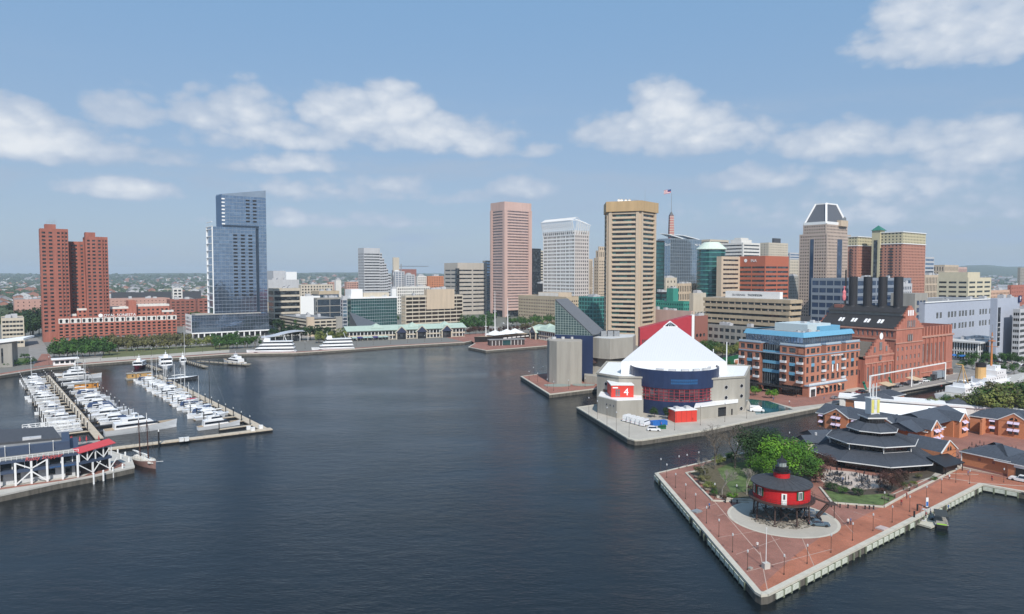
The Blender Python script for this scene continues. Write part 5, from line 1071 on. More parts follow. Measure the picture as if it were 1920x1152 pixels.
# glass wedge
wa, wb, wc = V(1041, 564, 380), V(1041, 627, 380), V(1111, 630, 371.5)
F0, F1, F2 = [Vector((w.x - at[0], w.y - at[1], w.z - ZL)) for w in (wa, wb, wc)]; off = Vector((9, 16, 0))
MB().add([F1, F2, F0, F1 + off, F2 + off, F0 + off * .9], [(0, 1, 2), (5, 4, 3)]).obj('glass_wedge', glass('wedge_glass', (.05, .085, .085), (.09, .13, .12), 3), oa.root)
MB().add([F2, F2 + off, F0 + off * .9, F0, F2 + Vector((0, -.3, .6)), F2 + off + Vector((.5, 0, .6)), F0 + off * .9 + Vector((0, 0, .8)), F0 + Vector((0, -.3, .8))], [(4, 5, 6, 7), (0, 4, 7, 3), (0, 1, 5, 4), (3, 7, 6, 2)]).obj('sloping_roof', mat('lead_grey_roof', (.13, .135, .145), .6, .12, 1), oa.root)
gr = MB(); n = 14
for i in range(n + 1):
    f = i / n; p = F1.lerp(F2, f); q = F0.lerp(F2, f); gr.beam(p + Vector((0, -.12, 0)), q + Vector((0, -.12, 0)), .16); 
    f2 = i / n; a = F1.lerp(F0, f2); b_ = F2.lerp(F0, f2); gr.beam(a + Vector((0, -.12, 0)), b_ + Vector((0, -.12, 0)), .16)
gr.obj('glazing_bars', mat('pale_glazing_bar', (.30, .36, .34), .5, .05, 1), oa.root)
zr = V(1144, 634, 372).z - ZL; R1 = [lo3(1110, 374), lo3(1123, 370), lo3(1144, 366), lo3(1187, 376), lo3(1192, 392), lo3(1112, 395)]
pr3('concrete_hall', [lo3(1110, 376), lo3(1142, 371), lo3(1187, 378), lo3(1192, 392), lo3(1112, 395)], 0, zr - 11, CB); pr3('upper_hall', R1, zr - 11, zr, CB); pr3('hall_roof', inset(R1, .5), zr + .01, zr + .25, ROOFW)
pr3('low_skirt', [lo3(1096, 366), lo3(1122, 360), lo3(1124, 376), lo3(1096, 380)], 0, 4, CB)
pr3('window_slot', [lo3(1143, 368.6), lo3(1182, 374.6), lo3(1182, 375.2), lo3(1143, 369.4)], zr - 16, zr - 13.2, GW); pr3('brown_panel', [lo3(1112, 373.9), lo3(1120, 372.8), lo3(1120, 373.3), lo3(1112, 374.4)], 9.5, 13, mat('brown_glass', (.10, .065, .06)))
for i in range(3): m_ = MB(); m_.box(0, 3, 0, 3.4, 0, 3); m_.cyl(1.5, 1.7, 3, 3.3, 1.1, n=12, mi=1); m_.obj('cooling_unit', [STEEL, DSTEEL], oa.root, loc=(lo3(1129, 374)[0] + i * 3.6, 6, zr + .25))
oa.w = MB()
bb = thing('terrace_mosaic', 'pale oval terrace steps at the foot of the concrete tower', 'terrace', (*G(1070, 724)[:2], ZL)); m_ = MB()
for (x, y, r1, r2) in ((-7, 1, 7, 4), (7, 2.5, 6, 3.4)): m_.lathe(x, y, [(1.0, .02), (1.0, .35), (0, .35)], 20, 0, sx=r1, sy=r2)
m_.obj('oval_plinth', mat('mosaic_green', (.24, .27, .24), .7, .2, 1.5), bb)
# ---- red sloping fin building behind
pa, pb = V(1200, 616, 408), V(1297, 592, 408); t = thing('red_hall', 'dark red hall with slanting roof line behind the white pyramid', 'building', (pa.x, 408, ZL)); w_ = pb.x - pa.x
MB().prism([(0, 0), (w_, 0), (w_ + 3, 22), (3, 22)], 0, [pa.z - ZL, pb.z - ZL, pb.z - ZL - 1, pa.z - ZL - 1]).obj('slanted_wall', mat('crimson_panel', (.40, .035, .05), .5, .08, .5), t)
MB().box(w_ + .05, w_ + 1.6, -.3, 4, 0, pb.z - ZL + .4).obj('white_edge', WHITE, t)
for i in range(5): MB().box(1.4 + i * 1.2, 2.2 + i * 1.2, -.08, 0, 17, 19.2).obj('window', GPK, t)
# green screen fence with poster
p0, p1 = G(1354, 698), G(1387, 690); t = thing('green_hoarding', 'green hoarding with a white framed poster behind the concrete hall', 'hoarding', (p0.x, p0.y, ZL), math.atan2(p1.y - p0.y, p1.x - p0.x)); L = (p1 - p0).length
MB().box(0, L, 0, .3, 0, 8.4).obj('green_boards', mat('hoarding_green', (.01, .11, .045), .7, .1, 1), t); MB().box(L * .66, L * .92, -.12, -.02, 1, 6).obj('poster', WHITE, t); MB().box(L * .70, L * .88, -.16, -.121, 3, 5.4).obj('poster_print', mat('poster_orange', (.6, .25, .15), .6, .3, 1), t)
# ---- brick and blue office building on the pier
C = G(1508, 744); b4 = Bld('brick_office', 'orange brick office building with sky blue cornice and glazed top floor', 'building', (C.x, C.y), AP, mats=[mat('office_brick', (.43, .18, .115), .85, .10, 1.), mat('blue_grey_trim', (.26, .34, .42), .6, .06, 1)], gl=GW, fm=mat('window_frame_grey', (.12, .14, .16), .5, .05, 1))
lx = reach(b4.c, (math.cos(AP), math.sin(AP)), 1614.5); ly = reach(b4.c, (-math.sin(AP), math.cos(AP)), 1387)
SKYB = mat('sky_blue_panel', (.14, .36, .52), .55, .06, 1)
hg, hm2, ht2 = 5.6, 19.4, 23.6
fl = [hg + .9 + 4.5 * i for i in range(3)]
n = 11; bw = lx / n; us = []; vs = [(z_, z_ + 2.9) for z_ in fl]
for i in range(n):
    w_ = (.5, .62, .45)[(i % 4 == 1) + 0] if i % 4 != 3 else .7
    w_ = {0: .42, 1: .66, 2: .42, 3: .74}[i % 4]; us.append((bw * (i + .5 - w_ / 2), bw * (i + .5 + w_ / 2)))
b4.facade((0, 0), (lx, 0), hg, hm2, us, vs, .35, mull=2)
us2 = [(bw * (i + .5 - w / 2), bw * (i + .5 + w / 2)) for i, w in ((0, .42), (1, .62), (2, .42), (4, .42), (5, .62), (6, .42), (8, .42), (9, .66), (10, .42))]
b4.facade((0, 0), (lx, 0), 0, hg, [(bw * (i + .2), bw * (i + .8)) for i in (1, 2, 3.6, 4.8)], [(1, 4.2)], .4, mull=2)
bays = ((0, ly * .36), (ly * .645, ly))
for a, b_ in bays:
    l = b_ - a; b4.facade((0, b_), (0, a), hg, hm2, [(l * .08, l * .26), (l * .38, l * .62), (l * .74, l * .92)], vs, .35, mull=2); b4.facade((0, b_), (0, a), 0, hg, [(1, l - 1)], [(.3, 4.4)], .8, mull=8)
    b4.facade((0, b_), (0, a), hm2, ht2, [(l * .08, l * .27), (l * .36, l * .66), (l * .74, l * .93)], [(hm2 + .9, hm2 + 3.3)], .35, mull=2)
for a in (ly * .36, ly * .645):
    s_ = 1 if a < ly / 2 else -1; b4.w.quad((0, a, 0), (2.4, a, 0), (2.4, a, ht2), (0, a, ht2)); b4.w.quad((2.4, a, 0), (0, a, 0), (0, a, ht2), (2.4, a, ht2))
MB().box(1.6, 2.6, ly * .36, ly * .645, 3, ht2 - .3).obj('glass_bay', GW, b4.root)
for zz in (fl[1] - 1.7, fl[2] - 1.7, hm2 - .6): MB().box(1.2, 1.6, ly * .365, ly * .64, zz, zz + 1.5).obj('blue_spandrel', SKYB, b4.root)
m_ = MB(); 
for i in range(9): y = ly * (.365 + .275 * i / 8); m_.box(1.38, 1.6, y - .07, y + .07, 3, ht2 - .4)
m_.obj('bay_mullions', mat('window_frame_grey', (.12, .14, .16)), b4.root)
# top brick storey on the right face: blocks with gaps
for a, b_ in ((0, bw * 3), (bw * 4, bw * 7), (bw * 8, lx)):
    l = b_ - a; b4.facade((a, 0), (b_, 0), hm2, ht2, [(l * .1, l * .26), (l * .36, l * .64), (l * .74, l * .9)], [(hm2 + .9, hm2 + 3.3)], .35, mull=2)
    b4.w.quad((b_, 0, hm2), (b_, 5, hm2), (b_, 5, ht2), (b_, 0, ht2)); b4.w.quad((a, 5, hm2), (a, 0, hm2), (a, 0, ht2), (a, 5, ht2)); MB().box(a - .1, b_ + .1, -.25, 5, ht2 + .01, ht2 + .45).obj('parapet_cap', b4.mats[1], b4.root)
    MB().box(a, b_, 0.1, .16, ht2 + .45, ht2 + 1.2).obj('terrace_rail', mat('rail_grey', (.40, .46, .50), .5, .1, 1), b4.root)
for a, b_ in bays: MB().box(-.25, 5, a - .1, b_ + .1, ht2 + .012, ht2 + .46).obj('parapet_cap', b4.mats[1], b4.root); MB().box(.1, .16, a, b_, ht2 + .47, ht2 + 1.2).obj('terrace_rail', mat('rail_grey', (.40, .46, .50)), b4.root)
b4.w.quad((lx, 0, 0), (lx, ly, 0), (lx, ly, ht2), (lx, 0, ht2)); b4.w.quad((lx, ly, 0), (0, ly, 0), (0, ly, ht2), (lx, ly, ht2))
MB().box(.02, lx - .02, .3, ly - .3, hm2 - .3, hm2 + .02).obj('terrace_floor', ROOFG, b4.root)
for zz in (hm2 - .25,): m_ = MB(); m_.box(-.28, lx + .2, -.28, 0, zz, zz + .5); m_.box(-.28, 0, 0, ly, zz, zz + .5); m_.obj('string_course', b4.mats[1], b4.root)
MB().box(3.2, lx - 2, 3.2, ly - 2, hm2, ht2 + 4.2).obj('glazed_top_floor', GB, b4.root)
m_ = MB()
for i in range(30): x = 3.2 + (lx - 5.2) * i / 29; m_.box(x - .07, x + .07, 3.06, 3.2, ht2, ht2 + 4.2)
for i in range(20): y = 3.2 + (ly - 5.2) * i / 19; m_.box(3.06, 3.2, y - .07, y + .07, ht2, ht2 + 4.2)
m_.obj('top_floor_mullions', mat('window_frame_grey', (.12, .14, .16)), b4.root)
m_ = MB(); z_ = ht2 + 4.2; o = [(2.2, 2.2), (lx - 1, 2.2), (lx - 1, ly - 1), (2.2, ly - 1)]; o2 = [(3.2, 3.2), (lx - 2, 3.2), (lx - 2, ly - 2), (3.2, ly - 2)]
m_.add([(*p, z_) for p in o] + [(*p, z_ + 2.3) for p in o2] + [(*p, z_ + 2.31) for p in inset(o2, .8)], [(0, 1, 5, 4), (1, 2, 6, 5), (2, 3, 7, 6), (3, 0, 4, 7), (4, 5, 9, 8), (5, 6, 10, 9), (6, 7, 11, 10), (7, 4, 8, 11), (3, 2, 1, 0)]); m_.obj('sky_blue_cornice', SKYB, b4.root)
MB().poly([(*p, z_ + 1.6) for p in inset(o2, .7)]).obj('roof', ROOFG, b4.root)
MB().box(16, lx - 12, 9, ly - 10, z_ + 1.6, z_ + 5.4).obj('roof_penthouse', mat('pale_blue_render', (.48, .56, .58), .7, .05, 1), b4.root); MB().box(24, lx - 6, 7.4, ly - 15, z_ + 1.6, z_ + 4.2).obj('blue_screen', SKYB, b4.root)
b4.clutter(8, 30, 5, 12, z_ + 1.6, 9, 2.0); b4.clutter(22, 34, 12, 20, z_ + 5.4, 4, 2.0)
BAL = mat('white_balcony_rail', (.62, .64, .66), .5, .05, 1)
for a, b_ in bays:
    l = b_ - a
    for fy in (.17, .83):
        for z_2 in fl: y = b_ - l * fy; m_ = MB(); m_.box(-1.3, -.02, y - 1.5, y + 1.5, z_2 - .35, z_2 - .15); m_.box(-1.3, -1.22, y - 1.5, y + 1.5, z_2 - .15, z_2 + .8); m_.box(-1.3, -.02, y - 1.5, y - 1.42, z_2 - .15, z_2 + .8); m_.box(-1.3, -.02, y + 1.42, y + 1.5, z_2 - .15, z_2 + .8); m_.obj('balcony', BAL, b4.root)
    for z_2 in (fl[1], fl[2]): y = (a + b_) / 2; MB().box(-.06, 0, y - l * .12, y + l * .12, z_2 - 1.55, z_2 - .05).obj('blue_spandrel', SKYB, b4.root)
for i in (1, 5, 9):
    for z_2 in (fl[2],): MB().box(bw * (i + .2), bw * (i + .8), -.06, 0, z_2 - 1.55, z_2 - .05).obj('blue_spandrel', SKYB, b4.root)
for i in (3, 7):
    for z_2 in fl: MB().box(bw * i + .5, bw * (i + 1) - .5, -.7, -.02, z_2 - .3, z_2 + .7).obj('balcony', BAL, b4.root)
for zz in (5, 5.25): m_ = MB()
MB().box(-.5, bw * 7.5, -2.6, .0, hg - .6, hg - .1).obj('terrace_slab', b4.mats[1], b4.root); MB().box(0, bw * 7.3, -2.4, -2.3, hg - .1, hg + .8).obj('terrace_rail', BAL, b4.root); m_ = MB(); m_.box(-.02, bw * 7.3, -2.3, -.01, 0, hg - .62)
m_.obj('projecting_ground_floor', b4.mats[0], b4.root); 
for i in range(7): MB().box(bw * (1.5 + i * .82), bw * (2.0 + i * .82), -2.36, -2.29, .8, 4).obj('shop_window', GW, b4.root)
MB().box(.4, 5.6, -2.6, -2.3, 0, 4.6).obj('white_portal', WHITE, b4.root); MB().box(1.2, 4.8, -2.66, -2.6, .1, 3.6).obj('entrance_door', GW, b4.root)
for i in (2.2, 3.2, 5.8): MB().prism([(bw * i - 1.2, -2.35), (bw * i - 1.2, -3.4), (bw * i + 1.2, -3.4), (bw * i + 1.2, -2.35)], [4.4, 3.6, 3.6, 4.4], [4.6, 3.7, 3.7, 4.6]).obj('awning', mat('tan_canvas', (.52, .34, .22), .9, .08, 1), b4.root)
for i, c_ in enumerate((WTXT, WTXT)): MB().box(bw * 5.1 + i * 4.2, bw * 5.1 + i * 4.2 + 1.1, -.5, -.4, fl[1] - .8, fl[1] + 2.8).obj('banner', c_, b4.root)
m_ = MB(); m_.box(-5, -.1, 1, ly, 3.4, 3.7)
for i in range(8): m_.box(-4.9, -4.7, 1 + i * ly / 8, 1.2 + i * ly / 8, 0, 3.4)
m_.obj('dark_pergola', BLACK, b4.root); b4.done('wall', big=6)
text('THE PIER IV BUILDING', 1.15, 'sign_lettering', WTXT, b4.root, (bw * 6.2, -.1, hm2 - 1.7))
fp_ = thing('flagpole', 'white flagpole before the glazed bay of the brick office', 'flagpole', (*G(1446, 727)[:2], ZL)); MB().tube((0, 0, 0), (0, 0, 23), .14, .08, n=6).obj('pole', WHITE, fp_); MB().cyl(0, 0, 0, .5, .5, n=10).obj('base', CONC, fp_)
q = G(1446, 727); flag('small striped flag hanging from the pole before the brick office', (q.x, q.y, 22.5), 1.9, sgn=1)
# ---- the brick power plant with four chimneys
C = G(1678, 719); pp = Bld('power_plant', 'huge red brick power plant with stepped gables and four black chimneys', 'power station', (C.x, C.y), AP, mats=[mat('plant_brick', (.39, .15, .105), .88, .2, .8, streak=True), WHITE, mat('stone_trim', (.45, .25, .19), .8, .1, 1)], gl=GP, fm=mat('plant_sash', (.34, .16, .13), .7, .05, 1))
PB_, GBK = pp.mats[0], GW
wE = 29; Lw = 44; hE = 30; 
def stepgable(x0, x1, y, zs, zp, steps, th=.9, name='stepped_gable', m=None, flat=.22):
    q = MB(); cx = (x0 + x1) / 2; hw_ = (x1 - x0) / 2; pts_ = [(x0, zs - 1.2)]
    for i in range(steps): f0, f1 = i / steps, (i + 1) / steps; xx = x0 + hw_ * (1 - flat) * f0; pts_ += [(xx, zs + (zp - zs) * f0 if i else zs), (xx, zs + (zp - zs) * (f0 + .5 / steps))] if False else [(xx, zs + (zp - zs) * f0)] + [(x0 + hw_ * (1 - flat) * f1, zs + (zp - zs) * f0)]
    pts_.append((x0 + hw_ * (1 - flat), zp)); R_ = [(2 * cx - a, b_) for a, b_ in reversed(pts_)]; P_ = pts_ + R_; n_ = len(P_)
    vs_ = [(a, y, b_) for a, b_ in P_] + [(a, y + th, b_) for a, b_ in P_]; tr = tessellate_polygon([[Vector((a, b_, 0)) for a, b_ in P_]])
    q.add(vs_, [tuple(reversed([n_ + k for k in t__])) for t__ in [fixw(t__, P_) for t__ in tr]] + [fixw(t__, P_) for t__ in tr] + [(k, n_ + k, n_ + (k + 1) % n_, (k + 1) % n_) for k in range(n_)]); q.obj(name, m or PB_, pp.root)
def us_frac(L, F_): return [(L * a, L * b_) for a, b_ in F_]
# main hall, east end
cols = us_frac(wE, [(.06, .12), (.22, .28), (.38, .44), (.54, .60), (.70, .76), (.86, .92)])
pp.facade((0, 0), (wE, 0), 0, hE, cols, [(2, 4.6), (7.2, 9.6), (12, 14.4), (17, 19)], .4, mull=0)
pp.facade((0, Lw), (0, 0), 0, hE - 1, rects(Lw, 2.6, .45, 1), [(hE - 5.4, hE - 2.4)], .4, mull=0); pp.facade((wE, 0), (wE, Lw), 0, hE); pp.facade((wE, Lw), (0, Lw), 0, hE)
stepgable(-.4, wE + .4, -.3, hE, hE + 7, 5, 1.2); stepgable(-.4, wE + .4, Lw - .6, hE, hE + 7, 5, 1.2)
for (z_2, hh_) in ((hE - 1.6, .5), (hE - 9, .6)): MB().box(-.3, wE + .3, -.35, 0, z_2, z_2 + hh_).obj('stone_band', pp.mats[2], pp.root)
for j, (x_a, z_a, n_a) in enumerate(((.38, hE - .6, 5), (.42, hE - 8, 3))):
    for i in range(n_a): m_ = MB(); xx = wE * x_a + i * 1.9; m_.box(xx, xx + .9, -.5, -.36, z_a, z_a + 3.6); m_.add([(xx, -.52, z_a + 3.6), (xx + .9, -.52, z_a + 3.6), (xx + .45, -.52, z_a + 4.2)], [(0, 1, 2)]); m_.obj('arched_window', GP, pp.root)
m_ = MB(); m_.box(-.5, 0, 0, Lw, hE - 1.8, hE - 1.0); m_.box(-.4, 0, 0, Lw, hE - 7, hE - 6.4); m_.obj('eaves_cornice', pp.mats[2], pp.root)
BR = mat('black_plant_roof', (.030, .029, .031), .75, .25, .8, bump=.3)
zr1, zr2 = hE - .8, hE + 5.6; m_ = MB()
m_.add([(-.6, .6, zr1), (-.6, Lw - .6, zr1), (wE * .30, Lw - .6, zr2), (wE * .30, .6, zr2), (wE * .70, Lw - .6, zr2), (wE * .70, .6, zr2), (wE + .6, Lw - .6, zr1), (wE + .6, .6, zr1)], [(0, 3, 2, 1), (7, 6, 4, 5)]); m_.obj('lower_roof', BR, pp.root)
MB().box(wE * .30, wE * .70, .9, Lw - .9, zr1, zr2 + 1.8).obj('roof_monitor', GREYC, pp.root); MB().gable(wE * .26, wE * .74, .6, Lw - .6, zr2 + 1.8, zr2 + 5.2, 'y', .3, 0).obj('monitor_roof', BR, pp.root)
stepgable(wE * .26, wE * .74, -.2, zr2 + 1.2, zr2 + 5.6, 4, .8, 'monitor_gable')
for i in range(3): MB().box(wE * .40 + i * 2.4, wE * .40 + i * 2.4 + 1.4, -.32, -.21, zr2 + .2, zr2 + 3.2).obj('arched_window', WTXT, pp.root)
for i in range(4): # skylights in pairs
    for k in range(2):
        y = 9 + i * 7.4 + k * 1.7; f0, f1 = .35, .62; m_ = MB(); P0 = Vector((-.6, 0, zr1)).lerp(Vector((wE * .3, 0, zr2)), f0); P1 = Vector((-.6, 0, zr1)).lerp(Vector((wE * .3, 0, zr2)), f1); m_.prism([(P0.x, y), (P1.x, y), (P1.x, y + 1.1), (P0.x, y + 1.1)], [P0.z + .05, P1.z + .05, P1.z + .05, P0.z + .05], [P0.z + .35, P1.z + .35, P1.z + .35, P0.z + .35]); m_.obj('skylight', WTXT, pp.root)
ztop = V(1640, 519, 385).z - ZL
CHM = mat('chimney_black', (.030, .030, .034), .6, .25, .5, streak=True)
for y in (6.5, 15, 23.5, 32): MB().lathe(wE / 2, y, [(3.6, zr2 + 2.6), (2.35, zr2 + 4.6), (2.3, ztop), (1.9, ztop), (1.9, ztop - 3)], 16).obj('chimney', CHM, pp.root)
MB().tube((wE / 2 - 1, 36, zr2), (wE / 2 - 1, 36, ztop + 4), .45, n=6).obj('thin_flue', CHM, pp.root); MB().box(wE / 2 - 4, wE / 2 + 1, 36, 41, zr1, zr2 + 5).obj('brick_turret', BRICKD, pp.root)
# annex to the north
ax0, ax1 = wE, 70; pp.facade((ax0, 1.5), (ax1, 1.5), 0, 22.5, us_frac(ax1 - ax0, [(.10, .155), (.22, .27), (.34, .39), (.46, .51), (.58, .63), (.70, .75)]), [(8, 19)], .5, mull=1)
pp.facade((ax1, 1.5), (ax1, 30), 0, 22.5); MB().box(ax0, ax1 + .5, .9, 32, 22.5, 23.4).obj('stone_cornice', pp.mats[2], pp.root)
for i in range(11): m_ = MB(); x = ax0 + (ax1 - ax0) * (i + .3) / 11; m_.box(x, x + 1.6, 1.6, 2.2, 23.4, 28.6); m_.obj('parapet_pier', PB_, pp.root)
m_ = MB(); m_.box(ax0 + .5, ax1, 2.3, 2.8, 23.4, 28.6); m_.box(ax1 - .6, ax1, 2.9, 30, 23.4, 28.6); m_.obj('parapet_screen', BRICKD, pp.root)
MB().box(ax0 + 2, ax0 + 18, 10, 24, 23.4, 30).obj('cooling_frame', STEEL, pp.root); m_ = MB()
for i in range(12): m_.box(ax0 + 1.8 + i * 1.4, ax0 + 1.95 + i * 1.4, 9.7, 9.95, 26, 31)
m_.box(ax0 + 1.8, ax0 + 18, 9.7, 9.95, 30.8, 31); m_.obj('plant_railing', STEEL, pp.root)
for i in range(2): MB().cyl(ax0 + 6 + i * 6, 16, 30, 33, 2.2, n=12).obj('cooling_drum', GREYL, pp.root)
for z_2 in (6.6, 2.6): MB().box(ax0, ax1, 1.2, 1.5, z_2, z_2 + .4).obj('stone_band', pp.mats[2], pp.root)
for i in range(7): m_ = MB(); x = ax0 + (ax1 - ax0) * (.05 + .12 * i); m_.box(x - .5, x + .5, .9, 1.5, 7, 22.4); m_.obj('brick_pilaster', PB_, pp.root)
# south gabled hall
sx0, sx1, sz = -29.5, -.5, 16.5; pp.facade((sx0, .8), (sx1, .8), 0, sz, us_frac(29, [(.08, .15), (.25, .33), (.43, .57), (.67, .75), (.85, .92)]), [(3, 10.5)], .5, mull=1)
pp.facade((sx0, 26), (sx0, .8), 0, sz - 2, rects(25, 3.4, .3, 1), [(2, 9)], .4, mull=0)
for i in range(5):   # stepped gable, centre bay highest
    pass
stepgable(sx0 - .2, sx1 + .2, .5, sz, sz + 9.4, 6, 1.1, flat=.14); stepgable(sx0 - .2, sx1 + .2, 25, sz, sz + 9.4, 6, 1.1, flat=.14)
MB().gable(sx0, sx1, 1.2, 25.5, sz - .6, sz + 6.2, 'y', 0, 0).obj('gabled_roof', mat('brown_roof', (.13, .11, .09), .9, .15, 1), pp.root)
cxs = (sx0 + sx1) / 2; MB().box(cxs - 2.0, cxs + 2.0, .2, 1.4, sz + 9, sz + 10).obj('gable_cap', PB_, pp.root); q = window_ring('clock_face', .15, cxs, sz + 9.6, 1.8, pp.root, WTXT)
for (dx, dz, w_2, h_2) in ((-1.2, 2.2, 2.4, 4.2), (-6.6, 1.4, 1.4, 2.8), (5.2, 1.4, 1.4, 2.8), (-1, -2.8, 2, 2.4)): MB().box(cxs + dx, cxs + dx + w_2, .2, .45, sz + dz, sz + dz + h_2).obj('arched_window', GP, pp.root)
for z_2 in (sz - .5, 12.2): MB().box(sx0, sx1, .45, .8, z_2, z_2 + .45).obj('stone_band', pp.mats[2], pp.root)
for i in range(6): m_ = MB(); x = sx0 + 29 * (.03 + .188 * i); m_.box(x - .4, x + .4, .3, .8, 0, 12.2); m_.obj('brick_pilaster', PB_, pp.root)
MB().box(sx0 - 1, sx1, 30, 36, 0, sz + 5).obj('rear_hall', GREYC, pp.root); MB().box(sx0 - 6, sx1, 29, 37, sz + 5, sz + 6).obj('white_flat_roof', ROOFW, pp.root)
MB().box(sx0 + .2, sx1, 1.5, 29.8, 0, sz - 2.2).obj('hall_core', BRICKD, pp.root)
pp.done('brick_wall', big=5)
gz = V(1586, 565, 378); t = tag(MB() and thing('sculpture', 'tall pink guitar shaped sign standing beside the first chimney', 'sign', (gz.x, 380, gz.z)), 'tall pink guitar shaped sign standing beside the first chimney', 'sign')
MB().lathe(0, 0, [(0, 0), (.7, .6), (1.1, 2.2), (.8, 3.8), (1.0, 5), (.5, 6), (.25, 6.3)], 10, sy=.45).obj('guitar_body', mat('guitar_pink', (.62, .18, .20), .5, .1, 1), t); m_ = MB(); m_.box(-.22, .22, -.2, .2, 6, 7.6); m_.box(-.5, .5, -.2, .2, 7.4, 8.2); m_.obj('guitar_neck', mat('guitar_pink', (.62, .18, .20)), t); MB().tube((0, 0, -8), (0, 0, .4), .2).obj('mounting_post', DSTEEL, t)
# white pipe gantry crossing before the plant, kiosks
p0, p1 = G(1630, 742), G(1772, 712); t = thing('pipe_gantry', 'long white raised rail on posts along the power plant quay', 'gantry', (p0.x, p0.y, ZL)); d = p1 - p0; MB().beam((0, 0, 9.4), (d.x, d.y, 9.4), .5).obj('rail', WHITE, t)
for f in (0, .52, 1): MB().beam((d.x * f, d.y * f, 0), (d.x * f, d.y * f, 9.4), .5).obj('post', WHITE, t)
for px, py, lab in ((1661, 733, 'tan roofed kiosk under the stepped gable'), (1712, 722, 'tan roofed kiosk beside the row of parked cars')):
    q = G(px, py); t = thing('kiosk', lab, 'kiosk', (q.x, q.y, ZL), AP); MB().box(-3, 3, -1.5, 1.5, 0, 2.6).obj('kiosk_body', GREYL, t); MB().box(-2.6, 2.6, -1.56, -1.5, .9, 2.2).obj('serving_hatch', BLACK, t); m_ = MB(); m_.prism([(-4, -3), (4, -3), (4, 2), (-4, 2)], [2.9, 2.9, 3.9, 3.9], [3.1, 3.1, 4.1, 4.1]); m_.obj('slanted_roof', mat('tan_awning', (.50, .38, .25), .8, .1, 1), t)
for px, py, lab in ((1624, 727, 'dark green folded canopy on the plant wall'), (1672, 718, 'dark green canopy over the plant side door')):
    q = G(px, py, 5); tag(MB() and (lambda m_: (m_.prism([(-1, 0), (1, 0), (1, 1.4), (-1, 1.4)], [-2, -2, 1.4, 1.4], [-1.7, -1.7, 1.8, 1.8]), m_.obj('canopy', mat('green_canvas', (.01, .13, .08), .8, .1, 1), None, loc=(q.x, q.y, 6), rz=AP))[1])(MB()), lab, 'canopy')
q = G(1757, 713); t = thing('truck', 'grey box truck parked at the end of the plant quay', 'truck', (q.x, q.y, ZL), AP); MB().box(0, 9, 0, 2.6, 1, 4.6).obj('box', mat('truck_grey', (.25, .29, .33), .5, .05, 1), t); MB().box(-2.6, -.1, 0, 2.5, .7, 3.1).obj('cab', DSTEEL, t)
for x in (-1.6, 2, 6.6, 7.8): m_ = MB(); m_.cyl(0, 0, -.15, .15, .5, n=10); o = m_.obj('wheel', BLACK, t); o.location = (x, .1, .5); o.rotation_euler = (math.pi / 2, 0, 0)
q = G(1738, 716); t = thing('container', 'dark green skip container beside the box truck', 'container', (q.x, q.y, ZL), AP); MB().prism([(0, 0), (5, 0), (5, 2.2), (0, 2.2)], 0, 2.4).obj('skip_body', mat('skip_green', (.04, .09, .07), .7, .2, 1), t); MB().box(-.1, 5.1, -.1, 2.3, 2.2, 2.4).obj('rim', DSTEEL, t)
for px, py, lab in ((1641, 738, 'rusty brown skip by the quay rail post'), (1780, 703, 'rusty brown shed block beyond the box truck')):
    q = G(px, py); t = thing('skip', lab, 'skip', (q.x, q.y, ZL), AP); MB().box(0, 4.6, 0, 2.2, 0, 3 if px > 1700 else 2).obj('skip_body', mat('rusty_brown', (.16, .075, .05), .8, .2, 1), t); MB().box(-.1, 4.7, -.1, 2.3, 1.9, 2.1).obj('rim', DSTEEL, t)
# ================================================================== lighthouse pier: lighthouse, restaurant, hotel
RP = mat('lighthouse_red', (.50, .018, .022), .45, .10, 1.2); BLR = mat('lighthouse_roof', (.050, .052, .058), .65, .18, 1.2, bump=.2); RUST = mat('rusty_iron', (.060, .038, .032), .7, .3, 2)
lt = thing('lighthouse', 'round red screw-pile lighthouse on black iron legs with slate grey roof', 'lighthouse', (LH[0], LH[1], ZL)); Hd = 5.35
MB().lathe(0, 0, [(6.4, Hd), (6.4, 8.9)], 48).obj('red_wall', RP, lt, smooth=False)
m_ = MB()
for i in range(8): m_.lathe(0, 0, [(6.4, Hd + .4 * i + .3), (6.43, Hd + .4 * i + .3), (6.43, Hd + .4 * i + .34), (6.4, Hd + .4 * i + .34)], 48)
m_.obj('board_joints', mat('red_joint', (.36, .014, .018), .6, .1, 1), lt)
MB().lathe(0, 0, [(0, Hd - .3), (7.5, Hd - .3), (7.5, Hd), (6.4, Hd)], 48).obj('gallery_deck', RUST, lt)
m_ = MB()
for k in range(36): a = k * math.pi / 18; m_.tube((7.4 * math.cos(a), 7.4 * math.sin(a), Hd), (7.4 * math.cos(a), 7.4 * math.sin(a), Hd + 1.05), .03, n=4)
for zz in (Hd + .55, Hd + 1.05): m_.lathe(0, 0, [(7.38, zz - .025), (7.43, zz), (7.38, zz + .025)], 48)
m_.obj('gallery_rail', BLACK, lt)
MB().lathe(0, 0, [(6.45, 8.75), (6.95, 8.72), (6.95, 8.92), (1.9, 10.1), (0, 10.1)], 48).obj('roof', BLR, lt, smooth=False)
m_ = MB()
for k in range(24): a = k * math.pi / 12; m_.beam((6.9 * math.cos(a), 6.9 * math.sin(a), 8.95), (1.95 * math.cos(a), 1.95 * math.sin(a), 10.13), .05, .05)
m_.obj('roof_seams', BLR, lt)
MB().lathe(0, 0, [(1.85, 9.6), (1.85, 11.3)], 24).obj('red_cupola', RP, lt)
m_ = MB(); m_.lathe(0, 0, [(1.85, 11.3), (2.1, 11.4), (2.1, 11.5), (1.75, 11.5)], 24)
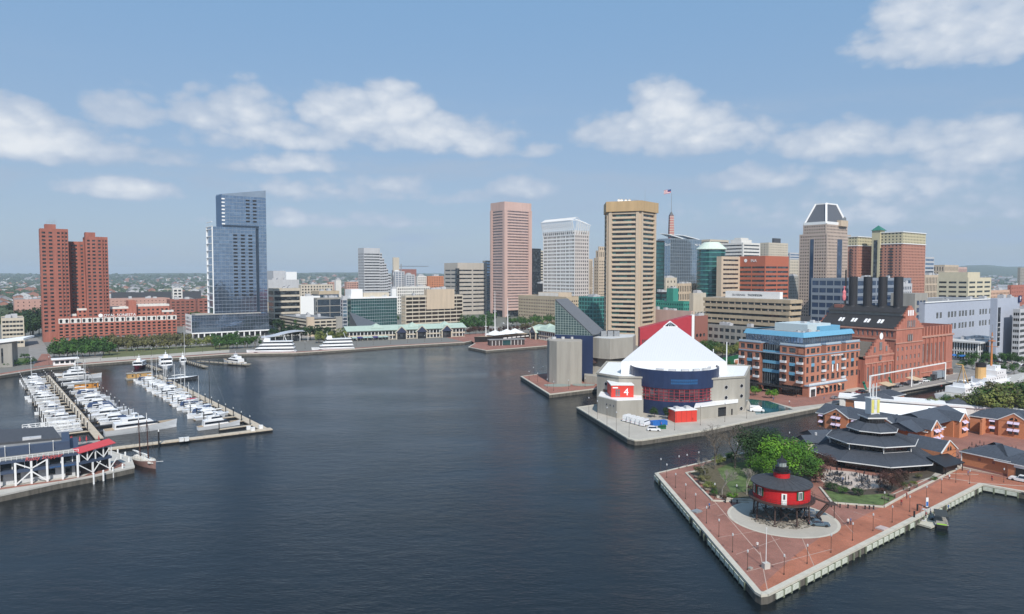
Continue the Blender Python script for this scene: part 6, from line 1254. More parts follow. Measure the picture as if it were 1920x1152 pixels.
for k in range(20): a = k * math.pi / 10; m_.tube((2.02 * math.cos(a), 2.02 * math.sin(a), 11.5), (2.02 * math.cos(a), 2.02 * math.sin(a), 12.4), .025, n=3)
for zz in (11.95, 12.4): m_.lathe(0, 0, [(2.0, zz - .02), (2.05, zz), (2.0, zz + .02)], 24)
m_.obj('lantern_gallery', BLACK, lt); MB().lathe(0, 0, [(1.5, 11.5), (1.5, 12.6), (1.1, 12.7)], 20).obj('watch_room', BLACK, lt)
MB().lathe(0, 0, [(1.05, 12.6), (1.05, 13.8)], 10).obj('lantern_glass', glass('lantern_pane', (.30, .34, .32), (.45, .5, .47), 1), lt)
m_ = MB()
for k in range(10): a = k * math.pi / 5; m_.tube((1.07 * math.cos(a), 1.07 * math.sin(a), 12.6), (1.07 * math.cos(a), 1.07 * math.sin(a), 13.8), .045, n=4)
m_.lathe(0, 0, [(1.1, 13.75), (1.3, 13.8), (.25, 14.6), (.2, 14.8), (.33, 14.95), (.05, 15.2), (.03, 15.7), (0, 15.7)], 12); m_.obj('lantern_roof', BLACK, lt)
WF = mat('window_white', (.74, .74, .72), .5, .04, 1); SHG = mat('shutter_green', (.02, .08, .04), .6, .1, 1)
def on_wall(name, px, w, z0, z1, m, out, dx=0, par=None):
    th_ = math.asin(max(-1, min(1, ((px - 960) / F * (LH[1] - 5) - LH[0]) / 6.4))) ; a = -math.pi / 2 + th_; b9 = MB().box(-w / 2 + dx, w / 2 + dx, -out, 0, z0, z1)
    return b9.obj(name, m, par) if par else b9.obj(name, m, lt, loc=(6.38 * math.cos(a), 6.38 * math.sin(a), 0), rz=a + math.pi / 2)
for px in (1440, 1504.5, 1418): w9 = on_wall('window', px, 1.0, 6.4, 8.3, WF, .14); on_wall('pane', px, .74, 6.55, 8.15, GW, .17, 0, w9); on_wall('shutter', px, .45, 6.4, 8.3, SHG, .15, .75, w9); on_wall('shutter', px, .45, 6.4, 8.3, SHG, .15, -.75, w9); on_wall('glazing_bar', px, .08, 6.5, 8.2, WF, .2, 0, w9)
on_wall('door', 1474, 1.15, Hd, 7.9, WF, .16); on_wall('door_panes', 1474, .42, 6.6, 7.7, GW, .2)
for k in range(8):
    a = k * math.pi / 4 + .2; c, s_ = math.cos(a), math.sin(a); m_ = MB(); m_.tube((6.4 * c, 6.4 * s_, 0), (6.1 * c, 6.1 * s_, Hd - .2), .2, n=8); m_.cyl(6.4 * c, 6.4 * s_, 0, .25, .55, n=8); m_.obj('pile', RUST, lt)
    a2 = a + math.pi / 4; m_ = MB(); m_.tube((6.4 * c, 6.4 * s_, .4), (6.1 * math.cos(a2), 6.1 * math.sin(a2), Hd - .5), .06, n=4); m_.tube((6.4 * math.cos(a2), 6.4 * math.sin(a2), .4), (6.1 * c, 6.1 * s_, Hd - .5), .06, n=4); m_.tube((6.1 * c, 6.1 * s_, Hd - .5), (0, 0, 1.6), .06, n=4); m_.tube((6.3 * c, 6.3 * s_, 1.2), (6.3 * math.cos(a2), 6.3 * math.sin(a2), 1.2), .07, n=4); m_.obj('tie_rod', RUST, lt)
m_ = MB(); m_.tube((0, 0, 0), (0, 0, Hd), .3, n=8); m_.lathe(0, 0, [(0, 3), (2.6, 3.4), (3.0, 5.1)], 12); m_.obj('centre_shaft', RUST, lt)
m_ = MB()
for k in range(420):
    a, r = RND.uniform(0, 6.28), 7.2 * math.sqrt(RND.random()); m_.ball((r * math.cos(a), r * math.sin(a), .12), RND.uniform(.18, .5), RND.uniform(.18, .45), RND.uniform(.12, .32), 5, 3)
q = m_.obj('rubble_stones', mat('rubble_stone', (.20, .18, .15), .9, .4, .9), loc=(LH[0], LH[1], ZL + .03)); tag(q, 'loose grey rubble stones heaped beneath the red lighthouse', 'stones'); q['kind'] = 'stuff'
st = thing('iron_stair', 'dark iron stair with landing coming down from the red lighthouse', 'stair', (LH[0] + 6.6, LH[1] + .8, ZL)); m_ = MB()
m_.beam((0, -.5, Hd - .1), (4.4, -1.4, 3.7), .12, .3); m_.beam((0, .6, Hd - .1), (4.4, -.2, 3.7), .12, .3)
for i in range(8): f = i / 8; m_.box(4.4 * f, 4.4 * f + .4, -1.5 + .6 * (1 - f), .3 * (1 - f), Hd - 1.65 * f - .1, Hd - 1.65 * f - .04)
m_.obj('upper_flight', RUST, st); MB().box(4.2, 6.4, -2.2, .4, 3.5, 3.65).obj('landing', RUST, st); m_ = MB()
for x, y in ((6.3, -2.1), (6.3, .3), (4.3, -2.1), (4.3, .3)): m_.tube((x, y, 3.6), (x, y, 4.6), .04, n=4)
m_.beam((6.3, -2.1, 4.6), (6.3, .3, 4.6), .06); m_.beam((0, -.5, Hd + .9), (4.4, -2.1, 4.6), .06); m_.beam((4.3, .3, 4.6), (6.3, .3, 4.6), .06); m_.obj('handrail', RUST, st)
MB().tube((6.1, -.9, 0), (6.1, -.9, 3.5), .09, n=6).obj('post', RUST, st); m_ = MB()
for i in range(13): f = i / 13; m_.box(4.3 - 3.6 * f - .4, 4.3 - 3.6 * f, -2.2 - .8 * f, -.9 - .8 * f, 3.45 * (1 - f), 3.45 * (1 - f) + .06)
m_.beam((4.3, -2.2, 3.5), (.6, -3.0, .1), .1, .3); m_.beam((4.3, -.9, 3.5), (.6, -1.7, .1), .1, .3); m_.beam((4.3, -2.2, 4.5), (.6, -3.0, 1.1), .07); m_.obj('lower_flight', RUST, st)
# ---- tiered restaurant
rc = (V(1635, 800, 212).x, 212); rs = thing('restaurant', 'pagoda roofed restaurant with stacked octagonal slate roofs and yellow white lantern tower', 'restaurant', (*rc, ZL), math.radians(12))
SEAM = mat('seam_shadow', (.025, .027, .032), .7, .1, 1); WGT = mat('white_gutter', (.66, .66, .65), .5, .05, 1)
def octp(r, z, n=8, sx=1, a0=math.pi / 8): return [(r * sx * math.cos(a0 + 2 * math.pi * k / n), r * math.sin(a0 + 2 * math.pi * k / n), z) for k in range(n)]
def tier(r0, z0, r1, z1, sx0=1., sx1=1., wall=None, ribs=14):
    n = 8; lo_, hi_ = octp(r0, z0, n, sx0), octp(r1, z1, n, sx1)
    for k in range(n):
        k2 = (k + 1) % n; rp_ = MB().quad(lo_[k], lo_[k2], hi_[k2], hi_[k]).obj('roof_slope', SLATE, rs)
        q = MB(); A0, A1, B0, B1 = [Vector(v) for v in (lo_[k], lo_[k2], hi_[k], hi_[k2])]
        for i in range(ribs + 1): f = i / ribs; q.beam(A0.lerp(A1, f) + Vector((0, 0, .03)), B0.lerp(B1, f) + Vector((0, 0, .03)), .07, .08)
        q.obj('standing_seams', SLATE, rp_)
        MB().beam(A0 + Vector((0, 0, -.12)), A1 + Vector((0, 0, -.12)), .22, .26).obj('white_gutter', WGT, rp_)
def wallring(r, z0, z1, sx=1., m=None, posts=6, rail=False):
    n = 8; a, b_ = octp(r, z0, n, sx), octp(r, z1, n, sx)
    for k in range(n):
        k2 = (k + 1) % n; MB().quad(a[k], a[k2], b_[k2], b_[k]).obj('glazed_wall', m or GW, rs); q = MB()
        for i in range(posts + 1): f = i / posts; p = Vector(a[k]).lerp(Vector(a[k2]), f); q.beam(p * 1.004, Vector(b_[k]).lerp(Vector(b_[k2]), f) * 1.004, .1)
        q.obj('mullions', DSTEEL, rs, stuff=True)
wallring(14.6, 0, 3.2, 1.02); tier(17.6, 2.6, 10.9, 5.0, 1.05, 1.1, ribs=24); wallring(10.3, 4.9, 7.2, 1.1)
MB().lathe(0, 0, [(10.6, 5.0), (11.4, 5.05), (11.4, 5.15)], 8, 0, a0=math.pi / 8).obj('balcony_floor', GREYL, rs)
for k, p in enumerate(octp(11.5, 5, 8, 1.08)): MB().beam(p, (p[0], p[1], 7.3), .22).obj('white_post', WGT, rs)
tier(12.7, 7.2, 6.9, 9.0, 1.07, 1.02, ribs=16); wallring(6.3, 8.9, 10.4, 1.02); tier(7.5, 10.3, 3.9, 12.3, ribs=9); wallring(3.5, 12.2, 13.6, m=BLACK, posts=3)
MB().prism([p[:2] for p in octp(4.3, 0, 4, a0=.6)], 13.6, 14.0).obj('white_eave', WGT, rs); MB().lathe(0, 0, [(4.2, 14), (1.6, 14.9)], 4, a0=.6).obj('top_roof', SLATE, rs)
MB().box(-1.55, 1.55, -1.3, 1.3, 14.6, 19.6).obj('lantern_core', WGT, rs)
YL = mat('lantern_yellow', (.62, .58, .16), .6, .1, 1); GLB = mat('pale_glass_block', (.55, .60, .62), .3, .1, 1)
for i, x in enumerate((-1.45, -.45, .55)): MB().box(x, x + .85, -1.42, -1.3, 15.2 + (i == 1) * 1.2, 19.2).obj('yellow_panel' if i != 1 else 'lantern_glass', YL if i != 1 else GLB, rs)
for x, y, h_ in ((-.9, -.9, 24), (-.1, .9, 26.5), (.5, -.9, 24.5), (.95, .8, 24)): MB().tube((x, y, 19.6), (x, y, h_), .16, n=6).obj('spire_tube', WGT, rs)
MB().box(-1.8, 1.8, -1.5, 1.5, 19.5, 19.8).obj('lantern_cap', WGT, rs)
# kitchen annex at its west side and awning entrance
at = G(1522, 852); t = thing('restaurant_annex', 'small slate roofed annex with green awnings beside the pagoda restaurant', 'annex', (at.x, at.y + 3, ZL), .12); MB().box(0, 7, 0, 6, 0, 3).obj('cream_wall', CREAM, t); MB().gable(-.5, 7.5, -.6, 6.6, 3, 4.9, 'x', .3, 0, 0).obj('slate_roof', SLATE, t); MB().cyl(4.5, 3, 4.6, 5.6, .4, n=8).obj('vent', GREYL, t)
MB().box(6, 20, 4, 14, 0, 2.6).obj('link_wall', BRICKO, t); MB().gable(5.5, 20, 3, 15, 2.6, 5, 'x', .3, 0, 0).obj('link_roof', SLATE, t); MB().prism([(-1.3, .5), (0, .5), (0, 4), (-1.3, 4)], [1.9, 2.8, 2.8, 1.9], [2.0, 2.9, 2.9, 2.0]).obj('green_awning', mat('green_canvas', (.01, .13, .08)), t)
BRO = BRICKO; LIL = mat('lilac_awning', (.56, .47, .60), .8, .06, 1.5)
e = G(1800, 885); en = thing('entrance_gable', 'brick entrance gable with twin arched windows and black canopy beside the restaurant', 'gatehouse', (V(1762, 880, 205).x, 205, ZL), AP - .05)
MB().box(0, 9.5, 0, 9, 0, 4.2).obj('brick_wall', BRO, en); MB().gable(0, 9.5, -.3, 12, 4.2, 7.2, 'y', 0, 0, 1).obj('gable_roof', [SLATE, BRO], en)
for s_ in (-1, 1): MB().beam((4.75 + s_ * 5, -.42, 4.0), (4.75, -.42, 7.35), .3, .3).obj('white_verge', WGT, en)
for s_ in (0, 1): MB().poly([(3.4 + s_ * 1.5, -.36, 4.3), (4.5 + s_ * 1.5, -.36, 4.3), (4.5 + s_ * 1.5, -.36, 5.0), ((4.35 if s_ == 0 else 5.3), -.36, 5.7), (3.4 + s_ * 1.5, -.36, 5.0)]).obj('arched_window', GW, en)
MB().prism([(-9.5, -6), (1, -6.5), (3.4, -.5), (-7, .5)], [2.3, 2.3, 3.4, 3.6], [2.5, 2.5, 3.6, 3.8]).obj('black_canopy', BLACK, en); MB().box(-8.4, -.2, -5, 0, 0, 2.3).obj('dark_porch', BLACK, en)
for x in (-9, .6): MB().tube((x, -6, 0), (x, -6, 2.4), .12, n=6).obj('post', BLACK, en)
m_ = MB(); m_.beam((3, -1.8, 2.4), (7, -1.8, 2.4), .15); m_.tube((3, -1.8, 0), (3, -1.8, 3), .1); m_.tube((7, -1.8, 0), (7, -1.8, 3), .1)
for i in range(9): a = math.pi * i / 8; m_.tube((5 - 2 * math.cos(a), -1.8, 2.5 + 1.4 * math.sin(a)), (5 - 2 * math.cos(a + math.pi / 8), -1.8, 2.5 + 1.4 * abs(math.sin(a + math.pi / 8))), .05)
m_.obj('entrance_arch', BLACK, en)
# long low brick hall
hx, hy = V(1803, 870, 205).x, 205; ha = math.atan2(194 - 205, V(1891, 890, 194).x - hx); L = math.hypot(V(1891, 890, 194).x - hx, 11)
hl = thing('brick_hall', 'long plain orange brick hall with hipped slate roof by the brick walk', 'hall', (hx, hy, ZL), ha); MB().box(0, L, 0, 15, .7, 4.6).obj('brick_wall', BRO, hl); MB().box(-.05, L + .05, -.05, 15, 0, .7).obj('dark_plinth', BRICKD, hl)
def hip(root, x0, x1, y0, y1, z0, z1, ov=.5, ribs=0, both=True, name='hipped_roof'):
    x0 -= ov; x1 += ov; y0 -= ov; y1 += ov; ym = (y0 + y1) / 2; d = (y1 - y0) / 2; ra, rb = (x0 + d if both else x0, ym, z1), (x1 - d, ym, z1); q = MB()
    q.quad((x0, y0, z0), (x1, y0, z0), rb, ra); q.quad((x1, y1, z0), (x0, y1, z0), ra, rb); q.add([(x1, y0, z0), (x1, y1, z0), rb], [(0, 1, 2)]); q.add([(x0, y1, z0), (x0, y0, z0), ra], [(0, 1, 2)]); rp_ = q.obj(name, SLATE, root)
    q = MB(); n = int((x1 - x0) / .75)
    for i in range(n + 1):
        x = x0 + (x1 - x0) * i / n; f = min(1, (x1 - x) / d, (x - x0) / d if both else 1); q.beam((x, y0, z0 + .03), (x, y0 + (ym - y0) * max(.02, f), z0 + (z1 - z0) * max(.02, f) + .03), .07, .08)
    q.obj('standing_seams', SLATE, rp_); q = MB(); q.box(x0, x1, y0 - .12, y0, z0 - .25, z0 + .02); q.box(x1, x1 + .12, y0, y1, z0 - .25, z0 + .02); q.obj('white_gutter', WGT, rp_)
hip(hl, 0, L, 0, 15, 4.6, 7.6)
for x in (0, L): MB().box(x - .12, x + .12, -.3, -.06, 0, 4.4).obj('downpipe', WGT, hl)
for x in (L * .36, L * .66): MB().box(x, x + .7, -.1, 0, 2.8, 3.5).obj('vent_grille', BRICKD, hl)
MB().box(L, L + 14, -.5, 14, 0, 4.3).obj('end_bay', BRO, hl); MB().box(L + 2, L + 9, -.62, -.5, 0, 3.3).obj('dark_gateway', BLACK, hl); MB().box(L + 1.6, L + 9.4, -.75, -.5, 3.3, 4.0).obj('gateway_sign', WGT, hl)
hip(hl, L - 3, L + 16, -.4, 14, 4.3, 7.9, name='end_roof')
# hotel wings with gables and lilac awnings
def dormer_gable(root, x, w, y, z0, zp, zb, depth=6, aw=2, floors=2, side=0):
    """projecting brick gable: wall, slate roof, white verge, arched top lights, awninged windows"""
    MB().box(x, x + w, y, y + depth, zb, z0).obj('gable_wall', BRO, root); MB().gable(x - .25, x + w + .25, y - .12, y + depth + 4, z0, zp, 'y', 0, 0, 1).obj('gable_roof', [SLATE, BRO], root); cx = x + w / 2
    for s in (-1, 1): MB().beam((cx + s * (w / 2 + .5), y - .2, z0 - .15), (cx, y - .2, zp + .15), .24, .28).obj('white_verge', WGT, root)
    for s in (-1, 1):
        q = MB(); a, b_ = (cx - 1.25, cx - .1) if s < 0 else (cx + .1, cx + 1.25); o_, i_ = (a, b_) if s < 0 else (b_, a); q.poly([(a, y - .16, z0 + .3), (b_, y - .16, z0 + .3), (i_, y - .16, z0 + 1.4), ((a + b_) / 2, y - .16, z0 + 1.15), (o_, y - .16, z0 + .75)][::1]); q.obj('arched_window', GW, root)
        for k in range(floors):
            zt = z0 - .2 - 2.55 * k; MB().box(cx - .62 + s * .95, cx + .62 + s * .95, y - .06, y, zt - 1.9, zt - .2).obj('window', GW, root)
            q = MB(); xx = cx + s * .95; q.prism([(xx - .85, y - 1.0), (xx + .85, y - 1.0), (xx + .85, y - .02), (xx - .85, y - .02)], [zt - .75, zt - .75, zt, zt], [zt - .68, zt - .68, zt + .08, zt + .08]); q.obj('lilac_awning', LIL, root)
def awn_win(root, x, y, zt, w=1.5):
    MB().box(x - w / 2, x + w / 2, y - .05, y, zt - 2, zt - .1).obj('window', GW, root); MB().prism([(x - w * .6, y - 1.0), (x + w * .6, y - 1.0), (x + w * .6, y - .02), (x - w * .6, y - .02)], [zt - .7, zt - .7, zt, zt], [zt - .63, zt - .63, zt + .08, zt + .08]).obj('lilac_awning', LIL, root)
# wing A: from the channel towards the restaurant
pA, pB = Vector((117.3, 260)), Vector((139.6, 228)); aA = math.atan2(pB.y - pA.y, pB.x - pA.x); LA = (pB - pA).length
wa_ = thing('hotel_wing', 'orange brick hotel wing by the channel with steep gables and slate roof', 'hotel', (*pA, ZL), aA); MB().box(0, LA, 0, 13, 0, 5.3).obj('brick_wall', BRO, wa_); hip(wa_, 0, LA, 0, 13, 5.3, 8.1, both=False)
dormer_gable(wa_, 3.5, 9, -.8, 5.3, 7.9, 0); dormer_gable(wa_, 20, 10, -.6, 5.2, 7.8, 0)
awn_win(wa_, 1.7, 0, 5.0); awn_win(wa_, 1.7, 0, 2.5); awn_win(wa_, 14.6, 0, 5.0); awn_win(wa_, 17.6, 0, 5.0); awn_win(wa_, 34.5, 0, 5.0); awn_win(wa_, 32, 0, 5.0)
ge = thing('hotel_wing', 'gabled brick end wing with lilac awnings right behind the entrance canopy', 'hotel', (*pB, ZL), AP); MB().box(-.2, 11.5, 0, 9, 0, 5.7).obj('brick_wall', BRO, ge); dormer_gable(ge, .2, 6.6, -1.6, 6.0, 8.8, 0, 8); awn_win(ge, 8.3, 0, 5.4); awn_win(ge, 10.3, 0, 5.4); awn_win(ge, 8.3, 0, 2.8); awn_win(ge, 10.3, 0, 2.8)
MB().gable(-6, 12, .2, 12, 5.7, 8.1, 'x', .3, 0, 0).obj('slate_roof', SLATE, ge)
pC = Vector((V(1788, 820, 242).x, 242)); gb = thing('hotel_wing', 'narrow gabled brick wing between the two long slate roofs', 'hotel', (*pC, ZL), AP); MB().box(-.5, 9, 0, 16, 0, 5.8).obj('brick_wall', BRO, gb); dormer_gable(gb, 0, 7, -1.8, 6.0, 8.6, 0, 8); awn_win(gb, 8.2, -.05, 5.5); MB().gable(-14, 13, .5, 16, 5.9, 8.9, 'x', .3, 0, 0).obj('slate_roof', SLATE, gb)
pD = Vector((V(1818, 815, 252).x, 252)); aD = AP - math.pi / 2 + .12; wd = thing('hotel_wing', 'long brick hotel wing with wide gable and full slate roof at the edge of view', 'hotel', (*pD, ZL), aD); MB().box(0, 60, 0, 14, 0, 5.8).obj('brick_wall', BRO, wd); hip(wd, 0, 60, 0, 14, 5.8, 9.0, both=True); dormer_gable(wd, 9, 9, -.8, 5.8, 8.6, 0); dormer_gable(wd, 34, 10, -.8, 5.8, 8.6, 0)
for x in (7, 20.5, 23.5, 29, 32): awn_win(wd, x, 0, 5.4); awn_win(wd, x, 0, 2.8)
m_ = MB(); m_.box(4.4, 5, -5, .0, 0, 5.6); m_.box(-4, 5, -5, -4.6, 4.6, 5.6); m_.obj('side_bay', BRO, wd)
# white tent roofs behind
q0 = V(1612, 786, 262); wh = thing('marquee_hall', 'large white low pitched marquee hall behind the pagoda restaurant', 'marquee', (q0.x, 264, ZL), math.radians(-24)); MB().box(0, 36, 0, 14, 0, 4.4).obj('white_wall', OFFW, wh); MB().gable(-.5, 36.5, -.5, 15, 4.4, 7.6, 'x', .3, 0, 0).obj('white_roof', WHITE, wh)
for i in range(9): MB().box(-.62, -.5, 1 + i * 1.5, 2.1 + i * 1.5, .4, 4.2).obj('end_window', GP, wh)
q0 = V(1740, 760, 285); m2 = thing('long_white_roof', 'long flat white roof running behind the hotel ridges', 'hall', (q0.x - 30, 300, ZL), math.radians(-28)); MB().box(0, 110, 0, 10, 0, 3.6).obj('pale_wall', OFFW, m2); MB().box(-.5, 110, -.5, 10.5, 3.6, 4.4).obj('white_roof', WHITE, m2)
for x in (12, 40, 66): MB().add([(x, 2, 4.4), (x + 9, 2, 4.4), (x + 9, 8, 4.4), (x, 8, 4.4), (x + 4.5, 5, 6.6)], [(0, 1, 4), (1, 2, 4), (2, 3, 4), (3, 0, 4)]).obj('slate_cap', SLATE, m2)
q0 = G(1622, 772); m3 = thing('channel_building', 'low black roofed building along the channel behind the marquee', 'hall', (q0.x + 2, q0.y + 4, ZL), AP); MB().box(0, 34, 0, 9, 0, 3.4).obj('brick_wall', BRO, m3); hip(m3, 0, 34, 0, 9, 3.4, 5.6)
# ---- riverside restaurant at the lower left
at = (-124.6, 194); sa = math.atan2(8, 12); sc = thing('waterside_restaurant', 'navy and white waterside restaurant on posts with red script sign', 'restaurant', (*at, ZL), sa)
NV2 = mat('navy_fascia', (.045, .065, .11), .6, .08, 1); WP = mat('white_timber', (.72, .72, .71), .6, .05, 1)
MB().box(-60, 0, 2.2, 22, 0, 4.0).obj('ground_floor_wall', mat('dull_white_render', (.50, .51, .52), .8, .08, 1), sc); MB().box(-60, 0, 1.2, 22, 4.4, 6.4).obj('upper_windows', GW, sc)
m_ = MB(); m_.box(-60, .2, -.25, .1, 3.5, 4.35); m_.box(-60, .2, .1, 22, 4.0, 4.35); m_.obj('navy_beam', NV2, sc); MB().box(-60, .2, -.2, 22, 6.4, 7.1).obj('fascia', NV2, sc)
MB().box(-60, 0, .4, 6, 7.1, 7.2).obj('balcony_deck', GREYC, sc)
for i in range(14):
    x = -.3 - i * 3.62; MB().box(x - .26, x + .26, -.5, 0.02, 0, 6.38).obj('white_post', WP, sc)
    if i % 4 == 3:
        for s in (-1, 1): MB().beam((x, -.4, 4.3), (x + s * 3.4, -.4, 6.2), .2, .3).obj('diagonal_brace', WP, sc); MB().beam((x, -.35, 3.6), (x + s * 3.4, -.35, .5), .2, .3).obj('diagonal_brace', WP, sc)
for i in range(18): m_ = MB(); x = -1.5 - i * 2.8; m_.box(x - .1, x + .1, 1.05, 1.2, 4.4, 6.4); m_.obj('window_post', WP, sc)
for i in range(12): m_ = MB(); x = -2.5 - i * 4; m_.box(x - .8, x + .8, 2.12, 2.2, .3 if i % 3 == 0 else 1.2, 3.0); m_.obj('ground_window', GW, sc)
m_ = MB()
for i in range(46): x = -i * 1.2; m_.box(x - .05, x + .05, -.12, -.02, 7.1, 8.1)
m_.box(-55, 0, -.14, 0, 8.05, 8.15); m_.box(-55, 0, -.12, -.02, 7.55, 7.6); m_.obj('roof_rail', WP, sc)
MB().box(-60, -2, 5.4, 20, 7.1, 9.6).obj('navy_parapet', NV2, sc); MB().box(-58, -4, 7, 19, 9.6, 9.65).obj('roof', ROOFG, sc)
MB().prism([(-30, 12), (-4, 8.5), (-6, 17), (-26, 21)], 9.66, [10.4, 10.2, 12.2, 12.6]).obj('dark_roof_screen', DSTEEL, sc); MB().box(-34, -22, 19.8, 20.2, 9.6, 12.4).obj('teal_glass_screen', GT, sc); m_ = MB(); m_.beam((-46, 20, 9.7), (-33, 20.2, 12.5), .5, .6); m_.beam((-34, 19.7, 12.5), (-22, 19.7, 12.8), .4, .5); m_.obj('white_edge', WP, sc)
for i in range(13): w_, d_ = RND.uniform(1.2, 3), RND.uniform(1, 2.4); x = RND.uniform(-42, -10); y = RND.uniform(7.5, 11 if x > -28 else 17); MB().box(x, x + w_, y, y + d_, 9.66, 9.66 + RND.uniform(.8, 1.6)).obj('rooftop_unit', GREYL, sc)
for i in range(4): m_ = MB(); x = -6 - i * 5.6; m_.tube((x, 5.1, 7.2), (x, 5.1, 10.2), .07); m_.ball((x, 5.1, 10.2), .2, n=6, k=4); m_.beam((x, 5.1, 9), (x, 4.2, 9), .08); m_.obj('lamp_bracket', WP, sc)
text('Rusty Scupper', 1.5, 'sign_lettering', mat('sign_coral', (.60, .13, .12), .5, .05, 1), sc, (-8.2, -.42, 6.6), shear=.2)
text('RUSTY SCUPPER RESTAURANT', .42, 'small_lettering', mat('sign_blue', (.03, .16, .42), .5, .05, 1), sc, (-3.9, -.3, 3.7))
# truss wing with red canopy
wl = Vector((-122.7, 203)) - Vector(at); wl = Matrix.Rotation(-sa, 2) @ wl; wL = wl.length + 1.5; wa2 = math.atan2(wl.y, wl.x); tw_ = thing('truss_gangway', 'white truss wing with sloping red canopy at the end of the navy restaurant', 'gangway', (*at, ZL), sa + wa2 * .5); wL = 8.8
MB().box(0, wL, 1.6, 12, 0, 6.6).obj('dark_core', BLACK, tw_); MB().prism([(-.3, -1), (wL + 1, -1), (wL + 1, 3), (-.3, 3)], [6.9, 7.9, 8.6, 7.6], [7.1, 8.1, 8.8, 7.8]).obj('red_canopy', mat('canopy_red', (.48, .06, .07), .8, .06, 1), tw_)
MB().box(0, wL + .2, -.25, 1.5, 3.5, 4.3).obj('navy_beam', NV2, tw_)
for i in range(5): m_ = MB(); x = wL * i / 4; m_.box(x - .14, x + .14, -.4, -.1, 4.3, 6.9 + x / wL); m_.obj('truss_post', WP, tw_)
for i in range(4): m_ = MB(); x0, x1 = wL * i / 4, wL * (i + 1) / 4; a, b_ = (6.9, 4.4) if i % 2 == 0 else (4.4, 7.4); m_.beam((x0, -.3, a), (x1, -.3, b_), .16, .22); m_.obj('truss_diagonal', WP, tw_)
for x in (3.6, 8.3): m_ = MB(); m_.box(x - .2, x + .2, -.4, 0, 0, 3.5); m_.beam((x, -.3, .5), (x - 3.6, -.3, 3.4), .18, .24); m_.beam((x, -.3, .5), (x + 2.2, -.3, 3.4), .18, .24); m_.obj('support_post', WP, tw_)
struct(sheet('brick_walk', [along(at, sa, -60), along(along(at, sa, -60), sa - math.pi / 2, 3.0), along(along(at, sa, 2), sa - math.pi / 2, 1.6), (-118, 206), (-124, 212), along(at, sa, 1)], ZL + .006, BP))
# ---- market pavilions with green roofs
def pavilion(label, p, q_, dep, gabs, zE=8.4, zR=12.2):
    p, q_ = Vector(p), Vector(q_); a = math.atan2((q_ - p).y, (q_ - p).x); L = (q_ - p).length; t = thing('market_pavilion', label, 'pavilion', (*p, ZL), a); n = 3
    MB().box(1, L - 1, 1, dep, 0, zE).obj('glazed_core', GW, t)
    for z0_, z1_, w_ in ((3.3, 4.5, .4), (zE - 1.0, zE, .5), (0, .5, .2)): MB().box(0, L, .2, dep, z0_, z1_).obj('cream_band', CREAM, t)
    for i in range(int(L / 3.2)): m_ = MB(); x = 1 + i * 3.2; m_.box(x, x + .5, .5, 1, .5, zE - 1); m_.obj('white_column', WHITE, t)
    MB().gable(-1, L + 1, -1, dep + 1, zE, zR, 'x', .6, 0, 0).obj('green_roof', COPPER, t)
    for gx in gabs:
        MB().gable(gx - 5.5, gx + 5.5, -3.4, dep / 2, zE - 2.4, zR - .8, 'y', .3, 0, 1).obj('gabled_porch_roof', [COPPER, mat('porch_navy_glass', (.04, .05, .09), .3, .1, 1)], t)  # gable ends filled with dark navy glass
        MB().box(gx - 4.2, gx + 4.2, -2.8, 2, 0, zE - 2.4).obj('porch_glass', GW, t)
        for s in (-1, 1): MB().beam((gx + s * 5.9, -3.5, zE - 2.5), (gx, -3.5, zR - .7), .5, .6).obj('cream_verge', CREAM, t); MB().box(gx + s * 4.6 - .5, gx + s * 4.6 + .5, -3.2, -2.2, 0, zE - 2.4).obj('cream_pier', CREAM, t)
    for i, gx in enumerate((L * .25, L * .56, L * .85)): MB().add([(gx - 6, 4, zR - 2), (gx + 6, 4, zR - 2), (gx + 6, dep - 4, zR - 2), (gx - 6, dep - 4, zR - 2), (gx, dep / 2, zR + 2)], [(0, 1, 4), (1, 2, 4), (2, 3, 4), (3, 0, 4)]).obj('hipped_lantern', COPPER, t)
    return t, L
pa, pb = G(653, 640), G(872, 631); t, L = pavilion('long two storey market pavilion with pale green roofs and three gabled porches', pa[:2], pb[:2], 22, [47, 66, 90])
for i in range(7): m_ = MB(); x = 3 + i * 4.6; m_.prism([(x, -3.6), (x + 4.2, -3.6), (x + 4.2, -.1), (x, -.1)], [2.5, 2.5, 3.3, 3.3], [2.7, 2.7, 3.5, 3.5]); m_.obj('awning', mat(('pale_green_awning', 'navy_awning', 'pale_green_awning')[i % 3], ((.30, .42, .40), (.04, .04, .18), (.3, .42, .4))[i % 3], .8, .1, 1), t)
pavilion('second market pavilion with pale green roof partly behind the glass wedge', G(992, 634)[:2], (V(1075, 640, 560).x, 560), 22, [12])
# wave roof shelter
q0, q1 = V(492, 636, 575), V(590, 630, 600); t = thing('wave_canopy', 'long white wave shaped canopy roof beside the cruise boats', 'canopy', (q0.x, q0.y, ZL), math.atan2(25, (q1 - q0).x)); L = (Vector(q1[:2]) - Vector(q0[:2])).length; m_ = MB(); n = 26
prof = lambda f: 4.2 + 4.6 * (1 / (1 + math.exp(-9 * (f - .36)))) - 1.3 * max(0, f - .72) / .28
vs = []
for i in range(n + 1):
    f = i / n; w_ = 5.5 * (math.sin(math.pi * min(1, f * 1.0 + .02)) ** .45 + .05)
    for (yy, dz) in ((-w_, 0), (w_, .4), (w_, .9), (-w_, .5)): vs.append((f * L, 5 + yy, prof(f) + dz))
m_.add(vs, [(i * 4 + a, (i + 1) * 4 + a, (i + 1) * 4 + (a + 1) % 4, i * 4 + (a + 1) % 4) for i in range(n) for a in range(4)]); m_.obj('wave_roof', mat('silver_roof', (.55, .57, .62), .35, .05, .3, metal=.2), t); MB().box(4, L - 12, 3, 9, 0, 4.2).obj('glazed_room', GW, t)
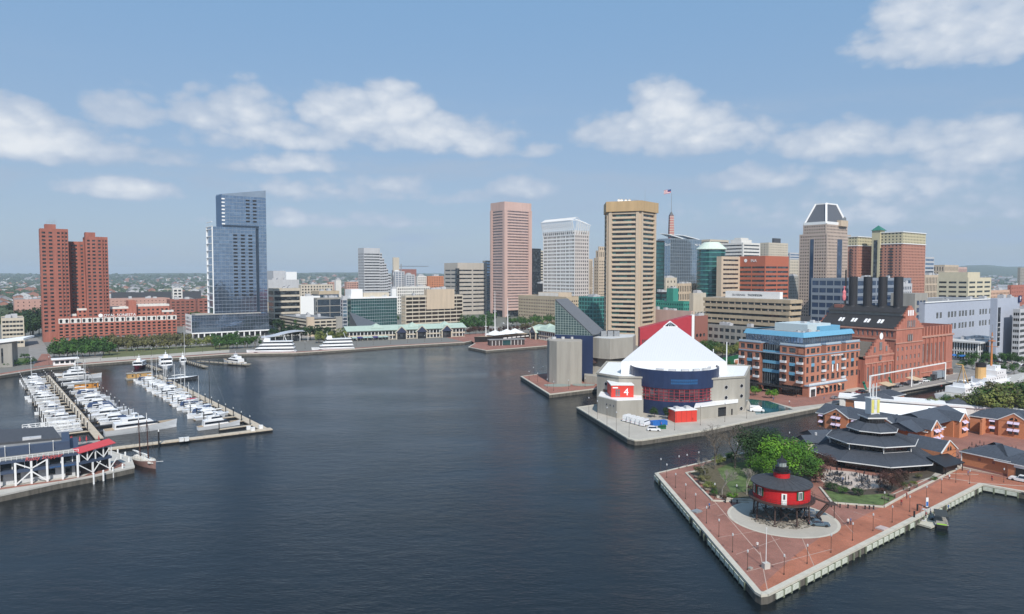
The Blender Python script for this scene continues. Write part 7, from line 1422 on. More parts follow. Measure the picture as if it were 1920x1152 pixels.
for i in range(6): MB().tube((4 + i * 7, 1, 0), (4 + i * 7, 1, 4.6 if i < 2 else 7), .2).obj('column', WHITE, t)
# science pavilion at the west edge
q0 = G(-6, 690); t = thing('science_pavilion', 'angular grey and white pavilion with flat slanted roof by the lawn', 'pavilion', (q0.x, q0.y, ZL), A); MB().prism([(-20, 0), (8, 0), (11, 12), (-20, 14)], 0, [13, 16.5, 16.5, 13]).obj('grey_wall', GREYC, t); MB().prism([(-21, -1), (14, -1), (20, 9), (-20, 15)], [13.2, 16.6, 17.6, 13], [14.4, 17.8, 18.8, 14.4]).obj('white_slab_roof', WHITE, t)
for i in range(4): MB().box(-3 + i * 1.8, -2 + i * 1.8, -.1, 0, 2 + i * .2, 12).obj('tall_window', GW, t)
t = thing('ticket_kiosk', 'small flat roofed white kiosk on the promenade', 'kiosk', (*G(100, 686)[:2], ZL), A); MB().box(0, 12, 0, 5, 0, 3.6).obj('white_walls', WHITE, t); MB().box(-1, 14, -1.5, 6, 3.6, 4.2).obj('flat_roof', WHITE, t)
for i in range(4): MB().box(1 + i * 2.8, 3 + i * 2.8, -.06, 0, 1.1, 2.8).obj('window', GW, t)
RND.seed(8); p = G(150, 836, 1.8); t = thing('roof_terrace', 'small terrace of red frames and folded red parasols behind the truss canopy', 'terrace', (p.x, p.y, 2.4), sa); MB().box(-5, 6, -3, 3, -.4, 0).obj('deck', GREYC, t)
for i in range(9): x, y = RND.uniform(-4.5, 5.5), RND.uniform(-2.5, 2.5); m_ = MB().tube((x, y, 0), (x, y, 2.6), .05); m_.lathe(x, y, [(.08, .9), (.3, 1.2), (.05, 2.6)], 6); m_.obj('folded_parasol', MATS['canopy_red'], t)
p = G(98, 812, .5); t = thing('covered_jetty', 'white latticed covered jetty between the navy roof and the boats', 'jetty', (p.x, p.y, 0), AM); m_ = MB(); [m_.beam((-9 + i * 2, y, 1), (-9 + i * 2, y, 4.4), .16) for i in range(10) for y in (-2, 2)]; [m_.beam((-9 + i * 2, y, 1 + 3.4 * (i % 2)), (-7 + i * 2, y, 4.4 - 3.4 * (i % 2)), .14) for i in range(9) for y in (-2, 2)]; [m_.beam((-9, y, z_), (9, y, z_), .2) for y in (-2, 2) for z_ in (1.2, 3, 4.4)]; m_.obj('white_lattice', WP, t); MB().box(-9.5, 9.5, -2.4, 2.4, .5, .9).obj('deck', GREYL, t)
# ================================================================== boats and docks
GEL = mat('white_gelcoat', (.74, .75, .76), .3, .04, .5, spec=.6); BW = glass('boat_window', (.015, .02, .03), (.03, .04, .06), 1, wob=0); BLUEC = mat('blue_canvas_cover', (.04, .07, .15), .85, .1, 1); REDC = mat('red_sail_cover', (.45, .02, .05), .85, .1, 1); TEAK = mat('teak_deck', (.36, .27, .18), .8, .15, 2)
def hull(L, B, Hh, mi_h=0, mi_d=1, sheer=.35, n=9, fine=2.2, stern=.85, mi_b=None, rake=.12):
    q = MB(); R_ = []
    for i in range(n):
        t = i / (n - 1); hw_ = B / 2 * (stern + (1 - stern) * min(1, t * 3)) * (1 - max(0, (t - .5) / .5) ** fine); z = Hh * (1 + sheer * t * t); x = -L / 2 + L * t; xb = x - rake * Hh * 3 * max(0, t - .6)
        R_.append([(x, hw_, z), (xb, hw_ * .8, z * .35), (xb, hw_ * .6, -.4), (xb, -hw_ * .6, -.4), (xb, -hw_ * .8, z * .35), (x, -hw_, z)])
    vs = [p for r in R_ for p in r]; q.add(vs, [(i * 6 + a + 1, i * 6 + a, (i + 1) * 6 + a, (i + 1) * 6 + a + 1) for i in range(n - 1) for a in (0, 2, 4)], mi_h)
    q.add(vs, [(i * 6 + a + 1, i * 6 + a, (i + 1) * 6 + a, (i + 1) * 6 + a + 1) for i in range(n - 1) for a in (1, 3)], mi_h if mi_b is None else mi_b)
    q.add(vs, [(i * 6, i * 6 + 5, (i + 1) * 6 + 5, (i + 1) * 6) for i in range(n - 1)], mi_d); q.add(R_[0], [(0, 1, 2, 3, 4, 5)], mi_h); return q
def house(x0, x1, w, z0, z1, fs=.6, bs=.15, ws=.1):
    q = MB(); q.add([(x0, -w / 2, z0), (x1, -w / 2 * .8, z0), (x1, w / 2 * .8, z0), (x0, w / 2, z0), (x0 + bs, -w / 2 + ws, z1), (x1 - fs, -w / 2 * .8 + ws, z1), (x1 - fs, w / 2 * .8 - ws, z1), (x0 + bs, w / 2 - ws, z1)], [(0, 1, 5, 4), (1, 2, 6, 5), (2, 3, 7, 6), (3, 0, 4, 7), (4, 5, 6, 7)]); return q
def cruiser(label, L, canvas=None, fly=True, group=None):
    t = thing('motor_boat', label, 'boat', (0, 0, -50), 0, group); B = L * .30; Hh = L * .10; hull(L, B, Hh).obj('hull', [GEL, GEL], t); k = L / 11
    dh = house(-L * .28, L * .22, B * .78, Hh * 1.05, Hh + 1.25 * k, 1.5 * k).obj('deckhouse', GEL, t); house(-L * .27, L * .215, B * .80, Hh + .45 * k, Hh + .95 * k, .6 * k, .1, .02).obj('windows', BW, dh)
    if fly: house(-L * .2, L * .08, B * .62, Hh + 1.25 * k, Hh + 1.9 * k, .5 * k).obj('flybridge', GEL, t); q = MB(); q.box(-L * .17, L * .02, -B * .28, B * .28, Hh + 2.8 * k, Hh + 2.9 * k); [q.tube((x, y, Hh + 1.8 * k), (x, y, Hh + 2.8 * k), .04, n=3) for x in (-L * .16, L * .01) for y in (-B * .26, B * .26)]; q.obj('bimini_top', canvas or GEL, t)
    elif canvas: q = house(-L * .42, -L * .02, B * .8, Hh + .2, Hh + 1.7 * k, .8, .8); q.obj('canvas_cover', canvas, t)
    q = MB(); P = [(L * (.05 + .105 * i), B / 2 * .92 * (1 - max(0, (.55 + .105 * i - .5) / .5) ** 2.2), Hh * 1.28 + .55) for i in range(5)]
    for s in (-1, 1):
        for a, b_ in zip(P, P[1:]): q.tube((a[0], a[1] * s, a[2]), (b_[0], b_[1] * s, b_[2]), .03, n=3); q.tube((a[0], a[1] * s, a[2] - .6), (a[0], a[1] * s, a[2]), .03, n=3)
    q.obj('bow_rail', STEEL, t); MB().box(-L * .54, -L * .5, -B * .35, B * .35, .2, .3).obj('swim_platform', TEAK, t); return t
def sailboat(label, L, mast=None, cover=None, mh=1.25, hm=None, mm=None):
    t = thing('sailboat', label, 'sailboat', (0, 0, -50)); B = L * .28; Hh = L * .085; hull(L, B, Hh, fine=1.7, stern=.7).obj('hull', [hm or GEL, GEL], t); house(-L * .15, L * .18, B * .5, Hh * 1.02, Hh + .55, .5).obj('cabin', GEL, t); MM = mm or WP
    mo = MB().tube((L * .08, 0, Hh), (L * .08, 0, Hh + L * mh), .11, .08, n=6).obj('mast', MM, t); MB().tube((L * .08, 0, Hh + 1.5), (-L * .34, 0, Hh + 1.6), .08, n=5).obj('boom', MM, t)
    MB().ball((-L * .13, 0, Hh + 1.75), L * .2, .2, .24, 8, 4).obj('sail_cover', cover or WP, t); q = MB(); top = (L * .08, 0, Hh + L * mh * .98)
    for p in ((L * .49, 0, Hh * 1.35), (-L * .48, 0, Hh), (L * .06, B * .45, Hh), (L * .06, -B * .45, Hh)): q.tube(p, top, .025, n=3)
    for s in (.5,): q.tube((L * .08, -B * .3, Hh + L * mh * s), (L * .08, B * .3, Hh + L * mh * s), .03, n=3)
    q.obj('rigging', STEEL, mo); return t
def yacht(label, L, cat='yacht'):
    t = thing('motor_yacht', label, cat, (0, 0, -50)); B = L * .23; Hh = L * .085; hull(L, B, Hh, sheer=.5).obj('hull', [GEL, TEAK], t); dh = house(-L * .38, L * .24, B * .86, Hh, Hh + 2.2, 3).obj('deckhouse', GEL, t); house(-L * .36, L * .235, B * .88, Hh + .8, Hh + 1.6, 1.2, .1, .02).obj('windows', BW, dh); house(-L * .28, L * .08, B * .7, Hh + 2.2, Hh + 3.7, 1.6).obj('upper_deck', GEL, t); house(-L * .2, L * .078, B * .72, Hh + 2.7, Hh + 3.3, .7, .1, .02).obj('upper_windows', BW, t)
    q = MB(); q.box(-L * .12, -L * .1, -1.2, 1.2, Hh + 3.7, Hh + 5); q.tube((-L * .11, 0, Hh + 5), (-L * .11, 0, Hh + 7), .06); q.box(-L * .14, -L * .06, -1.3, 1.3, Hh + 5, Hh + 5.15); q.obj('radar_arch', GEL, t); return t
def en(e, n): return (.627 * e + .779 * n, -.779 * e + .627 * n)
def moor(t, e, n, bow=1): t.location = (*en(e, n), 0); t.rotation_euler = (0, 0, AM if bow > 0 else AM + math.pi); return t
ORD = 'first second third fourth fifth sixth seventh eighth ninth tenth eleventh twelfth thirteenth fourteenth fifteenth sixteenth seventeenth eighteenth nineteenth twentieth twenty-first twenty-second twenty-third twenty-fourth twenty-fifth twenty-sixth'.split()
P_A, P_B, P_C, P_D = cruiser('x', 11.5), cruiser('x', 10, BLUEC, False), cruiser('x', 9.5, None, False), cruiser('x', 13.5, BLUEC)
P_E, P_F = sailboat('x', 11), sailboat('x', 10.5, cover=BLUEC, mh=.9); PROT = [P_A, P_B, P_C, P_D, P_E, P_F]
DESC = ['white flybridge motor boat', 'white open boat under blue canvas', 'low white motor boat', 'large flybridge boat with blue top', 'white sailboat with bare mast', 'blue covered sailboat']; used_p = set()
def berth(k, e, n, bow, lab, sc=1.):
    pr = PROT[k]; grp = 'boats moored in the marina'
    if k in used_p: t = copy_thing(pr, (0, 0, 0), 0, lab, grp, sc)
    else: used_p.add(k); t = pr; t['label'] = lab; t['group'] = grp; t.scale = (sc,) * 3
    return moor(t, e, n, bow)
def dock(label, a, b_, w, fing, side_list, z=.9, m=None):
    """floating walkway with finger piers and piles"""
    p = Vector(en(*a)); q_ = Vector(en(*b_)); t = thing('marina_dock', label, 'dock', (*p, 0), math.atan2(q_.y - p.y, q_.x - p.x)); L = (q_ - p).length; n = max(1, int(L / 6)); PLK = mat('dock_boards', (.47, .40, .31), .9, .14, .7, bump=.3)
    me = MB(); me.box(.03, L / n - .03, -w / 2, w / 2, z - .35, z); me = me.mesh('deck_section', m or PLK)
    for i in range(n): put(me, 'deck_section', t, (i * L / n, 0, 0))
    s_ = MB(); s_.box(0, L, -w / 2 + .3, w / 2 - .3, -.5, z - .36); s_.obj('float', BLACK, t); PB2 = MB(); PB2.cyl(0, 0, -2, 4.2, .19, n=7); PB2.cyl(0, 0, 4.2, 4.75, .2, .03, n=7, mi=1); pile = PB2.mesh('pile', [BLACK, WP]); fm = {}
    for (x, sd, ln) in fing:
        if ln not in fm: f_ = MB(); f_.box(-.6, .6, 0, ln, z - .35, z - .05, 0); f_.box(-.4, .4, 0, ln, -.4, z - .36, 1); fm[ln] = f_.mesh('finger_pier', [DSTEEL if ln > 12.5 else m or PLK, BLACK])
        put(fm[ln], 'finger_pier', t, (x, w / 2 * sd, 0), 0 if sd > 0 else math.pi); put(pile, 'pile', t, (x, (w / 2 + ln) * sd, 0)); put(pile, 'pile', t, (x, (w / 2 + .4) * sd, 0))
    return t, L
# in a dock frame x runs toward the camera end, +y side is north (toward the open harbour)
fs = [(4 + 9.3 * i, -1, 12) for i in range(20)] + [(8 + 11 * i, 1, 14) for i in range(17)]
dock('long floating marina walkway beyond the navy restaurant crowded on both sides', (-481, 37), (-284, 37), 2.6, fs, None)
fs = [(3 + 10.5 * i, -1, 12) for i in range(17)]
dock('outer floating marina walkway reaching to the dock corner', (-443, 88), (-262, 88.5), 3, fs, None)
dock('plain straight dock arm closing the marina toward the open harbour', (-260.5, 91), (-265, 36), 3.4, [], None)
RND.seed(5); seq = [2, 0, 4, 2, 0, 1, 5, 2, 3, 0, 4, 2, 0, 5, 2, 0, 4, 0, 3]
for i in range(18): k = seq[i % 19]; berth(k, -474 + 9.3 * i, 36 - 7.4 + RND.uniform(-.8, .8), -1, f'{DESC[k]} in the {ORD[i]} hotel side berth of the inner walkway', RND.uniform(.88, 1.08))
moor(yacht('white motor yacht with radar arch at the shore end of the inner walkway', 17), -478, 49, -1); moor(yacht('long blue white motor yacht second on the harbour side of the inner walkway', 22), -459, 51)
SP = {3: (4, 'sailboat with tall white mast beside the orange houseboat'), 4: (5, 'sailboat under bright blue cover below the orange houseboat'), 6: (4, 'white masted sailboat beside the empty black finger piers')}
for i in range(3, 15):
    if i == 5: continue
    k, lab = SP.get(i, (RND.choice((0, 1, 3, 0, 2)), None)); lab = lab or f'{DESC[k]} in the {ORD[i]} harbour side berth of the inner walkway'
    berth(k, -471 + 11 * i - 1, 38.5 + 8 + RND.uniform(0, 2), 1, lab, RND.uniform(1, 1.25)); 
    if i > 7: k2 = RND.choice((1, 2, 0)); berth(k2, -466 + 11 * i - 1, 38.5 + 8, -1, f'{DESC[k2]} close beside the {ORD[i]} harbour side berth', 1.1)
moor(yacht('longest white yacht lying behind the two masted schooner', 25), -291, 52)
for i in range(16):
    k = (2, 0, 4, 2, 0, 3, 2, 4, 0, 2, 5, 1, 0, 2)[i % 14]
    if i in (13, ): continue
    e = -430 + 10.5 * i
    if e > -292: break
    berth(k, e, 87 - 8.2 + RND.uniform(-.8, .8), -1, f'{DESC[k]} in the {ORD[i]} berth of the outer walkway', RND.uniform(1.0, 1.25))
    if 1: k2 = RND.choice((0, 2, 4, 1)); berth(k2, e + 5, 87 - 8, 1, f'{DESC[k2]} just after the {ORD[i]} berth of the outer walkway', 1.05)
moor(sailboat('sailboat with rolled red sail cover on the outer walkway', 13, cover=REDC, mh=1.45), -336, 79, -1); moor(sailboat('sailboat with tall black mast near the dock corner', 13, mh=1.75, mm=BLACK), -303, 81, -1); moor(sailboat('sailboat with slim silver mast on the outer walkway', 12, mh=1.35), -378, 79, -1)
moor(sailboat('dark hulled sloop with the tallest white mast in the marina', 17, mh=1.75, hm=DSTEEL), -418, 96, 1); moor(yacht('wide white catamaran cruiser in the last berth by the dock corner', 16), -279, 77, 1)
def houseboat(lab, e, n, L, m):
    t = thing('houseboat', lab, 'houseboat', (0, 0, 0)); MB().box(-L / 2, L / 2, -2.4, 2.4, -.3, .8).obj('pontoon', GREYC, t); MB().box(-L / 2 + .8, L / 2 - .8, -2, 2, .8, 3.3).obj('cabin', m, t); MB().box(-L / 2 + .4, L / 2 - .4, -2.3, 2.3, 3.3, 3.55).obj('roof', GREYC, t)
    for i in range(3): q = MB(); x = -L * .3 + i * L * .28; q.box(x, x + .9, -2.06, 2.06, 1.7, 2.6); q.obj('window', GW, t)
    return moor(t, e, n)
houseboat('bright orange houseboat with three small windows on the inner walkway', -440 + 24, 49, 12, mat('houseboat_orange', (.55, .24, .05), .7, .08, 1)); houseboat('tan wooden houseboat at the shore end of the outer walkway', -440, 78, 14, mat('houseboat_tan', (.50, .30, .11), .7, .1, 1))
# schooner by the pier head
p = G(272, 872, 0); t = thing('schooner', 'old two masted schooner with dusty red hull tied to the pier head', 'schooner', (p.x, p.y, 0), math.radians(-38)); hull(15, 4.6, 1.6, fine=1.7, stern=.6, sheer=.6).obj('hull', [mat('dusty_rose_hull', (.26, .16, .14), .6, .15, 1), mat('cluttered_deck', (.45, .42, .36), .85, .3, 1.5)], t)
for x, h_ in ((2.5, 15), (-3.2, 14.3)): MB().tube((x, 0, 1), (x - .6, 0, h_ * .96), .2, .13, n=7).obj('mast', mat('dark_varnish', (.06, .025, .02), .4, .2, 1), t); MB().tube((x - .6, 0, h_ * .96), (x - .7, 0, h_ * 1.12), .12, .08, n=6).obj('white_masthead', WP, t); q = MB(); q.tube((x - .2, 0, 3), (x - 5.2, 0, 3.4), .12, n=5); q.ball((x - 2.6, 0, 3.45), 2.3, .24, .26, 8, 4); q.obj('furled_sail', WP, t); q = MB(); [q.tube((x - .6, 0, h_ * .93), e_, .03, n=3) for e_ in ((9, 0, 2.6), (x - 1, 2.1, 1.6), (x - 1, -2.1, 1.6), (x + .8, 2.1, 1.7), (x + .8, -2.1, 1.7))]; q.obj('rigging', DSTEEL, t)
MB().tube((8, 0, 2.4), (12, 0, 3.2), .12, n=5).obj('bowsprit', WP, t); q = MB(); [q.box(x, x + 1.6, -.8, .8, 1.6, 2.3) for x in (-6, -1, 4)]; q.obj('deck_hatches', OFFW, t); q = MB(); [q.box(x, x + RND.uniform(.3, 1.1), y, y + RND.uniform(.3, .8), 1.6, 1.7 + RND.uniform(.2, .9)) for x, y in [(RND.uniform(-6, 6), RND.uniform(-1.7, 1.2)) for _ in range(46)]]; q.obj('deck_gear', OFFW, t, stuff=True); MB().tube((1.9, 0, 14.4), (1.7, 0, 22), .05, .02, n=4).obj('topmast', DSTEEL, t)
# cruise ships along the promenade
def cruise(label, p, q_, decks, B=9, dark=True):
    p, q_ = Vector(p[:2]), Vector(q_[:2]); L = (q_ - p).length; c = (p + q_) / 2; t = thing('cruise_boat', label, 'cruise boat', (*c, 0), math.atan2(p.y - q_.y, p.x - q_.x)); hull(L, B, 2.6, sheer=.5, mi_b=2).obj('hull', [GEL, GEL, mat('dark_boot_stripe', (.02, .02, .03), .5, .1, 1)], t); z_ = 2.7
    for d in range(decks): x0, x1 = -L * .47 + d * L * .02, L * (.34 - .08 * d); w_ = B * (.95 - .07 * d); house(x0, x1, w_, z_, z_ + .9, .8, 0, .0).obj('white_bulwark', GEL, t); house(x0 + .1, x1 - .8, w_ * .97, z_ + .9, z_ + 2.0, 1., .1, .0).obj('window_band', BW, t); house(x0, x1 - .9, w_, z_ + 2.0, z_ + 2.5, .5, 0, 0).obj('deck_edge', GEL, t); z_ += 2.5
    house(L * .02, L * .16, B * .4, z_, z_ + 2.2, 1).obj('wheelhouse', GEL, t); q = MB(); [q.beam((x, y, z_), (x + 1.6, 0, z_ + 4.6), .2) for x in (-L * .3, L * .1) for y in (-1, 1)]; q.tube((L * .13, 0, z_ + 2), (L * .13, 0, z_ + 6), .08); q.obj('signal_mast', GEL, t); return t
cruise('large white cruise boat with pointed bow beside the wave shaped canopy', G(462, 666, 0), G(556, 664, 0), 3); cruise('white cruise boat with two slanted masts beside the green roofed market', G(584, 661, 0), G(664, 658, 0), 3)
def ferry(label, px, py, ang, L, B, decks, hm=None, cat='ferry'):
    p = G(px, py, 0); t = thing('harbour_boat', label, cat, (p.x, p.y, 0), ang); hull(L, B, 1.8, sheer=.4).obj('hull', [hm or GEL, GEL], t); z_ = 1.9
    for d in range(decks): q = MB(); q.box(-L * .42, L * .26 - d, -B * .42, B * .42, z_, z_ + .8); q.box(-L * .43, L * .27 - d, -B * .44, B * .44, z_ + 2.2, z_ + 2.5); [q.box(x, x + .25, y, y + .2, z_ + .8, z_ + 2.2) for x in [-L * .42 + L * .68 / 7 * i for i in range(8)] for y in (-B * .43, B * .41)]; q.obj('open_deck', GEL, t); MB().box(-L * .38, L * .2 - d, -B * .36, B * .36, z_ + .7, z_ + 2.2).obj('saloon_windows', BW, t); z_ += 2.5
    house(-L * .05, L * .12, B * .4, z_, z_ + 1.8, .8).obj('wheelhouse', GEL, t); q = MB(); q.tube((0, 0, z_ + 1.8), (0, 0, z_ + 4.4), .1); q.ball((0, 0, z_ + 2.6), .5); q.obj('mast', GEL, t); return t
ferry('small white harbour boat with dark red hull by the wooden landing', 261, 690, math.radians(-75), 15, 6.4, 1, mat('maroon_hull', (.12, .015, .03), .5, .1, 1)); ferry('double deck white excursion boat with round roofline at the landing', 311, 690, math.radians(-58), 19, 8, 2); ferry('small covered water bus between the wooden landings', 343, 684, math.radians(-58), 10, 4, 1)
t = yacht('white motor yacht with orange lit mast at the small wooden landing', 23); p = G(438, 683, 0); t.location = (p.x, p.y, 0); t.rotation_euler = (0, 0, math.radians(145))
for (a, b_, lab) in (((272, 684), (301, 694), 'grey timber landing beside the excursion boat'), ((344, 676), (386, 688), 'grey timber landing jetty pointing at the marina'), ((372, 677), (466, 684), 'long low landing along the promenade'), ((436, 680), (468, 683), 'short landing behind the white motor yacht')):
    p, q_ = G(*a, 1), G(*b_, 1); t = thing('landing', lab, 'jetty', (p.x, p.y, 0), math.atan2(q_.y - p.y, q_.x - p.x)); L = (q_ - p).length; n = max(2, int(L / 4))
    for i in range(n): MB().box(i * L / n, (i + .97) * L / n, -1.6, 1.6, .7, 1.1).obj('deck_section', TIMB, t); MB().cyl(i * L / n, -1.8, -1, 2.2, .22, n=6).obj('pile', DSTEEL, t)
# old warship at her brick pier
p, q_ = G(884, 648, 0), G(990, 637, 0); p = Vector(p[:2]) + Vector((2, 6)); q_ = Vector(q_[:2]) + Vector((0, 6)); L = (q_ - p).length; c = (p + q_) / 2; t = thing('sailing_warship', 'black and white historic sailing warship with three masts under white tents', 'ship', (*c, 0), math.atan2(p.y - q_.y, p.x - q_.x)); hull(L, 12, 5.4, mi_b=0, sheer=.25, fine=2.6).obj('hull', [mat('tarred_hull', (.022, .02, .02), .6, .2, 1), TEAK], t)
q = MB(); [q.add([(x, y, 3.2), (x + 4.6, y, 3.2), (x + 4.6, y, 4.3), (x, y, 4.3)], [(0, 1, 2, 3)]) for x in [-L * .42 + i * 6 for i in range(6)] for y in (-6.1, 6.1)]; q.obj('white_gun_stripe', WP, t)
for px, top in ((898, 590), (922, 545), (957, 560)):
    x = (c - Vector((V(px, 640, c.y).x, c.y))).length * (1 if px < 937 else -1); hM = V(px, top, c.y).z; q = MB(); q.tube((x, 0, 5), (x, 0, hM * .62), .55, .4, n=7); q.tube((x, 0, hM * .6), (x, 0, hM), .28, .12, n=5); q.obj('mast', WP, t); q = MB(); [q.tube((x, y, 5.5), (x, 0, hM * .6), .05, n=3) for y in (-5.4, -4, 4, 5.4)]; q.tube((x, 0, hM * .9), (x + 9, 0, 6), .05, n=3); q.obj('shrouds', DSTEEL, t); MB().box(x - .4, x + .4, -1.6, 1.6, hM * .6, hM * .6 + .4).obj('fighting_top', WP, t)
for i, (x, w_) in enumerate(((-17, 7), (-6, 9), (9, 8))): MB().add([(x - w_, -6, 7), (x + w_, -6, 7), (x + w_, 6, 7), (x - w_, 6, 7), (x, 0, 11)], [(0, 1, 4), (1, 2, 4), (2, 3, 4), (3, 0, 4)]).obj('white_tent', WP, t)
q0 = G(918, 649); t = thing('ship_museum', 'low dark glazed museum shed on the brick pier beside the warship', 'building', (q0.x, q0.y + 1, ZL), math.radians(17)); MB().box(0, 30, 0, 6, 0, 4.4).obj('dark_wall', mat('brown_black_wall', (.05, .04, .04), .6, .1, 1), t); MB().box(-.5, 31, -.6, 6.5, 4.4, 4.9).obj('flat_roof', ROOFG, t); MB().box(11, 18, -.15, 0, .4, 4).obj('green_glass_front', GT, t); [MB.obj((lambda b_: (b_.box(x, x + .4, -.1, 0, 0, 4.4), b_)[1])(MB()), 'white_mullion', WP, t) for x in (2, 5, 8, 10.8, 18, 21, 24, 27)]
# coast guard cutter seen past the trees
p, q_ = Vector(G(1764, 756, 0)[:2]), Vector(G(1912, 724, 0)[:2]); c = (p + q_) / 2 + Vector((1, -2)); L = (q_ - p).length; t = thing('cutter_ship', 'white former patrol ship with buff funnel and tall orange mast', 'ship', (*c, 0), math.atan2((q_ - p).y, (q_ - p).x)); hull(L, 12, 4, sheer=.9, fine=2).obj('hull', [GEL, mat('ship_deck', (.42, .41, .38), .8, .15, 1)], t)
BUFF = mat('buff_paint', (.60, .38, .16), .6, .06, 1); OM = mat('orange_mast', (.50, .20, .07), .6, .06, 1)
for x0, x1, w_, z0_, z1_ in ((-L * .40, L * .16, 8.6, 4.2, 7), (-L * .12, L * .14, 7, 7, 9.6), (L * .0, L * .12, 7.4, 9.6, 12.4), (L * .02, L * .09, 4.4, 12.4, 14.4), (-L * .36, -L * .26, 5, 7, 8.6)): MB().box(x0, x1, -w_ / 2, w_ / 2, z0_, z1_).obj('superstructure', GEL, t); q = MB(); [q.box(x, x + .6, -w_ / 2 - .05, w_ / 2 + .05, z0_ + 1.2, z0_ + 1.8) for x in [x0 + 1 + i * 2.6 for i in range(int((x1 - x0 - 1) / 2.6))]]; q.obj('portholes', GW, t)
MB().lathe(-L * .10, 0, [(2.3, 9), (2.2, 16)], 14, 0, sx=1.2).obj('funnel', BUFF, t); MB().lathe(-L * .10, 0, [(2.25, 14.6), (2.25, 16.6), (1.8, 16.6)], 14, 0, sx=1.2).obj('funnel_cap', BLACK, t)
q = MB(); q.tube((L * .03, 0, 12), (L * .03, 0, 31), .6, .3, n=8); q.tube((L * .03, -2.6, 24), (L * .03, 2.6, 24), .15); q.box(L * .03 - 1.2, L * .03 + 1.2, -1.2, 1.2, 26.6, 27); q.obj('mast', OM, t); q = MB(); q.tube((L * .03, 0, 31), (L * .03, 0, 35), .1); q.tube((L * .03, 0, 28), (-L * .2, 0, 29), .08, n=3); q.ball((L * .03, 0, 28.4), .9); q.obj('aerials', STEEL, t)
q = MB(); [q.beam((-L * .32 + a, b_, 5), (-L * .32, 0, 17), .3) for a, b_ in ((-3, -2.4), (3, -2.4), (0, 3))]; q.beam((-L * .32, 0, 17), (-L * .4, 0, 18), .3); q.obj('tripod_derrick', BUFF, t)
q = MB(); [q.ball((x, y, 7.9), 1.6, .8, .7, 7, 4) for x in (-L * .2, -L * .28) for y in (-3.6, 3.6)]; q.box(L * .2, L * .24, -1, 1, 5, 6.6); q.tube((L * .24, 0, 6), (L * .30, 0, 6.3), .2); q.obj('boats_and_gun', GEL, t)
q = MB(); [q.tube((-L * .48 + i * 3, s * 5, 4.2), (-L * .48 + i * 3, s * 5, 5.2), .04, n=3) for i in range(25) for s in (-1, 1)]; q.obj('deck_rail', GEL, t)
# water taxi and its float
p = G(1766, 984, 0); t = thing('water_taxi', 'black covered water taxi boat moored at the small float', 'boat', (p.x, p.y + .5, 0), math.radians(62)); hull(7.4, 2.9, .9, sheer=.2, stern=.95).obj('hull', [BLACK, GREYC], t); MB().box(-3.0, 2.2, -1.35, 1.35, 2.7, 2.85).obj('canopy', mat('charcoal_canvas', (.045, .05, .05), .8, .1, 1), t)
for x in (-2.9, -1.2, .5, 2.1):
    for y in (-1.3, 1.3): MB().tube((x, y, .9), (x, y, 2.7), .04, n=4).obj('canopy_post', BLACK, t)
MB().box(-3.55, -3.3, -1.0, 1.0, .5, 1.1).obj('lime_stern_panel', mat('lime_paint', (.30, .55, .05), .5, .1, 1), t); q = MB(); [q.box(x, x + .4, -1.1, 1.1, .9, 1.3) for x in (-2.4, -1.2, 0, 1.1)]; q.obj('bench_seats', GREYC, t)
p = G(1741, 981, .5); t = thing('float_dock', 'square pale timber float with gangway at the quay', 'dock', (p.x, p.y, 0), AP)
for i in range(6): MB().box(-2.4 + i * .8, -1.64 + i * .8, -1.6, 1.9, .1, .55).obj('plank_section', mat('pale_float_boards', (.48, .46, .38), .9, .12, 2), t)
MB().beam((0, 1.4, .6), (5.6, 3.2, 1.9), 1.3, .12).obj('gangway', GREYL, t); m_ = MB(); [m_.beam((0, 1.4 + s, 1.6), (5.6, 3.2 + s, 2.9), .06) for s in (-.6, .6)]; m_.obj('gangway_rail', STEEL, t); MB().box(2.6, 9, 1.2, 3.6, .3, .6).obj('rear_float', GREYL, t)
for x, y in ((-2.8, 2), (2.9, 3.9)): MB().cyl(x, y, -1, 3.4, .22, n=8).obj('pile', BLACK, t)
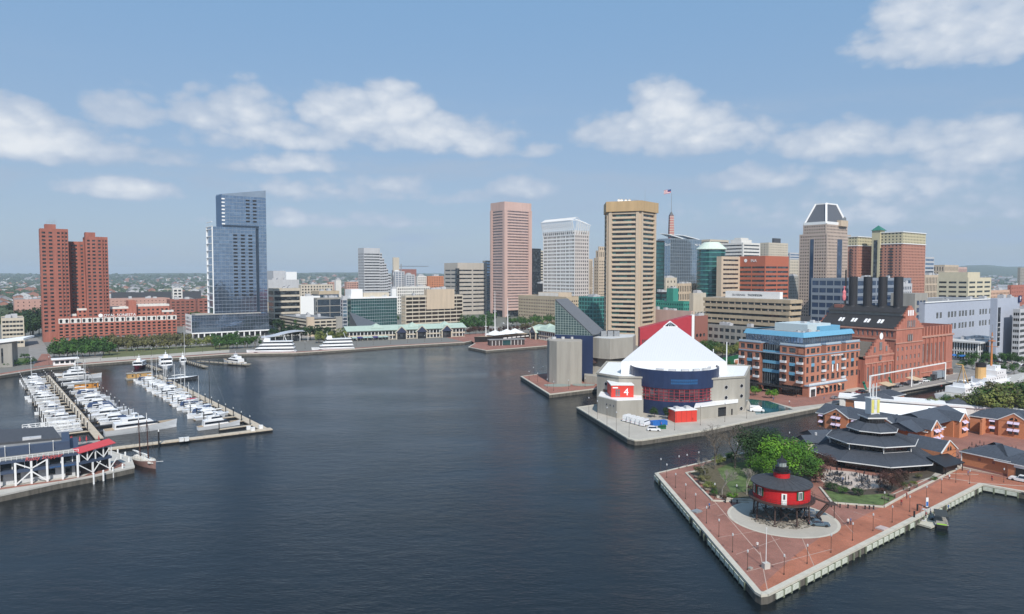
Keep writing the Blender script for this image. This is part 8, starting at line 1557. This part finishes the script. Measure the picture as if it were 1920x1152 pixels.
# ================================================================== trees and plants
def leafmat(name, col): return mat(name, col, .75, .28, .9, spec=.25, inst=.12)
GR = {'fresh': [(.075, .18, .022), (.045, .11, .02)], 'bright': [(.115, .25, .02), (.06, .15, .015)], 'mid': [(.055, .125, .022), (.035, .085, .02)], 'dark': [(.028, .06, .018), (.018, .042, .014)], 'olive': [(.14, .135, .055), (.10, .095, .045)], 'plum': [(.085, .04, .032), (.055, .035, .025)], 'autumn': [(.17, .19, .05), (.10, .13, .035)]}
BARK = mat('bark', (.12, .10, .08), .95, .25, 2); BARKG = mat('pale_bark', (.24, .22, .19), .95, .2, 2)
PTREE = {}
def tree_meshes(kind, n, size, clumps, seed, h0=.32, sq=.8):
    r = random.Random(seed); q = MB(); cl = []
    for i in range(clumps): a, b_ = r.uniform(0, 6.28), r.uniform(-.6, 1); rr = r.uniform(.35, .78); cl.append((Vector((math.cos(a) * math.sqrt(1 - min(.99, b_ * b_)) * rr, math.sin(a) * math.sqrt(1 - min(.99, b_ * b_)) * rr, b_ * rr * sq)), r.uniform(.22, .42), r.random() < .5))
    for i in range(n):
        c, rad, sh = cl[i % clumps]; d = Vector((r.gauss(0, 1), r.gauss(0, 1), r.gauss(.25, 1))).normalized(); p = c + d * rad * r.uniform(.65, 1.05); nn = (d + Vector((r.uniform(-.7, .7), r.uniform(-.7, .7), r.uniform(-.2, .8)))).normalized(); u = nn.orthogonal().normalized(); v = nn.cross(u); s = size * r.uniform(.6, 1.3); k = r.uniform(0, 6.28); uu = u * math.cos(k) + v * math.sin(k); vv = nn.cross(uu); p.z += 1
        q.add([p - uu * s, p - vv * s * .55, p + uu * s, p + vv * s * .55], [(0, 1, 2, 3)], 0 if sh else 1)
    cols = GR[kind]; crown = q.mesh('crown', [leafmat(kind + '_leaf', cols[0]), leafmat(kind + '_leaf_deep', cols[1])]); t = MB(); t.tube((0, 0, -.02), (0, 0, .55), .055, .035, n=6)  # two leaf tones, dealt to the clumps at random
    for i in range(5): c = cl[i][0]; t.tube((0, 0, .4 + .06 * i), (c.x * .8, c.y * .8, 1 + c.z * .8), .028, .01, n=4)
    return crown, t.mesh('trunk', BARK)
def tree(label, kind, px, py, r, zc=1., lod=1, group=None, cat='tree', name='tree', pos=None, flat=1.):
    """crown radius r; lod 0 near, 1 middle, 2 far"""
    key = (kind, lod); 
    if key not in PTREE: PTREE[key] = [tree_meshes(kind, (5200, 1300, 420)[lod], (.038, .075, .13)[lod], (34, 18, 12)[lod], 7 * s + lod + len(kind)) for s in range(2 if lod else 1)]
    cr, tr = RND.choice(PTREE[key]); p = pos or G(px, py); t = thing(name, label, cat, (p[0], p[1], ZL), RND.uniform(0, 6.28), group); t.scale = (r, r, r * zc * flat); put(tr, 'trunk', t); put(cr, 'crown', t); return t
def row(label, group, kind, pts, r, lod=2, zc=1., jit=.15, **k):
    for i, (px, py) in enumerate(pts): tree(f'{label}, {ORD[i]} in its row', kind, px, py, r * RND.uniform(1 - jit, 1 + jit), zc * RND.uniform(.9, 1.12), lod, group, **k)
def line(x0, y0, x1, y1, n, j=3.): return [(x0 + (x1 - x0) * i / max(1, n - 1) + RND.uniform(-j, j), y0 + (y1 - y0) * i / max(1, n - 1) + RND.uniform(-j, j) * .25) for i in range(n)]
def bare(label, px, py, h, seed, m=None, spread=.5, name='bare_tree', depth=6):
    r = random.Random(seed); q = MB(); tw = MB(); p = G(px, py)
    def go(a, d, L, rad, k):
        b_ = a + d * L; (q if k < 3 else tw).tube(a, b_, rad, rad * .74, n=5 if k < 2 else 3)
        if k >= depth: return
        for i in range(2 if k in (0, 5) else 3): ax = Vector((r.gauss(0, 1), r.gauss(0, 1), r.gauss(0, .5))); nd = (d + ax.normalized() * spread * r.uniform(.7, 1.3) + Vector((0, 0, .12))).normalized(); go(b_, nd, L * r.uniform(.62, .84), rad * .67, k + 1)
    go(Vector((0, 0, 0)), Vector((0, 0, 1)), h * .24, h * .02, 0); t = thing(name, label, 'tree', (p.x, p.y, ZL), r.uniform(0, 6)); q.obj('trunk', m or BARKG, t); tw.obj('twigs', m or BARKG, t); return t
# lighthouse park
tree('bright spring green tree, the biggest on the lighthouse pier', 'bright', 1474, 898, 9.2, .76, 0); tree('lower bright green tree in front of the big one', 'bright', 1440, 905, 6.2, .78, 0); tree('mid green tree crown half behind the red lighthouse', 'fresh', 1502, 903, 6.8, .72, 0)
tree('dark evergreen tree behind the bright green tree', 'dark', 1406, 880, 7.4, .95, 0); tree('smaller dark evergreen beside the big dark one', 'dark', 1436, 866, 6.2, .95, 0)
bare('tall bare tree at the back edge of the park', 1378, 878, 17, 3, BARK, spread=.75, depth=7); bare('wide bare tree closest to the channel quay', 1340, 880, 15, 8, BARK, spread=.9, depth=7); bare('bare young tree with silvery twigs before the lawn', 1354, 932, 9, 5, spread=.6); bare('bare young tree on the lawn beside the lighthouse', 1400, 928, 8.5, 9, spread=.6); bare('slim bare tree over the pale shrubs', 1322, 902, 8.5, 12, spread=.7)
for (px, py, r, kind, lab) in ((1312, 893, 2.6, 'olive', 'pale grey flowering shrub at the park corner'), (1322, 908, 2.2, 'olive', 'pale olive shrub behind the kerb bench'), (1331, 920, 2.0, 'autumn', 'yellow green shrub by the corner path'), (1340, 930, 1.5, 'mid', 'grey green low shrub at the corner wall'), (1372, 936, 1.6, 'bright', 'lime green clipped grass clump by the wall'), (1357, 937, 1.0, 'plum', 'orange brown grass clump beside the tree trunk'), (1412, 925, 1.8, 'plum', 'brown shrub beside the lighthouse deck'), (1346, 872, 2.6, 'autumn', 'loose green shrub at the back of the lawn'), (1372, 866, 2.4, 'mid', 'round green shrub under the tall bare tree')): tree(lab, kind, px, py, r, .7, 1, cat='shrub', name='shrub')
for (px, py, r, lab) in ((1530, 905, 3.4, 'dark plum tree at the patio corner'), (1545, 885, 3.6, 'plum leaved tree below the restaurant eaves'), (1518, 872, 2.8, 'plum tree beside the small slate annex'), (1672, 920, 3.6, 'wide plum leaved tree at the end of the patio'), (1690, 905, 2.6, 'small plum tree by the entrance path')): tree(lab, 'plum', px, py, r, .85, 0 if r > 3.5 else 1)
for (px, py, r, kind, lab) in ((1558, 920, 2.0, 'dark', 'rounded dark shrub under the patio wall'), (1580, 926, 1.8, 'mid', 'green shrub beside the rounded dark shrub'), (1608, 930, 2.0, 'dark', 'dark clipped shrub in the middle of the bed'), (1652, 925, 1.4, 'plum', 'low brown shrub near the plum tree'), (1696, 915, 1.3, 'mid', 'green shrub along the diagonal kerb'), (1712, 910, 1.2, 'autumn', 'yellow flowering shrub along the diagonal kerb'), (1725, 898, 1.3, 'olive', 'brownish shrub before the black canopy'), (1751, 902, 1.2, 'mid', 'small palm like plant beside the canopy')): tree(lab, kind, px, py, r, .65, 1, cat='shrub', name='shrub')
# big mass at the far side of the channel, before the white ship
RND.seed(21)
for i, (px, py, r) in enumerate([(1755, 762, 4), (1772, 764, 4.4), (1788, 766, 5), (1806, 768, 5), (1824, 770, 6.5), (1842, 772, 7.5), (1858, 776, 8), (1878, 774, 8.5), (1896, 778, 9), (1914, 774, 9), (1932, 778, 9), (1866, 758, 8), (1902, 756, 8.5), (1740, 764, 3)]): tree(f'olive green waterside tree before the white ship, {ORD[i]} in the clump', ('autumn', 'mid', 'autumn', 'olive')[i % 4], px, py + 6, r * 1.0, .85, 1, 'clump of trees before the white ship')
tree('fresh yellow green small tree by the pool', 'bright', 1417, 742, 3.0, .9, 1); tree('fresh yellow green small tree nearer the brick office door', 'bright', 1446, 747, 3.2, .85, 1)
row('dark green street tree between the pyramid hall and the tan office', 'trees beyond the pyramid hall', 'mid', line(1318, 668, 1348, 664, 4) + line(1310, 650, 1345, 648, 4), 6, 1); row('yellowing tree beside the green hoarding', 'trees beyond the pyramid hall', 'autumn', line(1352, 672, 1386, 668, 4), 5.5, 1)
row('small tree in the apron planter before the navy drum', 'planter trees', 'dark', [(1227, 783), (1252, 786)], 2.8, 1)
# west shore
row('dense green tree on the promenade before the brick hotel', 'green trees before the brick hotel', 'mid', line(100, 671, 205, 667, 9) + line(108, 663, 200, 659, 8), 6.2, 2)
row('thin olive brown tree before the brick hotel', 'bare brownish trees before the brick hotel', 'olive', line(212, 660, 352, 652, 13) + line(215, 650, 350, 644, 12), 5.4, 2, 1.0)
row('green tree near the cruise boats', 'green trees near the cruise boats', 'mid', line(402, 655, 478, 652, 8) + line(395, 648, 440, 646, 4), 5.5, 2); row('yellow green tree beside the glass tower colonnade', 'yellow green trees by the colonnade', 'autumn', line(360, 652, 412, 650, 5), 4.4, 2)
row('dark tree under the parking garage', 'trees under the parking garage', 'dark', line(512, 622, 575, 622, 7) + line(510, 636, 620, 640, 9) + line(560, 615, 580, 618, 2), 7, 2); row('green tree between the two cruise boats and the market', 'trees by the market pavilion', 'autumn', line(600, 644, 642, 640, 5), 5.5, 2)
row('green street tree below the pink skyscraper', 'street trees below the pink skyscraper', 'mid', line(868, 614, 925, 606, 9) + line(872, 622, 915, 618, 6), 7, 2); row('reddish thin tree on the amphitheatre slope', 'thin trees on the amphitheatre', 'plum', line(880, 628, 1000, 622, 12), 4, 2); row('green street tree along the tan office', 'street trees along the tan office', 'mid', line(960, 612, 1042, 608, 10), 6, 2); row('olive street tree beside the second market', 'olive trees beside the second market', 'olive', line(975, 620, 1040, 616, 8), 4.6, 2)
row('dark tree beside the cream office block', 'dark trees beside the cream office block', 'dark', line(44, 634, 92, 624, 9, 6) + line(30, 612, 78, 604, 8, 6) + line(20, 590, 70, 590, 6, 6), 9, 2, 1.1); row('garden tree on the lawn by the science pavilion', 'garden trees by the science pavilion', 'mid', [(46, 672), (12, 688), (30, 686), (50, 684), (60, 682)], 3.4, 2, .7)
row('green tree before the restaurant pavilion', 'trees before the restaurant pavilion', 'mid', line(1845, 678, 1915, 684, 8), 3.6, 1); row('street tree on the open ground past the power plant', 'street trees past the power plant', 'mid', line(1806, 690, 1918, 704, 7) + line(1800, 676, 1850, 680, 4) + line(1325, 682, 1380, 700, 5), 3.4, 1)
for px, py, Y in ((556, 602, 665), (566, 602, 668), (592, 601, 670), (604, 600, 672), (612, 602, 668), (625, 602, 668), (362, 588, 640), (372, 588, 640), (282, 580, 660), (290, 581, 662)): v = V(px, py, Y); t = tree('small roof garden tree', 'mid', 0, 0, 4, .7, 2, 'roof garden trees', pos=(v.x, Y)); t.location.z = v.z - 3
row('dark evergreen at the hospital gardens', 'trees among the towers', 'mid', line(700, 606, 745, 604, 4) + line(1790, 560, 1800, 560, 1), 5, 2)
row('low hedge shrub in the brick hotel yard', 'hedge shrubs in the hotel yard', 'mid', line(1812, 852, 1905, 862, 9), 1.3, 1, .7, cat='shrub', name='shrub')
# ================================================================== lamps, cars, people, furniture
def lamp(h, hd=.26):
    t = thing('street_lamp', 'x', 'lamp', (0, 0, -60)); q = MB(); q.cyl(0, 0, 0, .35, .14, .1, 8); q.tube((0, 0, .3), (0, 0, h - .5), .055, .045, n=6); q.obj('post', mat('lamp_brown', (.07, .045, .035), .6, .15, 2), t); MB().lathe(0, 0, [(.06, h - .5), (hd, h - .4), (hd * .9, h - .08)], 8).obj('lamp_glass', mat('frosted_lamp', (.42, .44, .45), .4, .05, 1), t); MB().lathe(0, 0, [(hd, h - .1), (.05, h + .12), (0, h + .15)], 8).obj('cap', GREYL, t); return t
L1 = lamp(4.0, .19); L2 = lamp(7.5, .22); first = {}; ORDN = (L1.name, L2.name)
CNT = {}
def place(pr, px, py, lab, grp, z=ZL, rz=0, s=None):
    p = G(px, py, z); i = CNT[lab] = CNT.get(lab, -1) + 1
    if pr.name in ORDN: lab = f'{lab}, {ORD[i]} along the line'
    if pr.name in first: return copy_thing(pr, (p.x, p.y, z), rz, lab, grp, s)
    first[pr.name] = 1; pr.location = (p.x, p.y, z); pr.rotation_euler = (0, 0, rz); pr['label'] = lab; pr['group'] = grp; return pr
for px, py in ((1239, 885), (1250, 896), (1266.6, 915), (1285.5, 936), (1304, 955.6), (1324.5, 981.6), (1347.8, 1007), (1373.5, 1036), (1401.5, 1069), (1470, 1078), (1513.4, 1057.5), (1558, 1036.8), (1598.5, 1014), (1636.8, 996), (1672.7, 980), (1705.5, 960), (1340, 935), (1381, 938), (1658, 952)): place(L1, px, py, 'slim lamp post with frosted lantern on the lighthouse pier', 'lamp posts on the lighthouse pier')
for px, py in ((1273, 879.5), (1288, 876.5), (1310, 871.5), (1382, 854), (1480, 832), (1792, 905), (1818, 908), (1882, 905), (1737, 940), (1765, 925)): place(L1, px, py, 'slim lamp post near the restaurant or channel edge', 'lamp posts by the restaurant')
for px, py in ((1104, 779), (1120, 786), (1138, 800), (1155.5, 810), (1179.5, 821), (1265, 807), (1313, 797.5), (1359, 791), (1400, 785)): place(L2, px, py, 'tall thin lamp post on the aquarium apron', 'lamp posts on the aquarium apron')
for px, py in ((992, 712), (1008, 716), (1026, 728), (1038, 733), (1066, 730), (1097, 726), (1000, 704), (1018, 702)): place(L1, px, py, 'short lamp post on the brick terrace of the concrete tower', 'lamp posts on the brick terrace', s=1.2)
RND.seed(3)
for i in range(26): f = i / 25; place(L1, 60 + 800 * f, interp([(0, 697), (90, 685), (240, 671), (430, 657), (560, 655), (745, 644), (872, 637)], 60 + 800 * f), 'slim lamp post along the brick promenade', 'lamp posts along the promenade', s=1.4)
p = G(1436, 1066); t = thing('flagpole', 'white flagpole on a square concrete base near the pier tip', 'flagpole', (p.x, p.y, ZL), .3); MB().box(-.65, .65, -.5, .5, 0, 1.15).obj('concrete_base', CONC, t); q = MB(); q.tube((0, 0, 1.1), (0, 0, 8), .08, .06, n=6); q.ball((0, 0, 8.1), .12); q.obj('pole', WP, t)
for px, py, w_, m, lab in ((1306, 960, 2.2, STEEL, 'flat metal utility hatch beside the lamp post'), (1654, 992, 2.4, mat('pinkish_slab', (.45, .36, .34), .8, .1, 1), 'pinkish flat slab hatch on the orange brick walk'), (1407, 1067, .8, GREYC, 'small grey utility box at a lamp foot')):
    p = G(px, py); t = thing('utility_hatch', lab, 'hatch', (p.x, p.y, ZL), AP); MB().box(-w_ / 2, w_ / 2, -w_ * .42, w_ * .42, 0, .3).obj('hatch_frame', m, t); q = MB(); q.box(-w_ / 2 + .1, -.03, -w_ * .36, w_ * .36, .3, .36); q.box(.03, w_ / 2 - .1, -w_ * .36, w_ * .36, .3, .36); q.obj('hatch_lid', m, t)
# bollards
BO = MB(); BO.lathe(0, 0, [(.22, 0), (.18, .1), (.14, .6), (.24, .75), (.2, .9), (0, .95)], 8); BO = BO.mesh('bollard', BLACK)
for px, py in ((1360, 943), (1371, 943.5), (1382, 944), (1559, 951), (1575, 952), (1590, 953), (1606, 954), (1622, 955), (1630, 955), (1638, 955)): p = G(px, py); tag(put(BO, 'bollard', None, (p.x, p.y, ZL)), 'small black bollard by the ' + ('park wall' if px < 1400 else 'restaurant lawn'), 'bollard', 'black bollards along the kerb')
PO = MB(); PO.cyl(0, 0, -1.5, 3, .24, n=8); PO.cyl(0, 0, 3, 3.2, .27, .1, 8); PO = PO.mesh('white_post', WP)
for px, py in ((177, 896), (195, 890), (213, 884), (231, 878), (236, 855), (228, 860), (222, 850), (243, 866)): p = G(px, py); tag(put(PO, 'mooring_post', None, (p.x, p.y - .3, 0)), 'white mooring post at the restaurant pier edge', 'post', 'white mooring posts on the pier')
PB3 = MB(); PB3.cyl(0, 0, -1.5, 5.4, .26, n=8); PB3.cyl(0, 0, 5.4, 6.2, .27, .03, 8, 1); PB3 = PB3.mesh('pile', [BLACK, WP]); p = G(298, 838, 0); tag(put(PB3, 'mooring_pile', None, (p.x, p.y, 0)), 'lone black pile with white tip beside the dock arm', 'pile')
for px, py in ((340, 828), (350, 827), (466, 806), (474, 808), (489, 804)): p = G(px, py, .9); q = MB(); q.box(-.7, .7, -.5, .5, 0, 1.2); q.box(-.75, .75, -.55, .55, 1.2, 1.35); tag(q.obj('dock_box', WP, None, loc=(p.x, p.y, .9), rz=AM), 'white locker box on the dock arm', 'box', 'white locker boxes on the dock')
# cars
def car(name, lab, m, kind='car'):
    t = thing(name, lab, 'car', (0, 0, -60)); K = {'car': (4.5, 1.8, .78, 1.42), 'suv': (4.8, 1.95, 1.0, 1.8), 'van': (5.9, 2.05, 1.25, 2.6), 'pickup': (5.4, 1.95, 1.0, 1.85)}[kind]; L, B, zb, zt = K; q = MB(); n = 7
    X = [-L / 2, -L * .45, -L * .2, L * .2, L * .42, L * .49, L / 2]; Z = [zb * .85, zb, zb, zb * .98, zb * .9, zb * .8, zb * .55]; vs = [v for x, z in zip(X, Z) for v in ((x, -B / 2, .28), (x, -B / 2, z), (x, B / 2, z), (x, B / 2, .28))]
    q.add(vs, [(i * 4 + a, (i + 1) * 4 + a, (i + 1) * 4 + a + 1, i * 4 + a + 1) for i in range(n - 1) for a in range(3)] + [(3, 2, 1, 0), (24, 25, 26, 27)]); q.obj('body', m, t)
    x0, x1, fs, bs = {'car': (-L * .38, L * .2, .9, .7), 'suv': (-L * .47, L * .2, .7, .3), 'van': (-L * .5, L * .34, 1.0, .05), 'pickup': (-L * .1, L * .22, .6, .2)}[kind]
    house(x0, x1, B * .95, zb * .97, zt, fs, bs, .16).obj('cabin', m, t); house(x0 + .12, x1 + .02, B * .965, zb + (.55 if kind == 'van' else .05), zt - (.5 if kind == 'van' else .13), fs * .8, bs * .8, .13).obj('windows', BW, t)
    W = MB(); W.lathe(0, 0, [(0, -.11), (.33, -.11), (.34, .11), (0, .11)], 12); me = W.mesh('wheel', BLACK)
    for x in (-L * .31, L * .31):
        for y in (-B / 2 + .08, B / 2 - .08): o = put(me, 'wheel', t, (x, y, .34)); o.rotation_euler = (math.pi / 2, 0, 0)
    for s in (-1, 1): h_ = MB(); h_.box(L / 2 - .06, L / 2 + .02, s * B * .36 - .18, s * B * .36 + .18, .6, .78); h_.obj('headlight', GLB, t); h_ = MB(); h_.box(-L / 2 - .02, -L / 2 + .05, s * B * .38 - .14, s * B * .38 + .14, .7, .85); h_.obj('tail_light', RED, t)
    return t
CP = {'white': mat('car_white', (.72, .73, .74), .25, .03, 1, spec=.7), 'black': mat('car_black', (.015, .015, .018), .2, .1, 1, spec=.8), 'silver': mat('car_silver', (.34, .36, .38), .3, .05, 1, metal=.5), 'blue': mat('car_slate_blue', (.12, .17, .21), .25, .05, 1, metal=.4), 'red': mat('car_dark_red', (.16, .02, .02), .3, .05, 1)}
PRC = {}
def park(k, col, px, py, rz, lab, grp=None):
    if (k, col) not in PRC: PRC[(k, col)] = car('parked_car' if k != 'van' else 'parked_van', lab, CP[col], k)
    t = place(PRC[(k, col)], px, py, lab, grp or 'parked cars', rz=rz); t['category'] = {'van': 'van', 'pickup': 'pickup truck'}.get(k, 'car'); return t
park('car', 'blue', 1536, 986, math.radians(-12), 'slate blue coupe parked beside the lighthouse circle'); park('suv', 'black', 1519, 975, math.radians(-14), 'black car parked under the iron stair'); park('suv', 'silver', 1508, 962, math.radians(-16), 'silver car half hidden behind the lighthouse legs'); park('pickup', 'white', 1914, 903, math.radians(-52), 'white pickup truck by the brick hall gateway')
for i in range(5): park('van', 'white', 1178 + i * 8.2, 789 + i * 2.2, AP + .25, f'{ORD[i]} white van in the slanting row from the concrete block', 'row of white vans on the apron')
park('suv', 'white', 1226, 808, math.radians(-8), 'white car parked alone on the aquarium apron'); park('van', 'white', 1419, 772, math.radians(-10), 'white van parked by the pool edge')
for px, py, k, c, lab in ((1566, 748, 'car', 'silver', 'dark silver car first along the brick office side'), (1592, 742, 'suv', 'black', 'black large car beside the brick office awnings'), (1603, 741, 'car', 'white', 'white car beside the black large car'), (1610, 738, 'car', 'red', 'dark red car before the brick office corner'), (1618, 737, 'suv', 'black', 'black car at the end of the brick office'), (1678, 727, 'car', 'black', 'black saloon by the stepped gable kiosk'), (1686, 725, 'car', 'silver', 'silver saloon next to the black saloon'), (1696, 723, 'suv', 'black', 'black car before the tall brick hall'), (1707, 721, 'car', 'white', 'white saloon before the second kiosk'), (1721, 720, 'car', 'white', 'white saloon in the middle of the plant row'), (1734, 716, 'suv', 'white', 'white large car near the grey truck'), (1744, 714, 'suv', 'black', 'black large car beside the grey truck')): park(k, c, px, py, AP + math.radians(-18), lab)
RND.seed(9)
for i in range(26): px = RND.uniform(1845, 1925) if i < 12 else RND.uniform(560, 1100); py = 676 + (px - 1845) * .14 if i < 12 else 612 - (px - 560) * .012; c = RND.choice(('white', 'black', 'silver')); park('car', c, px, py, A + RND.choice((0, math.pi / 2)), f'small {c} car on the street {"past the white ship" if i < 12 else "before the downtown towers"}', 'cars on the waterfront streets')
p = G(1234, 797); t = thing('skip', 'two blue open skips standing before the navy drum', 'skip', (p.x, p.y, ZL), AP - .3); BS = mat('skip_blue', (.02, .13, .42), .6, .12, 1)
for i in range(2): MB().prism([(-3 + i * 3.3, -1.2), (.1 + i * 3.3, -1.2), (.1 + i * 3.3, 1.2), (-3 + i * 3.3, 1.2)], 0, 1.7).obj('skip_body', BS, t); m_ = MB(); [m_.box(-3 + i * 3.3 + k * .75, -2.9 + i * 3.3 + k * .75, -1.3, -1.2, 0, 1.7) for k in range(5)]; m_.obj('ribs', BS, t)
p = G(1241, 804); t = thing('skip', 'small dark green wedge shaped skip beside the white car', 'skip', (p.x, p.y, ZL)); MB().prism([(-1.4, -.8), (1.4, -.8), (1.4, .8), (-1.4, .8)], 0, [.9, 1.5, 1.5, .9]).obj('skip_body', mat('hoarding_green', (.01, .11, .045)), t); MB().box(-1.5, 1.5, -.9, -.8, .8, 1).obj('rim', BLACK, t)
# people: one body grown from a skeleton, posed standing
def person_mesh(shirt, seed):
    r = random.Random(seed); sp_ = r.uniform(.1, .25); V_ = [(0, 0, .95), (0, 0, 1.2), (0, 0, 1.42), (0, 0, 1.52), (0, 0, 1.66), (.1, 0, .9), (.12, .05, .5), (.13 + sp_ * .3, -.05, .06), (.13 + sp_ * .3, -.2, .03), (-.1, 0, .9), (-.12, -.08, .5), (-.13, .1, .06), (-.13, -.05, .03), (.2, 0, 1.4), (.26, .02, 1.12), (.27, -.12, .88), (-.2, 0, 1.4), (-.27, .05, 1.12), (-.24, -.15, .95)]
    E_ = [(0, 1), (1, 2), (2, 3), (3, 4), (0, 5), (5, 6), (6, 7), (7, 8), (0, 9), (9, 10), (10, 11), (11, 12), (2, 13), (13, 14), (14, 15), (2, 16), (16, 17), (17, 18)]; R_ = [.14, .13, .15, .06, .11, .1, .07, .05, .04, .1, .07, .05, .04, .07, .05, .04, .07, .05, .04]
    me = bpy.data.meshes.new('person'); me.from_pydata(V_, E_, []); o = bpy.data.objects.new('tmp', me); COL.objects.link(o); md = o.modifiers.new('s', 'SKIN')
    for i, sv_ in enumerate(me.skin_vertices[0].data): sv_.radius = (R_[i], R_[i] * .8); sv_.use_root = i == 0
    o.modifiers.new('u', 'SUBSURF').levels = 1; bpy.context.view_layer.update(); m2 = bpy.data.meshes.new_from_object(o.evaluated_get(bpy.context.evaluated_depsgraph_get())); bpy.data.objects.remove(o); m2.name = 'person'
    m2.materials.clear(); [m2.materials.append(x) for x in (mat(*shirt), mat('dark_trousers', (.03, .035, .06), .8, .1, 1), mat('skin', (.45, .28, .2), .6, .05, 1))]
    for f in m2.polygons: z_ = f.center.z; f.material_index = 2 if z_ > 1.5 or (abs(f.center.x) > .2 and z_ < 1.05) else (0 if z_ > .92 else 1)
    return m2
PM = [person_mesh(('shirt_white', (.65, .65, .65), .8, .1, 1), 1), person_mesh(('shirt_blue', (.05, .12, .3), .8, .1, 1), 2), person_mesh(('shirt_red', (.4, .05, .05), .8, .1, 1), 3)]
for i, (px, py, z_, lab) in enumerate(((1736, 972, ZL, 'person in a red shirt standing at the head of the gangway'), (1745, 965, ZL, 'person in a white shirt near the black pile'), (1778, 958, .6, 'person in a blue shirt on the rear float'), (215, 876, ZL, 'person in a red shirt at the restaurant pier edge'), (200, 880, ZL, 'person in white beside the pier bin'), (1450, 752, ZL, 'person in blue walking past the pool'), (1765, 728, ZL, 'person in red on the plant quay'), (1502, 905, ZL, 'person in white at the top of the park steps'))):
    p = G(px, py, z_); o = put(PM[(2, 0, 1)[i % 3]], 'person', None, (p.x, p.y, z_), RND.uniform(0, 6.28)); tag(o, lab, 'person')
for i, (px, py) in enumerate(((1590, 985), (1595, 984), (1690, 948), (1780, 900), (1815, 893), (1860, 902), (1420, 1030), (1330, 955), (1650, 905), (1610, 900), (1580, 905), (1700, 935), (1480, 758), (1545, 750), (1240, 800), (150, 893))): p = G(px, py); tag(put(PM[i % 3], 'person', None, (p.x, p.y, ZL), i), f"{ORD[i]} small person in {('white', 'blue', 'red')[i % 3]} strolling on the quays", 'person')
for (px, py, lab) in ((1738, 946, 'white and blue tall banner sign on the brick walk'),): p = G(px, py + 6); t = thing('banner_sign', lab, 'sign', (p.x, p.y, ZL), .2); MB().box(-.35, .35, -.06, .06, .2, 2.5).obj('panel', WP, t); MB().box(-.3, .3, -.08, -.06, .4, 1.5).obj('blue_print', BS, t); MB().box(-.5, .5, -.4, .4, 0, .2).obj('foot', BLACK, t)
# patio furniture
pt = thing('patio_table', 'x', 'table', (0, 0, -60)); q = MB(); q.cyl(0, 0, .7, .76, .55, n=10); q.tube((0, 0, 0), (0, 0, .7), .05); q.obj('table', DSTEEL, pt)
for k in range(4): a = k * 1.57; q = MB(); q.box(-.22, .22, -.22, .22, .42, .48); q.box(-.22, .22, .18, .22, .48, .9); [q.box(x, x + .04, y, y + .04, 0, .42) for x in (-.2, .16) for y in (-.2, .16)]; q.obj('chair', DSTEEL, pt, loc=(.9 * math.cos(a), .9 * math.sin(a), 0), rz=a - 1.57)
q = MB(); q.tube((0, 0, .7), (0, 0, 2.7), .03); q.lathe(0, 0, [(.05, 1.5), (.16, 1.7), (.05, 2.7)], 8); q.obj('folded_parasol', BLACK, pt); RND.seed(4); n_ = 0
for i in range(26): f = RND.random(); px = 1550 + 115 * f; py = RND.uniform(888 + 6 * f, 912 + 14 * f - 6 * f * f); place(pt, px, py, 'dark round cafe table with folded parasol and four chairs', 'cafe tables on the patio', rz=RND.uniform(0, 6)); n_ += 1
bn = thing('bench', 'x', 'bench', (0, 0, -60)); q = MB(); [q.box(-.9, .9, -.25 + k * .17, -.12 + k * .17, .42, .47) for k in range(3)]; q.obj('seat', TIMB, bn); q = MB(); [q.box(-.9, .9, .26, .3, .55 + k * .14, .65 + k * .14) for k in range(3)]; q.obj('backrest', TIMB, bn)
for x in (-.8, .8): MB().box(x - .04, x + .04, -.25, .3, 0, .9).obj('leg', BLACK, bn)
for px, py, rz in ((1308, 898, 1.0), (1318, 910, 1.0), (1328, 922, 1.0), (1336, 930, 1.0), (1660, 938, AP), (1672, 932, AP), (1700, 920, AP), (1714, 914, AP)): place(bn, px, py, 'slatted wooden bench beside the planting', 'benches along the kerbs', rz=rz + math.pi / 2)
for i in range(12): place(pt, 1822 + 7.5 * i, 842 + 1.1 * i + RND.uniform(-4, 4), 'cafe table with folded parasol in the brick hotel yard', 'cafe tables in the hotel yard', rz=i)
# ------------------------------------------------------------------ haze
b = MB(); b.box(-16500, 16500, -450, 15800, -6, 215)
hm = bpy.data.materials.new('haze'); hm.use_nodes = True; t = hm.node_tree; t.nodes.remove(t.nodes['Principled BSDF'])
pv = t.nodes.new('ShaderNodeVolumePrincipled'); pv.inputs['Color'].default_value = (.76, .89, 1.0, 1); pv.inputs['Density'].default_value = 8e-5; pv.inputs['Anisotropy'].default_value = .0
t.links.new(pv.outputs[0], t.nodes['Material Output'].inputs['Volume'])
hz_o = b.obj('haze', hm); hz_o['kind'] = 'stuff'; hz_o['label'] = 'thin blue summer haze over harbour and town'; hz_o['category'] = 'haze'
